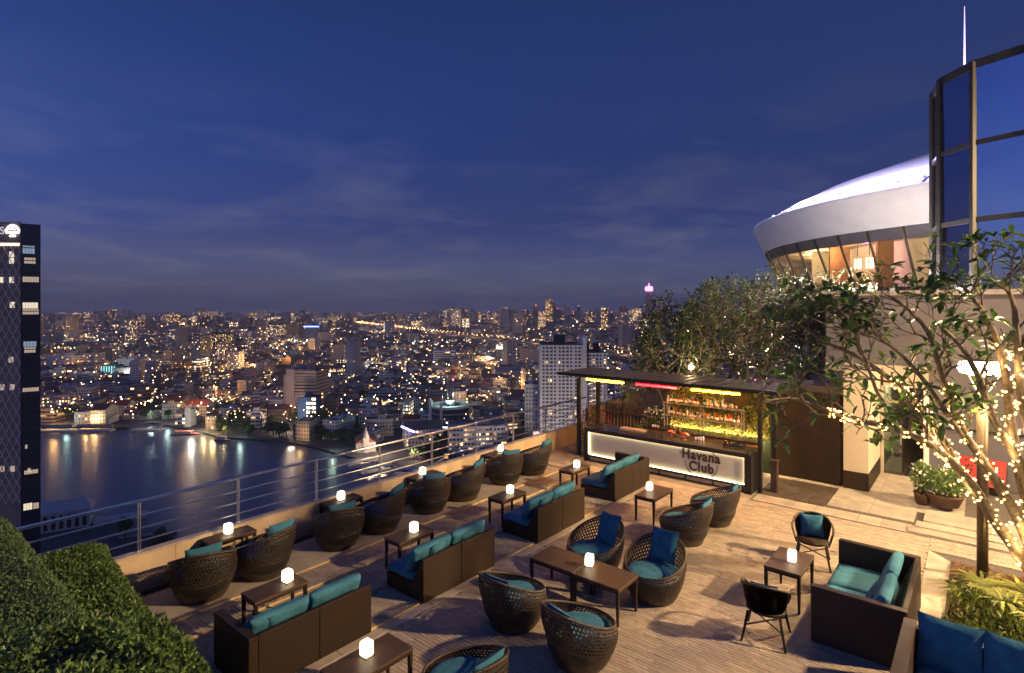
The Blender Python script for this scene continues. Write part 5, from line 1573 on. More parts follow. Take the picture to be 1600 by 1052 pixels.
BANK = [(-900, 640), (-200, 662), (64, 668), (130, 667), (200, 668), (236, 660), (262, 664), (300, 671), (345, 683), (400, 686), (461, 692), (490, 698), (526, 708), (556, 716), (600, 724), (645, 737), (690, 762), (735, 800), (775, 870), (805, 1000), (840, 1250), (1200, 1500), (2300, 1500)]
land = MB()
near = [at(px, g(py)) for px, py in BANK]
far = [at(px, 7000.0) for px, py in BANK]
n_ = len(BANK)
vs = [(p.x, p.y, ZG) for p in near] + [(p.x, p.y, ZG) for p in far] + [(p.x, p.y, ZW - 2) for p in near]
land.add(vs, [(i, i + 1, n_ + i + 1, n_ + i) for i in range(n_ - 1)] + [(i, 2 * n_ + i, 2 * n_ + i + 1, i + 1) for i in range(n_ - 1)])
tag(land.build('city_ground', mat('city_ground', (0.055, 0.052, 0.055), 0.9, var=0.5, scale=0.012, detail=8)), 'dark city ground reaching to the horizon', kind='structure')
NB = [(-900, 340), (-300, 320), (60, 290), (150, 288), (215, 268), (262, 255), (300, 200), (330, 120)]
nb = [at(px, d) for px, d in NB]
nbm = MB().add([(p.x, p.y, ZG) for p in nb] + [(p.x * 0.3, p.y * 0.3, ZG) for p in nb] + [(p.x, p.y, ZW - 2) for p in nb], [(i + 1, i, 8 + i, 9 + i) for i in range(7)] + [(i, i + 1, 17 + i, 16 + i) for i in range(7)])
tag(nbm.build('near_bank', mat('bank_ground', (0.07, 0.07, 0.065), 0.9, var=0.4, scale=0.05)), 'near river bank below the hotel', kind='structure')
def water_mat():
    m, n, l, p = new_mat('river_water')
    p.inputs['Base Color'].default_value = (0.12, 0.12, 0.15, 1)
    p.inputs['Roughness'].default_value = 0.30
    p.inputs['IOR'].default_value = 1.33
    tc = n.new('ShaderNodeTexCoord')
    mp = n.new('ShaderNodeMapping'); mp.inputs['Rotation'].default_value = (0, 0, YAW)
    l.new(tc.outputs['Object'], mp.inputs['Vector'])
    nz = n.new('ShaderNodeTexNoise'); nz.inputs['Scale'].default_value = 0.22; nz.inputs['Detail'].default_value = 5
    l.new(mp.outputs[0], nz.inputs['Vector'])
    bp = n.new('ShaderNodeBump'); bp.inputs['Strength'].default_value = 0.5; bp.inputs['Distance'].default_value = 0.6
    l.new(nz.outputs['Fac'], bp.inputs['Height']); l.new(bp.outputs[0], p.inputs['Normal'])
    return m
rv = [at(-2500, 2500), at(2300, 600), at(2300, 50), at(-2500, 50)]
cw_ = [at(-1800, 900), at(-1800, 60), at(1500, 60), at(1500, 900)]
tag(MB().add([(p.x, p.y, ZW) for p in (at(-2200, 1500), at(-2200, 40), at(1600, 40), at(1600, 900))], [(0, 1, 2, 3)]).build('river', water_mat()), 'calm dark river between the hotel and the city', kind='structure')

# ------------------------------------------------------------------ landmark buildings
rc = random.Random(2024)
OCC = []                             # (x, y, radius) taken by landmarks
def lamp_pt(p, power, c, r=1.0): return point('street_glow', p, power, c, r)
def hero(name, label, px0, px1, ytop, ybase, depth, tint, wall=0, roof=(0.09, 0.085, 0.09), yaw=0.0, gable=0.0, group=None, extra=None, cat='building', seed=None):
    d = g(ybase)
    a, b = at(px0, d), at(px1, d)
    w = (b - a).length
    h = (ybase - ytop) / FPX * d
    c = (a + b) / 2
    v = Vector((c.x, c.y, 0)).normalized()
    c = c + v * depth / 2
    cb = CB()
    sd = rc.random() if seed is None else seed
    yw = YAW + yaw
    cb.block((0, 0), w, depth, h, yw, tint, 0, wall, roof, gable, sd)
    o = link(name, cb.mesh(name), None, (c.x, c.y, ZG))
    tag(o, label, cat, group)
    OCC.append((c.x, c.y, max(w, depth) * 0.62))
    # roof furniture
    if gable == 0:
        rb2 = CB()
        rb2.block((rc.uniform(-.2, .2) * w, 0), w * 0.28, depth * 0.3, h * 0.06 + 3, yw, tint, h, 1, roof, 0, sd)
        link('stair_head', rb2.mesh('stair_head'), o)
        for s in (-1, 1):
            pp = CB()
            ca, sa = math.cos(yw), math.sin(yw)
            pp.block((-sa * s * (depth / 2 - 0.3), ca * s * (depth / 2 - 0.3)), w, 0.6, 1.3, yw, tint, h, 1, tint, 0, sd)
            link('roof_parapet', pp.mesh('roof_parapet'), o)
    return o, c, d, w, h, yw
def local_box(parent, yw, x0, x1, y0, y1, z0, z1, m, name, bevel=0):
    o = one(x0, x1, y0, y1, z0, z1).build(name, m, parent, bevel)
    o.rotation_euler = (0, 0, yw)
    return o
MTp = mat('pale_city_wall', (0.55, 0.50, 0.48), 0.75, var=0.1, scale=0.1)
MTk = mat('pink_city_wall', (0.46, 0.33, 0.27), 0.75, var=0.12, scale=0.1)
# white slab tower with deep window grid
def grid_tower(name, label, px0, px1, ytop, ybase, depth, yaw, mat_, floors, bays, pier=0.75, sill=1.5, tint=(0.04, 0.04, 0.05), seed=0.86, group=None):
    o, c, d, w, h, yw = hero(name, label, px0, px1, ytop, ybase, depth, tint, 3, (0.25, 0.23, 0.23), yaw, group=group, seed=seed)
    mb = MB()
    fh = h / floors
    for (L, D, rot) in ((w, depth, 0), (depth, w, PI / 2), (w, depth, PI), (depth, w, -PI / 2)):
        ca, sa = math.cos(rot), math.sin(rot)
        nb_ = max(2, int(round(bays * L / w)))
        def bx(x0, x1, z0, z1, pr):
            pts = [(x0, -D / 2 - pr), (x1, -D / 2 - pr), (x1, -D / 2 + 0.05), (x0, -D / 2 + 0.05)]
            mb.prism([(x * ca - y * sa, x * sa + y * ca) for x, y in pts], z0, z1)
        for k in range(floors + 1):
            bx(-L / 2 - 0.6, L / 2 + 0.6, k * fh - sill * 0.45, k * fh + sill * 0.55, 0.62)
        for k in range(nb_ + 1):
            x = -L / 2 + L * k / nb_
            wd = pier * (2.0 if k % 4 == 0 else 1.0)
            bx(x - wd / 2, x + wd / 2, 0, h + 0.9, 0.58)
    f = mb.build('facade_grid', mat_, o); f.rotation_euler = (0, 0, yw); f['kind'] = 'stuff'
    return o, c, d, w, h, yw
T1 = grid_tower('white_apartment_tower', 'tall white apartment slab with a close grid of dark windows beside the bar', 843, 906, 541, 705, 30, 0.0, MTp, 29, 10, 0.95, 1.15)
grid_tower('white_apartment_tower', 'slightly lower white slab with dark window grid right behind the bar post', 915, 943, 553, 703, 28, 0.0, MTp, 27, 5, 0.95, 1.15)
o, c, d, w, h, yw = T1
local_box(o, yw, w / 2 + 0.8, w / 2 + 3.6, -17, 14, 0, h + 7, MTp, 'stair_tower')
local_box(o, yw, w / 2 + 3.7, w / 2 + 6.2, -12, 10, 0, h + 2, MT['black_metal'], 'shaft_gap')
lamp_pt(at(870, d - 60, ZG + 25), 60000, (1.0, 0.85, 0.72), 2)
# pink riverside apartment block
o, c, d, w, h, yw = hero('pink_apartment_block', 'pinkish apartment block with balcony bands by the river', 470, 504, 580, 655, 26, (0.36, 0.26, 0.22), 2, yaw=-0.12, seed=0.61)
local_box(o, yw, -w / 2 - 8.5, -w / 2 - 0.2, -14, 10, 0, h + 2, MTk, 'stair_tower')
local_box(o, yw, -w / 2 - 13, -w / 2 - 8.6, -10, 12, 0, h - 4, MTk, 'side_wing')
local_box(o, yw, -w / 2 - 27, -w / 2 - 13.1, -11, 8, 0, h * 0.40, MTk, 'low_wing')
for k in range(16):
    local_box(o, yw, -w / 2 - 0.15, w / 2 + 0.8, -14.1, -13.05, k * h / 16 + 1.6, k * h / 16 + 2.9, MTk, 'balcony')
for k in range(6):
    local_box(o, yw, -w / 2 - 27.3, -w / 2 - 12.9, -12.2, -11.05, k * h * 0.4 / 6 + 1.2, k * h * 0.4 / 6 + 2.6, MTp, 'balcony')
lamp_pt(at(455, d - 45, ZG + 12), 30000, (1.0, 0.72, 0.50), 1.5)
o, c, d, w, h, yw = hero('blue_building', 'blue block with a column of lit windows in front of the pink apartments', 470, 498, 623, 664, 14, (0.015, 0.05, 0.14), 1, (0.03, 0.03, 0.05), yaw=-0.1)
MTw = emit('lit_window_warm', (1.0, 0.80, 0.45), 2.6, sample=False)
MTwc = emit('lit_window_cool', (0.78, 0.95, 1.0), 2.4, sample=False)
for k in range(6):
    for x in (0.02, 0.33):
        if (k, x) == (5, 0.02): continue
        local_box(o, yw, w * x, w * x + 3.6, -7.35, -7.02, 2.5 + k * 4.0, 4.6 + k * 4.0, MTw, 'lit_window')
# round glass building with antenna masts
c = at(703, g(672)); OCC.append((c.x, c.y, 26))
rbld = thing('round_office', 'round dark glass office building with lit bands and roof antennas', 'building', (c.x, c.y, ZG))
MTg2 = mat('dark_round_glass', (0.012, 0.02, 0.03), 0.12, var=0.2, scale=0.3)
MB().lathe([(17, 0), (17, 21), (16.9, 21)], 40).build('drum', MTg2, rbld)
for z0, z1, m in ((-0.0, 1.2, MTp), (5.2, 6.4, MTwc), (10.4, 11.0, MTp), (16.0, 16.6, MTp), (20.6, 22.4, MTp)):
    MB().lathe([(17.05, z0 + 0.02), (17.35, z0 + 0.02), (17.35, z1), (17.05, z1)], 40).build('band', m, rbld)
MB().lathe([(0.01, 21.5), (17.0, 21.5)], 40).build('roof', MT['concrete_grey'], rbld)
MB().lathe([(5, 21.5), (5, 25.5), (0.01, 25.5)], 20).build('lift_house', MTp, rbld)
for (x, y, hh) in ((4, 0, 22), (-6, 3, 15), (-3, -6, 12), (8, 4, 14)):
    MB().tube([(x, y, 21.5), (x, y, 21.5 + hh)], [0.35, 0.12], 6).build('antenna', MT['steel'], rbld)
MB().ball((4, 0, 44.2), 0.8, 8).build('beacon', emit('red_beacon', (1.0, 0.05, 0.03), 8, sample=False), rbld)
for a in (-2.5, -1.9, -1.2):
    local_box(rbld, 0, 17.4 * math.cos(a) - 0.8, 17.4 * math.cos(a) + 0.8, 17.4 * math.sin(a) - 0.8, 17.4 * math.sin(a) + 0.8, 0, 27, MTp, 'pilaster')
pl = at(703, g(672) - 4, ZG + 30); lamp_pt(pl, 16000, (0.55, 1.0, 0.85), 1)
grid_tower('white_office_block', 'long pale office block with lit window bands seen through the railing', 700, 792, 668, 712, 22, 0.12, MTp, 6, 16, 0.7, 1.7, (0.10, 0.10, 0.10), seed=0.53)
hero('white_office_block', 'plain white stair block against the tall white slab tower', 820, 841, 603, 690, 24, (0.60, 0.56, 0.52), 0, seed=0.2)
hero('brown_roof_hall', 'white hall with brown hipped roof and violet lit eaves near the river', 630, 690, 672, 697, 26, (0.55, 0.53, 0.55), 0, (0.16, 0.10, 0.08), gable=4.5, yaw=0.25)
hv = at(634, g(697) - 2, ZG + 16)
tag(MB().tube([at(627, g(697) - 2, ZG + 15.5), at(648, g(697) - 4, ZG + 11.5)], 0.7, 6).build('violet_sign_strip', emit('violet_strip', (0.35, 0.30, 1.0), 7, sample=False)), 'violet light strip along the eaves of the brown roofed hall', 'sign')
hero('school_block', 'pale yellow four-storey block with lit windows above the river', 572, 615, 657, 682, 18, (0.50, 0.46, 0.34), 0, yaw=0.2, seed=0.97)
hero('white_office_block', 'white block with blue-grey side near the yellow school block', 562, 590, 640, 668, 20, (0.5, 0.5, 0.52), 0, yaw=0.2, seed=0.3)
hero('dark_tower_block', 'broad dark brown block standing out above the left half of the city', 321, 357, 523, 549, 40, (0.055, 0.04, 0.038), 0, (0.03, 0.03, 0.03), seed=0.12)
hero('white_hotel_block', 'wide white block with vertical fins at the left of the city', 88, 127, 556, 577, 40, (0.50, 0.50, 0.56), 0, seed=0.15)
o, c, d, w, h, yw = hero('floodlit_block', 'brilliantly floodlit white block with a teal striped neighbour', 192, 220, 562, 590, 30, (0.75, 0.80, 0.72), 0, seed=0.45)
lamp_pt(at(200, d - 35, ZG + 6), 90000, (0.92, 1.0, 0.86), 1.5)
o, c, d, w, h, yw = hero('teal_striped_block', 'low block with glowing teal vertical stripes beside the floodlit one', 166, 190, 571, 592, 24, (0.05, 0.08, 0.09), 1)
MTteal = emit('teal_strip_glow', (0.15, 0.75, 0.80), 1.0, sample=False)
for k in range(6):
    local_box(o, yw, -w / 2 + 1 + k * w / 6, -w / 2 + 1 + k * w / 6 + w * 0.06, -12.5, -12.05, 1, h - 1, MTteal, 'light_stripe')
o, c, d, w, h, yw = hero('blue_lit_tower', 'mid-rise tower with a blue lit crown in the middle distance', 478, 502, 509, 538, 35, (0.10, 0.13, 0.22), 0, seed=0.98)
local_box(o, yw, -w / 2, w / 2, -18.2, -17.6, h - 4, h - 1, emit('blue_crown', (0.12, 0.2, 1.0), 6, sample=False), 'crown_light')
for k, (a_, b_, yt, yb) in enumerate(((425, 443, 508, 532), (446, 466, 507, 531), (466, 478, 500, 530))):
    hero('beige_apartment_tower', 'beige apartment tower left of the blue lit tower, %s of three' % WORDS[k], a_, b_, yt, yb, 35, (0.36, 0.28, 0.22) if k < 2 else (0.16, 0.07, 0.07), 0, group='beige apartment towers', seed=0.4 + 0.17 * k)
hero('lilac_office_block', 'long lilac-white office block in the middle of the city', 677, 712, 549, 574, 40, (0.48, 0.45, 0.55), 2, yaw=0.15, seed=0.35)
hero('grey_office_block', 'grey slab beside the lilac-white office block', 722, 738, 548, 573, 25, (0.26, 0.20, 0.20), 0, seed=0.1)
o, c, d, w, h, yw = hero('white_lit_tower', 'narrow white tower with a brightly lit top right of the arched hall', 776, 787, 541, 570, 22, (0.60, 0.55, 0.46), 2, seed=0.2)
lamp_pt((c.x, c.y, ZG + h + 9), 30000, (1.0, 0.9, 0.7), 1.5)
local_box(o, yw, -w / 2 - 0.3, w / 2 + 0.3, -11.4, -11.02, h - 5, h - 0.5, emit('lit_crown', (1.0, 0.86, 0.6), 4, sample=False), 'crown_light')
# vaulted station hall
c = at(760, g(571)); OCC.append((c.x, c.y, 40))
st = thing('arched_station_hall', 'brilliantly lit vaulted hall with a fan-shaped glazed front', 'building', (c.x, c.y, ZG)); st.rotation_euler = (0, 0, YAW)
mb = MB(); vs = []; W2 = 19
for i in range(17):
    a = PI * i / 16
    for yy in (0, 60): vs.append((W2 * math.cos(a), yy, 4 + 13 * math.sin(a)))
mb.add(vs, [(2 * i, 2 * i + 1, 2 * i + 3, 2 * i + 2) for i in range(16)], 0, True)
mb.build('vault', MT['concrete_grey'], st)
MTarch = emit('lit_glazing', (1.0, 0.88, 0.60), 3.2, sample=False)
mb = MB().add([(0, 0.2, 4)] + [(18 * math.cos(PI * i / 16), 0.2, 4 + 12.2 * math.sin(PI * i / 16)) for i in range(17)], [(0, i + 1, i + 2) for i in range(16)])
mb.build('glazing', MTarch, st)
for i in range(9):
    a = PI * i / 8
    MB().tube([(3 * math.cos(a), -0.1, 4 + 2 * math.sin(a)), (18.3 * math.cos(a), -0.1, 4 + 12.5 * math.sin(a))], 0.35, 4, smooth=False).build('glazing_bar', MTp, st)
one(-24, 24, -0.5, 40, 0, 4).build('base', MTp, st)
lamp_pt(at(757, g(571) - 50, ZG + 14), 90000, (1.0, 0.86, 0.6), 2)
hero('pink_block', 'pinkish office block left of the white slab tower', 813, 840, 546, 573, 40, (0.32, 0.24, 0.23), 0, seed=0.6)
hero('grey_roof_hall', 'large pale hipped-roof hall below the arched station', 770, 818, 580, 596, 35, (0.45, 0.42, 0.44), 0, (0.24, 0.23, 0.26), gable=5, yaw=0.3, seed=0.1)
hero('white_long_hall', 'white two-storey hall beside the pale hipped roof', 738, 772, 582, 594, 25, (0.5, 0.46, 0.44), 2, (0.22, 0.2, 0.22), yaw=0.3, seed=0.2)
hero('cream_block', 'low cream block with square openings in the middle of the city', 720, 744, 592, 605, 20, (0.45, 0.36, 0.28), 0, seed=0.05)
hero('white_clinic', 'white block with green-white lit front right of the pink apartments', 592, 615, 585, 607, 22, (0.42, 0.46, 0.48), 0, yaw=0.2, seed=0.97)
hero('grey_blue_block', 'grey-blue block with rows of lit windows right of the pink apartments', 615, 639, 586, 607, 22, (0.22, 0.24, 0.30), 0, yaw=0.2, seed=0.6)
hero('long_white_block', 'long low white block above the round glass office', 577, 635, 612, 627, 18, (0.34, 0.33, 0.38), 2, yaw=0.1, seed=0.3)
hero('white_riverside_block', 'small white block with dark balconies at the water', 390, 412, 645, 668, 12, (0.55, 0.53, 0.52), 2, seed=0.1)
hero('white_obelisk_block', 'slender white blank-walled block on the river bank', 293, 302, 640, 667, 9, (0.62, 0.60, 0.56), 1)
lamp_pt(at(299, g(667) - 22, ZG + 8), 12000, (1.0, 0.92, 0.75), 1)
hero('cream_block', 'cream apartment block with square windows above the red roofs', 143, 167, 602, 622, 20, (0.50, 0.42, 0.38), 0, seed=0.3)
for k, (a_, b_, yt, yb, gb) in enumerate(((149, 178, 637, 650, 3.5), (178, 207, 634, 649, 5), (198, 222, 646, 655, 2.5), (220, 245, 646, 655, 2.5), (262, 292, 628, 646, 4), (296, 330, 634, 650, 5))):
    hero('red_roof_villa', 'red-roofed riverside villa, %s from the left along the bank' % WORDS[k], a_, b_, yt, yb, 16, (0.62, 0.55, 0.48), 0, (0.22, 0.045, 0.035), gable=gb, group='red-roofed riverside villas', seed=0.2 + 0.1 * k, cat='house')
hero('terraced_riverside_block', 'low orange-lit block at the water beside the left tower', 66, 98, 640, 658, 20, (0.45, 0.33, 0.25), 2, seed=0.5)
lamp_pt(at(84, g(660) - 12, ZG + 6), 14000, (1.0, 0.55, 0.18), 1)
# riverside church and spire, floodlit
c = at(572, g(716) + 16); OCC.append((c.x, c.y, 22))
ch = thing('floodlit_church', 'small floodlit pale church with a spire at the landing stage', 'church', (c.x, c.y, ZG)); ch.rotation_euler = (0, 0, YAW + 0.3)
one(-7, 7, 0, 20, 0, 7).build('nave', MTp, ch)
MB().add([(-7.5, -0.3, 7), (7.5, -0.3, 7), (7.5, 20.3, 7), (-7.5, 20.3, 7), (0, -0.3, 11.5), (0, 20.3, 11.5)], [(0, 3, 5, 4), (1, 4, 5, 2), (0, 4, 1), (2, 5, 3)]).build('roof', mat('church_roof', (0.25, 0.09, 0.06), 0.7), ch)
one(-2, 2, -2.0, 0.0, 0, 11).build('belfry', MTp, ch)
MB().lathe([(2.6, 11.0), (0.05, 19)], 8, (0, -1, 0)).build('spire', MTp, ch)
lamp_pt(at(578, g(716) - 4, ZG + 7), 9000, (1.0, 0.74, 0.48), 1)
lamp_pt(at(596, g(716) + 8, ZG + 9), 9000, (1.0, 0.74, 0.5), 1)
hero('floodlit_house', 'pale floodlit house behind the landing stage', 640, 662, 690, 716, 14, (0.62, 0.52, 0.44), 0, seed=0.7)
lamp_pt(at(645, g(722), ZG + 7), 8000, (1.0, 0.75, 0.5), 1)
def pontoon(px, d, L, W, label, yaw=0.0, roofc=None):
    p = at(px, d); t = thing('pontoon', label, 'pontoon', (p.x, p.y, ZW)); t.rotation_euler = (0, 0, YAW + yaw)
    one(-L / 2, L / 2, -W / 2, W / 2, -0.5, 1.0).build('deck', MTp, t, 0.1)
    for sx in (-1, 1):
        for sy in (-1, 1): one(sx * L * 0.42 - 0.15, sx * L * 0.42 + 0.15, sy * W * 0.35 - 0.15, sy * W * 0.35 + 0.15, 1.0, 4.0).build('post', MTp, t)
    MB().add([(-L / 2, -W / 2, 4), (L / 2, -W / 2, 4), (L / 2, W / 2, 4), (-L / 2, W / 2, 4), (-L / 2, 0, 5.4), (L / 2, 0, 5.4)], [(0, 1, 5, 4), (2, 3, 4, 5), (0, 4, 3), (1, 2, 5)]).build('roof', roofc or MTp, t)
pontoon(566, g(724, ZW) - 6, 18, 8, 'white roofed pontoon at the church landing, the one nearer the hotel', 0.5)
pontoon(588, g(733, ZW) - 6, 20, 8, 'white roofed pontoon at the church landing, the one nearer the railing', 0.5)
pontoon(640, g(737, ZW) - 8, 22, 6, 'flat white landing stage lit from the shore', -0.2)
pontoon(230, g(668, ZW) - 12, 26, 8, 'dark roofed pier by the red-roofed villas', 0.0, MT['concrete_grey'])
pontoon(84, g(668, ZW) - 14, 34, 9, 'grey roofed ferry pier beside the left tower', 0.05, MT['concrete_grey'])
pontoon(150, g(668, ZW) - 12, 30, 8, 'orange-lit ferry pier on the far bank', 0.0, MT['concrete_grey'])
def boat(px, d, L, label, yaw, hull):
    p = at(px, d); t = thing('river_boat', label, 'boat', (p.x, p.y, ZW)); t.rotation_euler = (0, 0, YAW + yaw)
    W = L * 0.22
    out = [(-L / 2, -W / 2), (L * 0.25, -W / 2), (L * 0.42, -W * 0.3), (L / 2, 0), (L * 0.42, W * 0.3), (L * 0.25, W / 2), (-L / 2, W / 2)]
    MB().prism(out, -0.3, 1.3).build('hull', hull, t)
    one(-L * 0.40, L * 0.22, -W * 0.38, W * 0.38, 1.3, 3.2).build('cabin', MTwc if False else MTp, t)
    one(-L * 0.44, L * 0.26, -W * 0.46, W * 0.46, 3.2, 3.45).build('roof', hull, t)
boat(291, g(674, ZW) - 14, 22, 'reddish river boat lying off the slender white block', 0.1, mat('boat_red', (0.35, 0.10, 0.07), 0.5))
boat(348, g(684, ZW) - 12, 14, 'small red boat off the park trees', -0.2, mat('boat_rust', (0.30, 0.09, 0.06), 0.5))
boat(228, 268, 26, 'long dark boat moored at the near bank', 0.4, mat('boat_dark', (0.06, 0.06, 0.07), 0.5))
# near bank pavilion glimpsed behind the hedges
pv = thing('riverside_pavilion', 'white pavilion with pitched roof on the near bank behind the hedge', 'building', (*at(100, 276)[:2], ZG)); pv.rotation_euler = (0, 0, YAW + 0.5)
one(-11, 11, -5, 5, 0, 9).build('wall', MTp, pv)
MB().add([(-12, -6, 9), (12, -6, 9), (12, 6, 9), (-12, 6, 9), (-9, 0, 13), (9, 0, 13)], [(0, 1, 5, 4), (1, 2, 5), (2, 3, 4, 5), (3, 0, 4)]).build('roof', MTp, pv)
for k in range(7):
    one(-10 + k * 3, -8.4 + k * 3, -5.2, -5.02, 1, 7.5).build('window', MT['black_metal'], pv)
one(12, 34, -4, 4, 0, 1.2).build('jetty', MTp, pv)
# ------------------------------------------------------------------ left tower
Ht = EYE + 125 / FPX * 190
c0 = at(33, 186); c1 = at(63.5, 189); c2 = at(-150, 184)
lt = thing('residential_tower', 'tall dark tower at the left edge with a lattice face and lit glass corner', 'building')
e1 = (c1 - c0); e2 = (c2 - c0)
c3 = c1 + e2
foot = [(c0.x, c0.y), (c1.x, c1.y), (c3.x, c3.y), (c2.x, c2.y)]
MTdg = mat('tower_dark_glass', (0.012, 0.018, 0.030), 0.10, var=0.3, scale=0.2, spec=0.7)
MTst = mat('tower_stone', (0.26, 0.185, 0.14), 0.7, var=0.2, scale=0.3)
MB().prism(foot, ZG, Ht - 6.5).build('shaft', MTdg, lt)
MB().prism(foot, Ht - 6.48, Ht).build('crown', MTdg, lt)
t2 = e2.normalized(); n2 = Vector((t2.y, -t2.x, 0))
if n2.dot(-c0) < 0: n2 = -n2
t1 = e1.normalized(); n1 = Vector((t1.y, -t1.x, 0))
if n1.dot(-c0) < 0: n1 = -n1
L2, L1 = e2.length, e1.length
def quad_on(p, t, n, s0, s1, z0, z1, off, th=0.12):
    a, b = p + t * s0 + n * off, p + t * s1 + n * off
    a2, b2 = a - n * th, b - n * th
    mb = MB(); pts = [(a.x, a.y), (b.x, b.y), (b2.x, b2.y), (a2.x, a2.y)]
    return mb.prism(pts, z0, z1)
quad_on(c0, t2, n2, 0.0, L2, ZG, Ht - 6.6, 0.25, 0.22).build('stone_face', MTst, lt)
MTrib = mat('tower_rib', (0.80, 0.64, 0.52), 0.6, var=0.2, scale=0.5)
ribs = MB()
def rib(sa, za, sb, zb, w=0.17):
    a = c0 + t2 * sa + n2 * 0.30; b = c0 + t2 * sb + n2 * 0.30
    A, B = Vector((a.x, a.y, za)), Vector((b.x, b.y, zb))
    ribs.tube([A, B], w, 4, smooth=False)
DW, DH = 2.3, 4.6
z = -60.0
while z < Ht - 7:
    s = 0.0
    while s < L2 - DW:
        z1_ = min(z + DH, Ht - 7)
        rib(s, z, s + DW / 2, z + DH / 2); rib(s + DW / 2, z + DH / 2, s + DW, z)
        if z + DH < Ht - 6.8:
            rib(s, z + DH, s + DW / 2, z + DH / 2); rib(s + DW / 2, z + DH / 2, s + DW, z + DH)
        s += DW
    z += DH
o = ribs.build('lattice', MTrib, lt); o['kind'] = 'stuff'
for s in (0.0, 10.5):
    pass
rl2 = random.Random(4)
warm1 = emit('tower_room_warm', (1.0, 0.70, 0.36), 0.34, sample=False); warm2 = emit('tower_room_bright', (1.0, 0.82, 0.52), 0.7, sample=False); cool1 = emit('tower_room_cool', (0.60, 0.82, 0.95), 0.22, sample=False)
def zpx(py, d): return EYE - (py - 477) / FPX * d
LIT = [(387, 399, 0.0, .75, cool1), (405, 414, .1, .8, warm1), (434, 442, 0, 1, warm1), (473, 482, 0, .95, warm2), (483, 491, 0, 1, warm1), (532, 540, .05, .85, cool1), (541, 549, .1, .8, warm1), (601, 608, 0, 1, warm1), (688, 694, .15, .3, warm1), (724, 730, .3, .5, warm1), (727, 733, .1, .95, warm1), (777, 787, .05, .6, warm2), (778, 787, .65, 1, warm1)]
for (ya, yb, s0, s1, m) in LIT:
    z1_, z0_ = zpx(ya, 193), zpx(yb, 193)
    n_p = max(1, int((s1 - s0) * 6))
    for q in range(n_p):
        u0, u1 = s0 + (s1 - s0) * q / n_p, s0 + (s1 - s0) * (q + 0.9) / n_p
        quad_on(c0, t1, n1, 0.4 + u0 * (L1 - 0.8), 0.4 + u1 * (L1 - 0.8), z0_, z1_, 0.06, 0.10).build('lit_window', m, lt)
zz = -60
while zz < Ht - 7:
    quad_on(c0, t1, n1, 0, L1, zz, zz + 0.28, 0.14, 0.12).build('floor_band', MT['black_metal'], lt)
    zz += 4.2
for (px, py) in ((23, 397), (23, 407), (23, 437), (6, 437), (24, 476), (22, 562), (8, 605), (24, 605), (24, 733), (8, 733)):
    s = (33 - px) / 33 * (L2 * 33 / 183)
    quad_on(c0, t2, n2, s, s + 1.5, zpx(py + 5, 185), zpx(py - 4, 185), 0.32, 0.05).build('lit_window', warm2 if py < 500 else warm1, lt)
# crown: illuminated soffit, sign letters and tree emblem
quad_on(c0, t2, n2, 0.3, L2, Ht - 7.3, Ht - 6.55, 0.5, 0.2).build('crown_light', emit('crown_strip', (1.0, 0.72, 0.36), 3.0, sample=False), lt)
quad_on(c0, t2, n2, 0.0, L2, Ht - 6.3, Ht + 0.4, 0.35, 0.3).build('sign_band', MTst, lt)
MTsign = emit('sign_white', (0.85, 0.92, 1.0), 7.0, sample=False); MTsg2 = emit('sign_letter', (0.75, 0.72, 0.70), 0.55, sample=False)
ang = math.atan2(-t2.y, -t2.x)
o = link('sign_letters', text_mesh('ES', 3.4, 0.02), lt, c0 + t2 * 6.6 + n2 * 0.45 + Vector((0, 0, Ht - 3.6)), (PI / 2, 0, ang))
o.data.materials.clear(); o.data.materials.append(MTsg2)
em = MB(); cE = c0 + t2 * 2.3 + n2 * 0.5 + Vector((0, 0, Ht - 2.2)); xE = -t2
def ep(x, z): return cE + xE * x + Vector((0, 0, z))
cloud = [(-2.0, -0.9), (-2.1, -0.1), (-1.6, 0.35), (-1.2, 1.1), (-0.3, 1.55), (0.6, 1.45), (1.3, 0.95), (1.75, 0.3), (2.1, -0.2), (1.9, -0.9), (1.1, -0.75), (0.55, -1.0), (0.0, -0.7), (-0.55, -1.0), (-1.1, -0.75)]
em.tube([ep(x, z) for x, z in cloud], 0.22, 5, closed=True)
for x in (-0.5, 0, 0.5): em.tube([ep(x, -0.6), ep(x * 0.6, -2.0)], 0.22, 5)
em.tube([ep(-0.9, -2.05), ep(0.9, -2.05)], 0.16, 5)
em.tube([ep(-0.7, 0.1), ep(0, 0.55), ep(0.7, 0.1)], 0.16, 5)
em.build('emblem', MTsign, lt)['label'] = 'glowing white tree-like emblem on the tower crown'
OCC.append((c0.x, c0.y, 60))

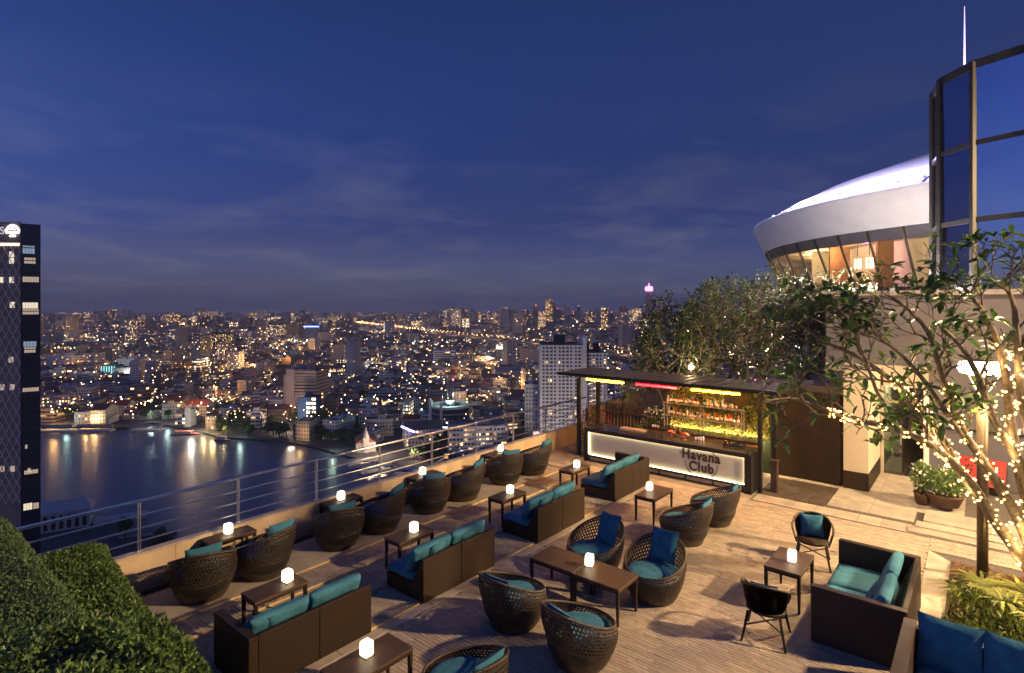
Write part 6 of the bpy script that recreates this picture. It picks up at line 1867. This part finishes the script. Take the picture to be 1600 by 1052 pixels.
# ------------------------------------------------------------------ far skyline towers
MTred = emit('aircraft_beacon', (1.0, 0.05, 0.10), 7, sample=False)
SKYL = [(833, 842, 478, 3000, .02), (853, 862, 466, 3300, .05), (861, 868, 473, 3350, .05), (867, 876, 483, 3300, .06), (816, 825, 486, 3100, .05), (796, 803, 487, 3400, .06), (901, 907, 479, 3200, .08), (939, 947, 484, 3300, .06), (967, 980, 479, 3000, .05), (950, 961, 489, 3100, .07),
        (760, 767, 488, 3400, .06), (745, 752, 490, 3500, .08), (720, 731, 494, 3300, .05), (984, 995, 484, 3000, .06), (916, 931, 486, 3200, .12), (882, 890, 493, 3300, .2), (893, 899, 488, 3700, .1), (773, 781, 494, 3000, .06), (783, 791, 491, 3600, .08), (806, 812, 495, 3200, .07),
        (700, 710, 497, 3300, .08), (735, 742, 496, 3400, .06), (113, 124, 506, 2500, .1), (124, 136, 509, 2450, .1), (163, 170, 505, 2700, .05), (206, 222, 503, 2400, .09), (290, 297, 500, 2900, .06), (388, 396, 497, 3000, .06), (398, 402, 500, 3000, .06), (420, 430, 500, 2900, .07), (508, 514, 499, 3000, .05), (530, 536, 497, 3000, .05), (652, 658, 497, 3300, .06), (640, 646, 500, 3200, .08)]
pos_words = ['left of the wide tree', 'in the skyline']
tints = [(0.10, 0.12, 0.17), (0.15, 0.16, 0.20), (0.08, 0.10, 0.14), (0.20, 0.17, 0.17), (0.12, 0.13, 0.20)]
for k, (a_, b_, yt, d, gl) in enumerate(sorted(SKYL)):
    w = (b_ - a_) / FPX * d
    h = (EYE - ZG) + (477 - yt) / FPX * d
    p = at((a_ + b_) / 2, d)
    cb = CB(); sd = rc.random()
    ti = tints[k % 5]
    cb.block((0, 0), w, w * 0.8, h * 0.93, YAW + rc.uniform(-.2, .2), ti, 0, 3 if k % 2 else 0, (0.05, 0.05, 0.06), 0, sd)
    o = link('skyline_tower', cb.mesh('skyline_tower'), None, (p.x, p.y, ZG))
    tag(o, 'far high-rise on the skyline, %s counted from the left' % (WORDS + ['twenty-seventh', 'twenty-eighth', 'twenty-ninth', 'thirtieth', 'thirty-first', 'thirty-second', 'thirty-third', 'thirty-fourth', 'thirty-fifth'])[k], 'tower', 'skyline towers')
    cc = CB(); cc.block((0, 0), w * 0.66, w * 0.5, h * 0.07, YAW, ti, h * 0.93, 0, (0.05, 0.05, 0.06), 0, sd)
    link('crown', cc.mesh('crown'), o)
    if rc.random() < 0.55:
        MB().ball((0, 0, h + 4), 2.2, 6).build('beacon', MTred if rc.random() < 0.6 else MTwc, o)
    OCC.append((p.x, p.y, w))
# pink crowned tower
p = at(1014, 3600); hh = (EYE - ZG) + (477 - 462) / FPX * 3600
cb = CB(); cb.block((0, 0), 34, 30, hh, YAW, (0.30, 0.22, 0.26), 0, 0, (0.1, 0.1, 0.1), 0, 0.97)
o = link('pink_crowned_tower', cb.mesh('pink_crowned_tower'), None, (p.x, p.y, ZG))
tag(o, 'tallest skyline tower with a glowing magenta crown above the trees', 'tower')
MTpinkc = emit('magenta_crown', (1.0, 0.16, 0.70), 7, sample=False)
MB().lathe([(22, hh + 30), (24, hh + 36), (24, hh + 52), (18, hh + 58), (0.1, hh + 60)], 16).build('crown', MTpinkc, o)
MB().lathe([(14, hh), (14, hh + 30)], 16).build('neck', MT['concrete_grey'], o)
MB().tube([(0, 0, hh + 58), (0, 0, hh + 82)], [3, 0.5], 6).build('antenna', MTpinkc, o)

# ------------------------------------------------------------------ expressway
ew = thing('expressway', 'elevated expressway lit orange crossing the right of the city', 'road')
EWP = [(560, 506, 14), (640, 517, 14), (720, 526, 14), (800, 534, 14), (870, 541, 14), (935, 548, 14), (1031, 565, 14), (1120, 590, 14), (1230, 640, 14)]
ep_ = []
for px, py, hgt in EWP:
    d = FPX * (EYE - ZG - hgt) / (py - 477); ep_.append(at(px, d, ZG + hgt))
def offs(i):
    t = (ep_[min(i + 1, len(ep_) - 1)] - ep_[max(i - 1, 0)]).normalized()
    return Vector((t.y, -t.x, 0))
WR = 15.0
mb = MB()
for i, p in enumerate(ep_):
    q = offs(i) * WR
    for s in (-1, 1): mb.v.append(tuple(p + q * s))
    for s in (-1, 1): mb.v.append(tuple(p + q * s - Vector((0, 0, 1.8))))
for i in range(len(ep_) - 1):
    b0, b1 = i * 4, i * 4 + 4
    for f in ((b0, b0 + 1, b1 + 1, b1), (b0 + 2, b1 + 2, b1 + 3, b0 + 3), (b0, b1, b1 + 2, b0 + 2), (b0 + 1, b0 + 3, b1 + 3, b1 + 1)):
        mb.f.append(f); mb.m.append(0); mb.s.append(False)
mb.build('road_deck', mat('road_deck', (0.16, 0.145, 0.13), 0.8, var=0.2, scale=0.05), ew)
for s in (-1, 1):
    mb = MB()
    mb.tube([p + offs(i) * WR * s + Vector((0, 0, 0.6)) for i, p in enumerate(ep_)], 0.55, 4, smooth=False)
    mb.build('barrier', MTp, ew)
MTor = emit('sodium_lamp', (1.0, 0.50, 0.12), 22, sample=False)
ek = 0
for i in range(len(ep_) - 1):
    seg = ep_[i + 1] - ep_[i]
    n_l = max(1, int(seg.length / 55))
    for q in range(n_l):
        p = ep_[i] + seg * (q / n_l)
        pier = one(-1.3, 1.3, -1.3, 1.3, ZG, ZG + 12.1).build('pier', MT['concrete_grey'], ew); pier.location = (p.x, p.y, 0)
for i in range(len(ep_) - 1):
    seg = ep_[i + 1] - ep_[i]
    for q in range(max(1, int(seg.length / 130))):
        p = ep_[i] + seg * ((q + .5) / max(1, int(seg.length / 130)))
        lamp_pt(p + Vector((0, 0, 13)), 26000, (1.0, 0.52, 0.16), 1)

# ------------------------------------------------------------------ ordinary houses and blocks
def free(x, y, r):
    for ox, oy, orr in OCC:
        if (x - ox) ** 2 + (y - oy) ** 2 < (orr + r) ** 2: return False
    return True
def bank_d(px):
    for i in range(len(BANK) - 1):
        if BANK[i][0] <= px <= BANK[i + 1][0]:
            u = (px - BANK[i][0]) / (BANK[i + 1][0] - BANK[i][0])
            return g(BANK[i][1] + u * (BANK[i + 1][1] - BANK[i][1]))
    return 300
GREEN = [(330, 400, 640, 690), (405, 560, 660, 700), (640, 700, 690, 735)]
def is_green(px, py): return any(a < px < b and c_ < py < d_ for a, b, c_, d_ in GREEN)
def near_road(x, y):
    for i in range(len(ep_) - 1):
        a, b = ep_[i], ep_[i + 1]
        ab = Vector((b.x - a.x, b.y - a.y)); ap = Vector((x - a.x, y - a.y))
        u = max(0, min(1, ap.dot(ab) / ab.dot(ab)))
        if (ap - ab * u).length < 34: return True
    return False
PAL = [('white', (0.60, 0.57, 0.56)), ('cream', (0.54, 0.45, 0.36)), ('grey', (0.36, 0.345, 0.37)), ('pinkish', (0.52, 0.38, 0.35)), ('pale blue', (0.38, 0.42, 0.52)), ('brown', (0.26, 0.17, 0.13)), ('dark', (0.11, 0.10, 0.115)), ('lilac-grey', (0.46, 0.42, 0.48))]
ROOFS = [('flat grey', (0.11, 0.105, 0.115), 0), ('flat dark', (0.05, 0.05, 0.06), 0), ('red pitched', (0.20, 0.06, 0.045), 1), ('grey pitched', (0.12, 0.12, 0.14), 1), ('rusty pitched', (0.14, 0.075, 0.055), 1), ('pale flat', (0.24, 0.23, 0.25), 0)]
blds = []
for (d0, d1, cell) in ((300, 820, 19), (820, 1500, 25), (1500, 2600, 38), (2600, 4600, 62), (4600, 6900, 105)):
    rmax = 1.05 * d1
    nr = int(2 * rmax / cell); nd = int((d1 - d0) / cell)
    for i in range(nd):
        for j in range(nr):
            d = d0 + (i + rc.uniform(.1, .9)) * cell
            r = -rmax + (j + rc.uniform(.1, .9)) * cell
            px = 800 + FPX * r / d
            if not (40 < px < 1480): continue
            if px > 1000 and d < 420: continue
            if rc.random() < 0.12: continue
            py = 477 + FPX * (EYE - ZG) / d
            x, y = d * FW[0] + r * RT[0], d * FW[1] + r * RT[1]
            bdist = bank_d(px)
            if d < bdist + 14: continue
            if is_green(px, py) and rc.random() < 0.72: continue
            q = noise.noise(Vector((x * 0.0021, y * 0.0021, 3)))
            w, l = cell * rc.uniform(0.45, 0.98), cell * rc.uniform(0.45, 0.98)
            if d < 820 and rc.random() < 0.15: l *= 1.9
            u = rc.random()
            h = rc.uniform(6, 15)
            if u < 0.15: h = rc.uniform(13, 21)
            if u < 0.035: h = rc.uniform(22, 38)
            if u < 0.009 and d > 750: h = rc.uniform(42, 85)
            if d > 2300:
                w = min(w, 45); l = min(l, 45)
                if rc.random() < 0.045 * (1 + 2.2 * q) * (2.2 if 690 < px < 1100 else 0.8): h = rc.uniform(28, 70 if px < 690 else 105)
            if d > 4600: h = rc.uniform(8, 26)
            if d < 620: h = min(h, 20)
            if not free(x, y, max(w, l) * 0.5): continue
            if near_road(x, y): continue
            # keep the view over the river bank open in front of landmarks
            yaw = YAW + round(noise.noise(Vector((x * 0.003, y * 0.003, 9))) * 4) * 0.28 + rc.uniform(-.06, .06)
            blds.append((w * h / (d * d), x, y, d, px, py, w, l, h, yaw, rc.choices(range(8), (22, 16, 16, 9, 6, 10, 12, 9))[0], rc.randrange(6) if h < 16 else rc.choice((0, 1, 5)), rc.random()))
blds.sort(reverse=True)
print('buildings', len(blds))
LAND = [(115, 'by left tower'), (260, 'above villas'), (420, 'left of pink block'), (540, 'right of pink block'), (650, 'above church'), (740, 'around round office'), (850, 'left of white slab'), (1000, 'right of white slab'), (2000, 'behind trees')]
STORY = {1: 'single-storey', 2: 'two-storey', 3: 'three-storey', 4: 'four-storey', 5: 'five-storey', 6: 'six-storey', 7: 'seven-storey', 8: 'eight-storey'}
seen_l = {}
rest = CB()
nind = 0
indiv = []
for b in blds:
    (_, x, y, d, px, py, w, l, h, yaw, pc, rk, sd) = b
    colr = tuple(min(1, v * (0.62 + 0.42 * sd)) for v in PAL[pc][1]); rn, rcx, gb = ROOFS[rk]
    gable = h * 0.0 + (min(w, l) * 0.22 if gb else 0)
    if nind < 300 and px < 1010 and py < 745:
        cb = CB()
        cb.block((0, 0), w, l, h, yaw, colr, 0, 0 if sd < 0.75 else 2, rcx, gable, sd)
        o = link('city_house', cb.mesh('city_house'), None, (x, y, ZG))
        nst = max(1, int(h / 3.2))
        row = 'waterside' if d < bank_d(px) + 45 else 'near-street' if d < 640 else 'mid-city' if d < 820 else 'far-street'
        zone = [t for q, t in LAND if px < q][0]
        lab = '%s %s %s house, %s roof, %s' % (PAL[pc][0], STORY.get(nst, 'tall'), row, rn, zone)
        indiv.append((lab, px, o))
        o['category'] = 'house'; o['group'] = 'city houses'
        ca, sa = math.cos(yaw), math.sin(yaw)
        if not gable:
            rb2 = CB(); ox, oy = rc.uniform(-.25, .25) * w, rc.uniform(-.25, .25) * l
            rb2.block((ox * ca - oy * sa, ox * sa + oy * ca), min(4.5, w * .35), min(4.5, l * .35), rc.uniform(2, 3.4), yaw, colr, h, 1, rcx, 0, sd)
            link('stair_head', rb2.mesh('stair_head'), o)
            for ex, ey, ew_, el_ in ((0, -l / 2 + .2, w, .4), (0, l / 2 - .2, w, .4), (-w / 2 + .2, 0, .4, l - .84), (w / 2 - .2, 0, .4, l - .84)):
                pp = CB(); pp.block((ex * ca - ey * sa, ex * sa + ey * ca), ew_, el_, 1.0, yaw, colr, h, 1, colr, 0, sd)
                link('roof_parapet', pp.mesh('roof_parapet'), o)
            if rc.random() < 0.4:
                tk = MB().lathe([(0.9, 0), (0.95, 1.8), (0.01, 2.1)], 10).build('water_tank', MT['steel'], o)
                ox, oy = rc.uniform(-.3, .3) * w, rc.uniform(-.3, .3) * l
                tk.location = (ox * ca - oy * sa, ox * sa + oy * ca, h)
        elif rc.random() < 0.5:
            cn = CB(); cn.block((w * 0.55 * ca, w * 0.55 * sa), 2.6, l * 0.8, h * 0.45, yaw, colr, 0, 1, rcx, 0, sd)
            link('lean_to', cn.mesh('lean_to'), o)
        nind += 1
    else:
        rest.block((x, y), w, l, h, yaw, colr, ZG, 0 if sd < .6 else (2 if sd < .85 else 3), rcx, gable, sd)
        if not gable and d < 1800:
            rest.block((x, y), w * .3, l * .3, 2.8, yaw, colr, ZG + h, 1, rcx, 0, sd)
byl = {}
for lab, px, o in indiv: byl.setdefault(lab, []).append((px, o))
ORDW = WORDS + ['later'] * 40
for lab, lst in byl.items():
    lst.sort(key=lambda t: t[0])
    for k, (px, o) in enumerate(lst):
        o['label'] = lab if len(lst) == 1 else lab + ', ' + nth(k) + ' from left'
tag(link('distant_city', rest.mesh('distant_city')), 'mass of distant city buildings with scattered lit windows', 'buildings', kind='stuff')

# ------------------------------------------------------------------ city trees
def city_tree_mesh(seed):
    r = random.Random(seed)
    bl = [(rand_dir(r) * r.uniform(0.2, 2.6), r.uniform(1.2, 2.2)) for _ in range(9)]
    def smp():
        c, rr = bl[r.randrange(9)]
        v = rand_dir(r)
        return Vector((c.x * 1.25, c.y * 1.25, c.z * 0.7 + 6.5)) + v * rr, v
    crown = leaf_cloud(620, smp, 1.15, r, up=0.3, aspect=0.75).mesh('crown', MT['leaf_dark'])
    tr_ = MB().tube([(0, 0, -0.2), (0.2, 0.1, 3), (0.1, 0.2, 6)], [0.45, 0.32, 0.15], 6)
    for k in range(4):
        a = k * 1.6; tr_.tube([(0.15, 0.1, 3.2), (1.2 * math.cos(a), 1.2 * math.sin(a), 5), (2.2 * math.cos(a), 2.2 * math.sin(a), 7)], [0.22, 0.14, 0.05], 5)
    return crown, tr_.mesh('trunk', MT['bark_dark'])
TM = [city_tree_mesh(s) for s in range(4)]
tk = []
for (a_, b_, c_, d_) in GREEN:
    for i in range({330: 30, 405: 52, 640: 18}[a_]):
        tk.append((rc.uniform(a_, b_), rc.uniform(c_, d_)))
tk += [(rc.uniform(100, 290), rc.uniform(640, 662)) for _ in range(12)] + [(rc.uniform(90, 800), rc.uniform(600, 650)) for _ in range(40)] + [(800 + rc.uniform(-8, 20), rc.uniform(690, 712)) for _ in range(5)]
tk = sorted((px, py) for px, py in tk if g(py) > bank_d(px) + 5)
TL = {}
for k, (px, py) in enumerate(tk):
    p = at(px, g(py), ZG)
    if not free(p.x, p.y, -2): continue
    zone = [t for q, t in LAND if px < q][0]
    row = 'by the water' if g(py) < bank_d(px) + 30 else 'set back from the water' if g(py) < 640 else 'among the houses'
    t = thing('city_tree', 'x', 'tree', p, rc.random() * 6, 'dark trees in the city')
    cr, trm = TM[k % 4]
    s_ = rc.uniform(0.8, 1.35)
    t.scale = (s_, s_, s_ * rc.uniform(.85, 1.1))
    c_o = link('crown', cr, t); c_o['kind'] = 'stuff'
    link('trunk', trm, t)
    TL.setdefault('dark leafy tree %s, %s' % (row, zone), []).append(t)
for lab, lst in TL.items():
    for k, t in enumerate(lst):
        t['label'] = lab if len(lst) == 1 else lab + ', ' + nth(k) + ' from the left'
for (px, y, h_) in ((196, 262, 9), (250, 246, 10), (268, 240, 8), (300, 232, 8)):
    p = at(px, y, ZG - 0.1)
    t = thing('city_tree', 'dark tree on the near bank below the railing, %s the moored boat' % {196: 'just left of', 250: 'just right of', 268: 'second right of', 300: 'third right of'}[px], 'tree', p, 0.4 * px, 'dark trees in the city')
    t.scale = (h_ / 9,) * 3
    link('crown', TM[0][0], t)['kind'] = 'stuff'; link('trunk', TM[0][1], t)

# ------------------------------------------------------------------ city lights
COLS = [((1.0, 0.52, 0.16), 32), ((1.0, 0.72, 0.38), 22), ((1.0, 0.93, 0.78), 24), ((0.80, 0.97, 1.0), 13), ((0.55, 1.0, 0.80), 4), ((1.0, 0.06, 0.08), 4), ((0.25, 0.35, 1.0), 2)]
LM = []
for k, (c_, w_) in enumerate(COLS):
    for s in (5.0, 22.0): LM.append((emit('city_lamp_glow', c_, s * (0.6 if k > 4 else 1), sample=False), w_ * (0.7 if s < 10 else 0.3)))
wts = [w_ for _, w_ in LM]
pole = mat('lamp_pole', (0.06, 0.06, 0.06), 0.6)
lamp_pts = []
# lit streets: straight runs of like lamps, and scattered single lamps between them
for i in range(120):
    py = 500 + (rc.random() ** 1.7) * 160
    px = rc.uniform(60, 1250); d = g(py)
    if d < bank_d(px) + 20: continue
    c_ = at(px, d, ZG)
    ya = YAW + round(noise.noise(Vector((c_.x * 0.003, c_.y * 0.003, 9))) * 4) * 0.28 + (PI / 2 if rc.random() < .45 else 0)
    L_ = rc.uniform(90, 330) * (d / 900) ** 0.6
    mi_ = rc.choices((0, 1, 2, 3, 4, 5, 6), (26, 22, 14, 12, 12, 9, 5))[0]
    gap = rc.uniform(13, 22) * (d / 900) ** 0.7
    for k in range(int(L_ / gap)):
        if rc.random() < 0.2: continue
        q_ = Vector((c_.x + math.cos(ya) * (k * gap - L_ / 2) + rc.gauss(0, 1.5), c_.y + math.sin(ya) * (k * gap - L_ / 2) + rc.gauss(0, 1.5), ZG))
        dd_ = q_.x * FW[0] + q_.y * FW[1]; px_ = 800 + FPX * (q_.x * RT[0] + q_.y * RT[1]) / dd_
        if dd_ < bank_d(px_) + 6: continue
        lamp_pts.append((dd_, px_, -1 - mi_, q_, rc.uniform(10, 15)))
for i in range(3400):
    py = 494 + (rc.random() ** 1.9) * 194
    px = rc.uniform(60, 1300)
    d = g(py)
    if d < bank_d(px) + 4: continue
    p = at(px, d, ZG)
    dens = noise.noise(Vector((p.x * 0.0028, p.y * 0.0028, 7))) * 1.3 + noise.noise(Vector((p.x * 0.011, p.y * 0.011, 1))) * 0.9
    if rc.random() > 0.20 + 0.9 * dens: continue
    lamp_pts.append((d, px, py, p, rc.uniform(8, 17)))
for i in range(len(ep_) - 1):
    seg = ep_[i + 1] - ep_[i]
    n_l = max(2, int(seg.length / 28))
    for q in range(n_l):
        for s in (-1, 1):
            p = ep_[i] + seg * ((q + .5) / n_l) + offs(i) * (WR + 0.4) * s
            lamp_pts.append((p.xy.length, 800 + 0, 0, Vector((p.x, p.y, ZG)), 24.0))
# an orange-lit avenue running away from the river and a bright market street
for k in range(60):
    u = k / 59
    p = at(594 + 34 * u, g(526 - 22 * u), ZG); lamp_pts.append((p.xy.length, 0, 0, p, 14))
for k in range(40):
    u = k / 39
    p = at(352 + 52 * u, g(642 - 22 * u), ZG); lamp_pts.append((p.xy.length, 0, 0, p, 9)) if k % 2 else None
for k in range(26):
    u = k / 25
    p = at(500 + 60 * u, g(640 - 45 * u), ZG); lamp_pts.append((p.xy.length, 0, 0, p, 11)) if k % 3 else None
lamp_pts.sort(key=lambda t: t[0])
def lamp_geo(mb, p, h, r, m, k=0):
    mb.tube([(p.x, p.y, p.z), (p.x, p.y, p.z + h - r)], max(0.12, r * 0.16), 4, m=1, cap=False, smooth=False)
    mb.ball((p.x, p.y, p.z + h), r, 6, m=0)
far_l = {}
nl = 0
LL = {}
CN = ['orange', 'amber', 'warm white', 'bluish white', 'greenish', 'red', 'blue']
lampcache = {}
for (d, px, py, p, h) in lamp_pts:
    mi = -1 - py if py < 0 else 0 if (px == 0 or px == 800) and rc.random() < .8 else rc.choices(range(len(LM)), wts)[0]
    r = d * 0.00058 * rc.uniform(0.5, 1.6)
    if rc.random() < 0.05: r *= 2.0
    if nl < 300 and in_view(p.x, p.y, p.z + h):
        rq = round(max(0.35, r) * 4) / 4 or 0.25
        key = (mi, rq, round(h))
        if key not in lampcache:
            mb = MB(); lamp_geo(mb, Vector((0, 0, 0)), round(h), rq, mi)
            lampcache[key] = mb.mesh('street_lamp', [LM[mi][0], pole])
        o = link('street_lamp', lampcache[key], None, p)
        o['category'] = 'lamp'; o['group'] = 'street lamps of the near city'; vv = in_view(p.x, p.y, p.z + h); LL.setdefault((CN[mi // 2], [t for q, t in LAND if vv[0] < q][0]), []).append((vv[0], o))
        nl += 1
    else:
        mb = far_l.setdefault(mi, MB())
        lamp_geo(mb, p, h, r, mi)
for (cn, zn), lst in LL.items():
    lst.sort(key=lambda t: t[0])
    for k, (_, o) in enumerate(lst): o['label'] = '%s lamp glowing over the near streets, %s, %s from left' % (cn, zn, nth(k))
allm = MB()
mats_ = []
for mi, mb in far_l.items():
    i0 = len(mats_); mats_ += [LM[mi][0], pole]
    o_ = len(allm.v); allm.v.extend(mb.v)
    for f, m, s in zip(mb.f, mb.m, mb.s):
        allm.f.append(tuple(o_ + q for q in f)); allm.m.append(i0 + m); allm.s.append(s)
tag(allm.build('distant_city_lights', mats_), 'countless lamps glittering over the far city', 'lights', kind='stuff')
# light the near streets and the river bank with some of those lamps
for k in range(46):
    px = rc.uniform(70, 1000); py = 497 + 28 + rc.random() ** 1.3 * 140
    d = g(py)
    if d < bank_d(px) + 10: continue
    c_ = COLS[rc.choices(range(4), (50, 25, 18, 7))[0]][0]
    lamp_pt(at(px, d, ZG + rc.uniform(17, 26)), rc.uniform(9000, 26000) * (d / 700) ** 1.2, c_, 1.0)
for px, c_, pw in ((104, (0.6, 1.0, 0.85), 5000), (134, (1.0, 0.55, 0.18), 9000), (148, (1.0, 0.58, 0.22), 9000), (236, (0.75, 1.0, 0.92), 5000), (262, (0.7, 1.0, 0.95), 4000), (318, (1.0, 0.72, 0.30), 11000), (332, (1.0, 0.70, 0.28), 11000), (350, (1.0, 0.72, 0.34), 5000), (375, (0.7, 1.0, 0.85), 4000), (468, (1.0, 0.60, 0.22), 3500), (520, (0.7, 1.0, 0.75), 4000)):
    lamp_pt(at(px, bank_d(px) + 2, ZG + 6.5), pw * 0.6, c_, 0.9)
# ------------------------------------------------------------------ humid evening air
hz = MB().box(-9500, 9500, -400, 9500, -107, 145).mesh('haze', [])
hm = bpy.data.materials.new('humid_air'); hm.use_nodes = True
hn, hl = hm.node_tree.nodes, hm.node_tree.links
hn.clear()
ho = hn.new('ShaderNodeOutputMaterial'); hv_ = hn.new('ShaderNodeVolumePrincipled')
hv_.inputs['Color'].default_value = (0.94, 0.94, 0.97, 1)
hv_.inputs['Density'].default_value = 0.00012
hv_.inputs['Anisotropy'].default_value = 0.2
hl.new(hv_.outputs[0], ho.inputs['Volume'])
hz.materials.append(hm)
tag(link('haze', hz), 'thin humid evening air over the river and city', 'haze', kind='stuff')
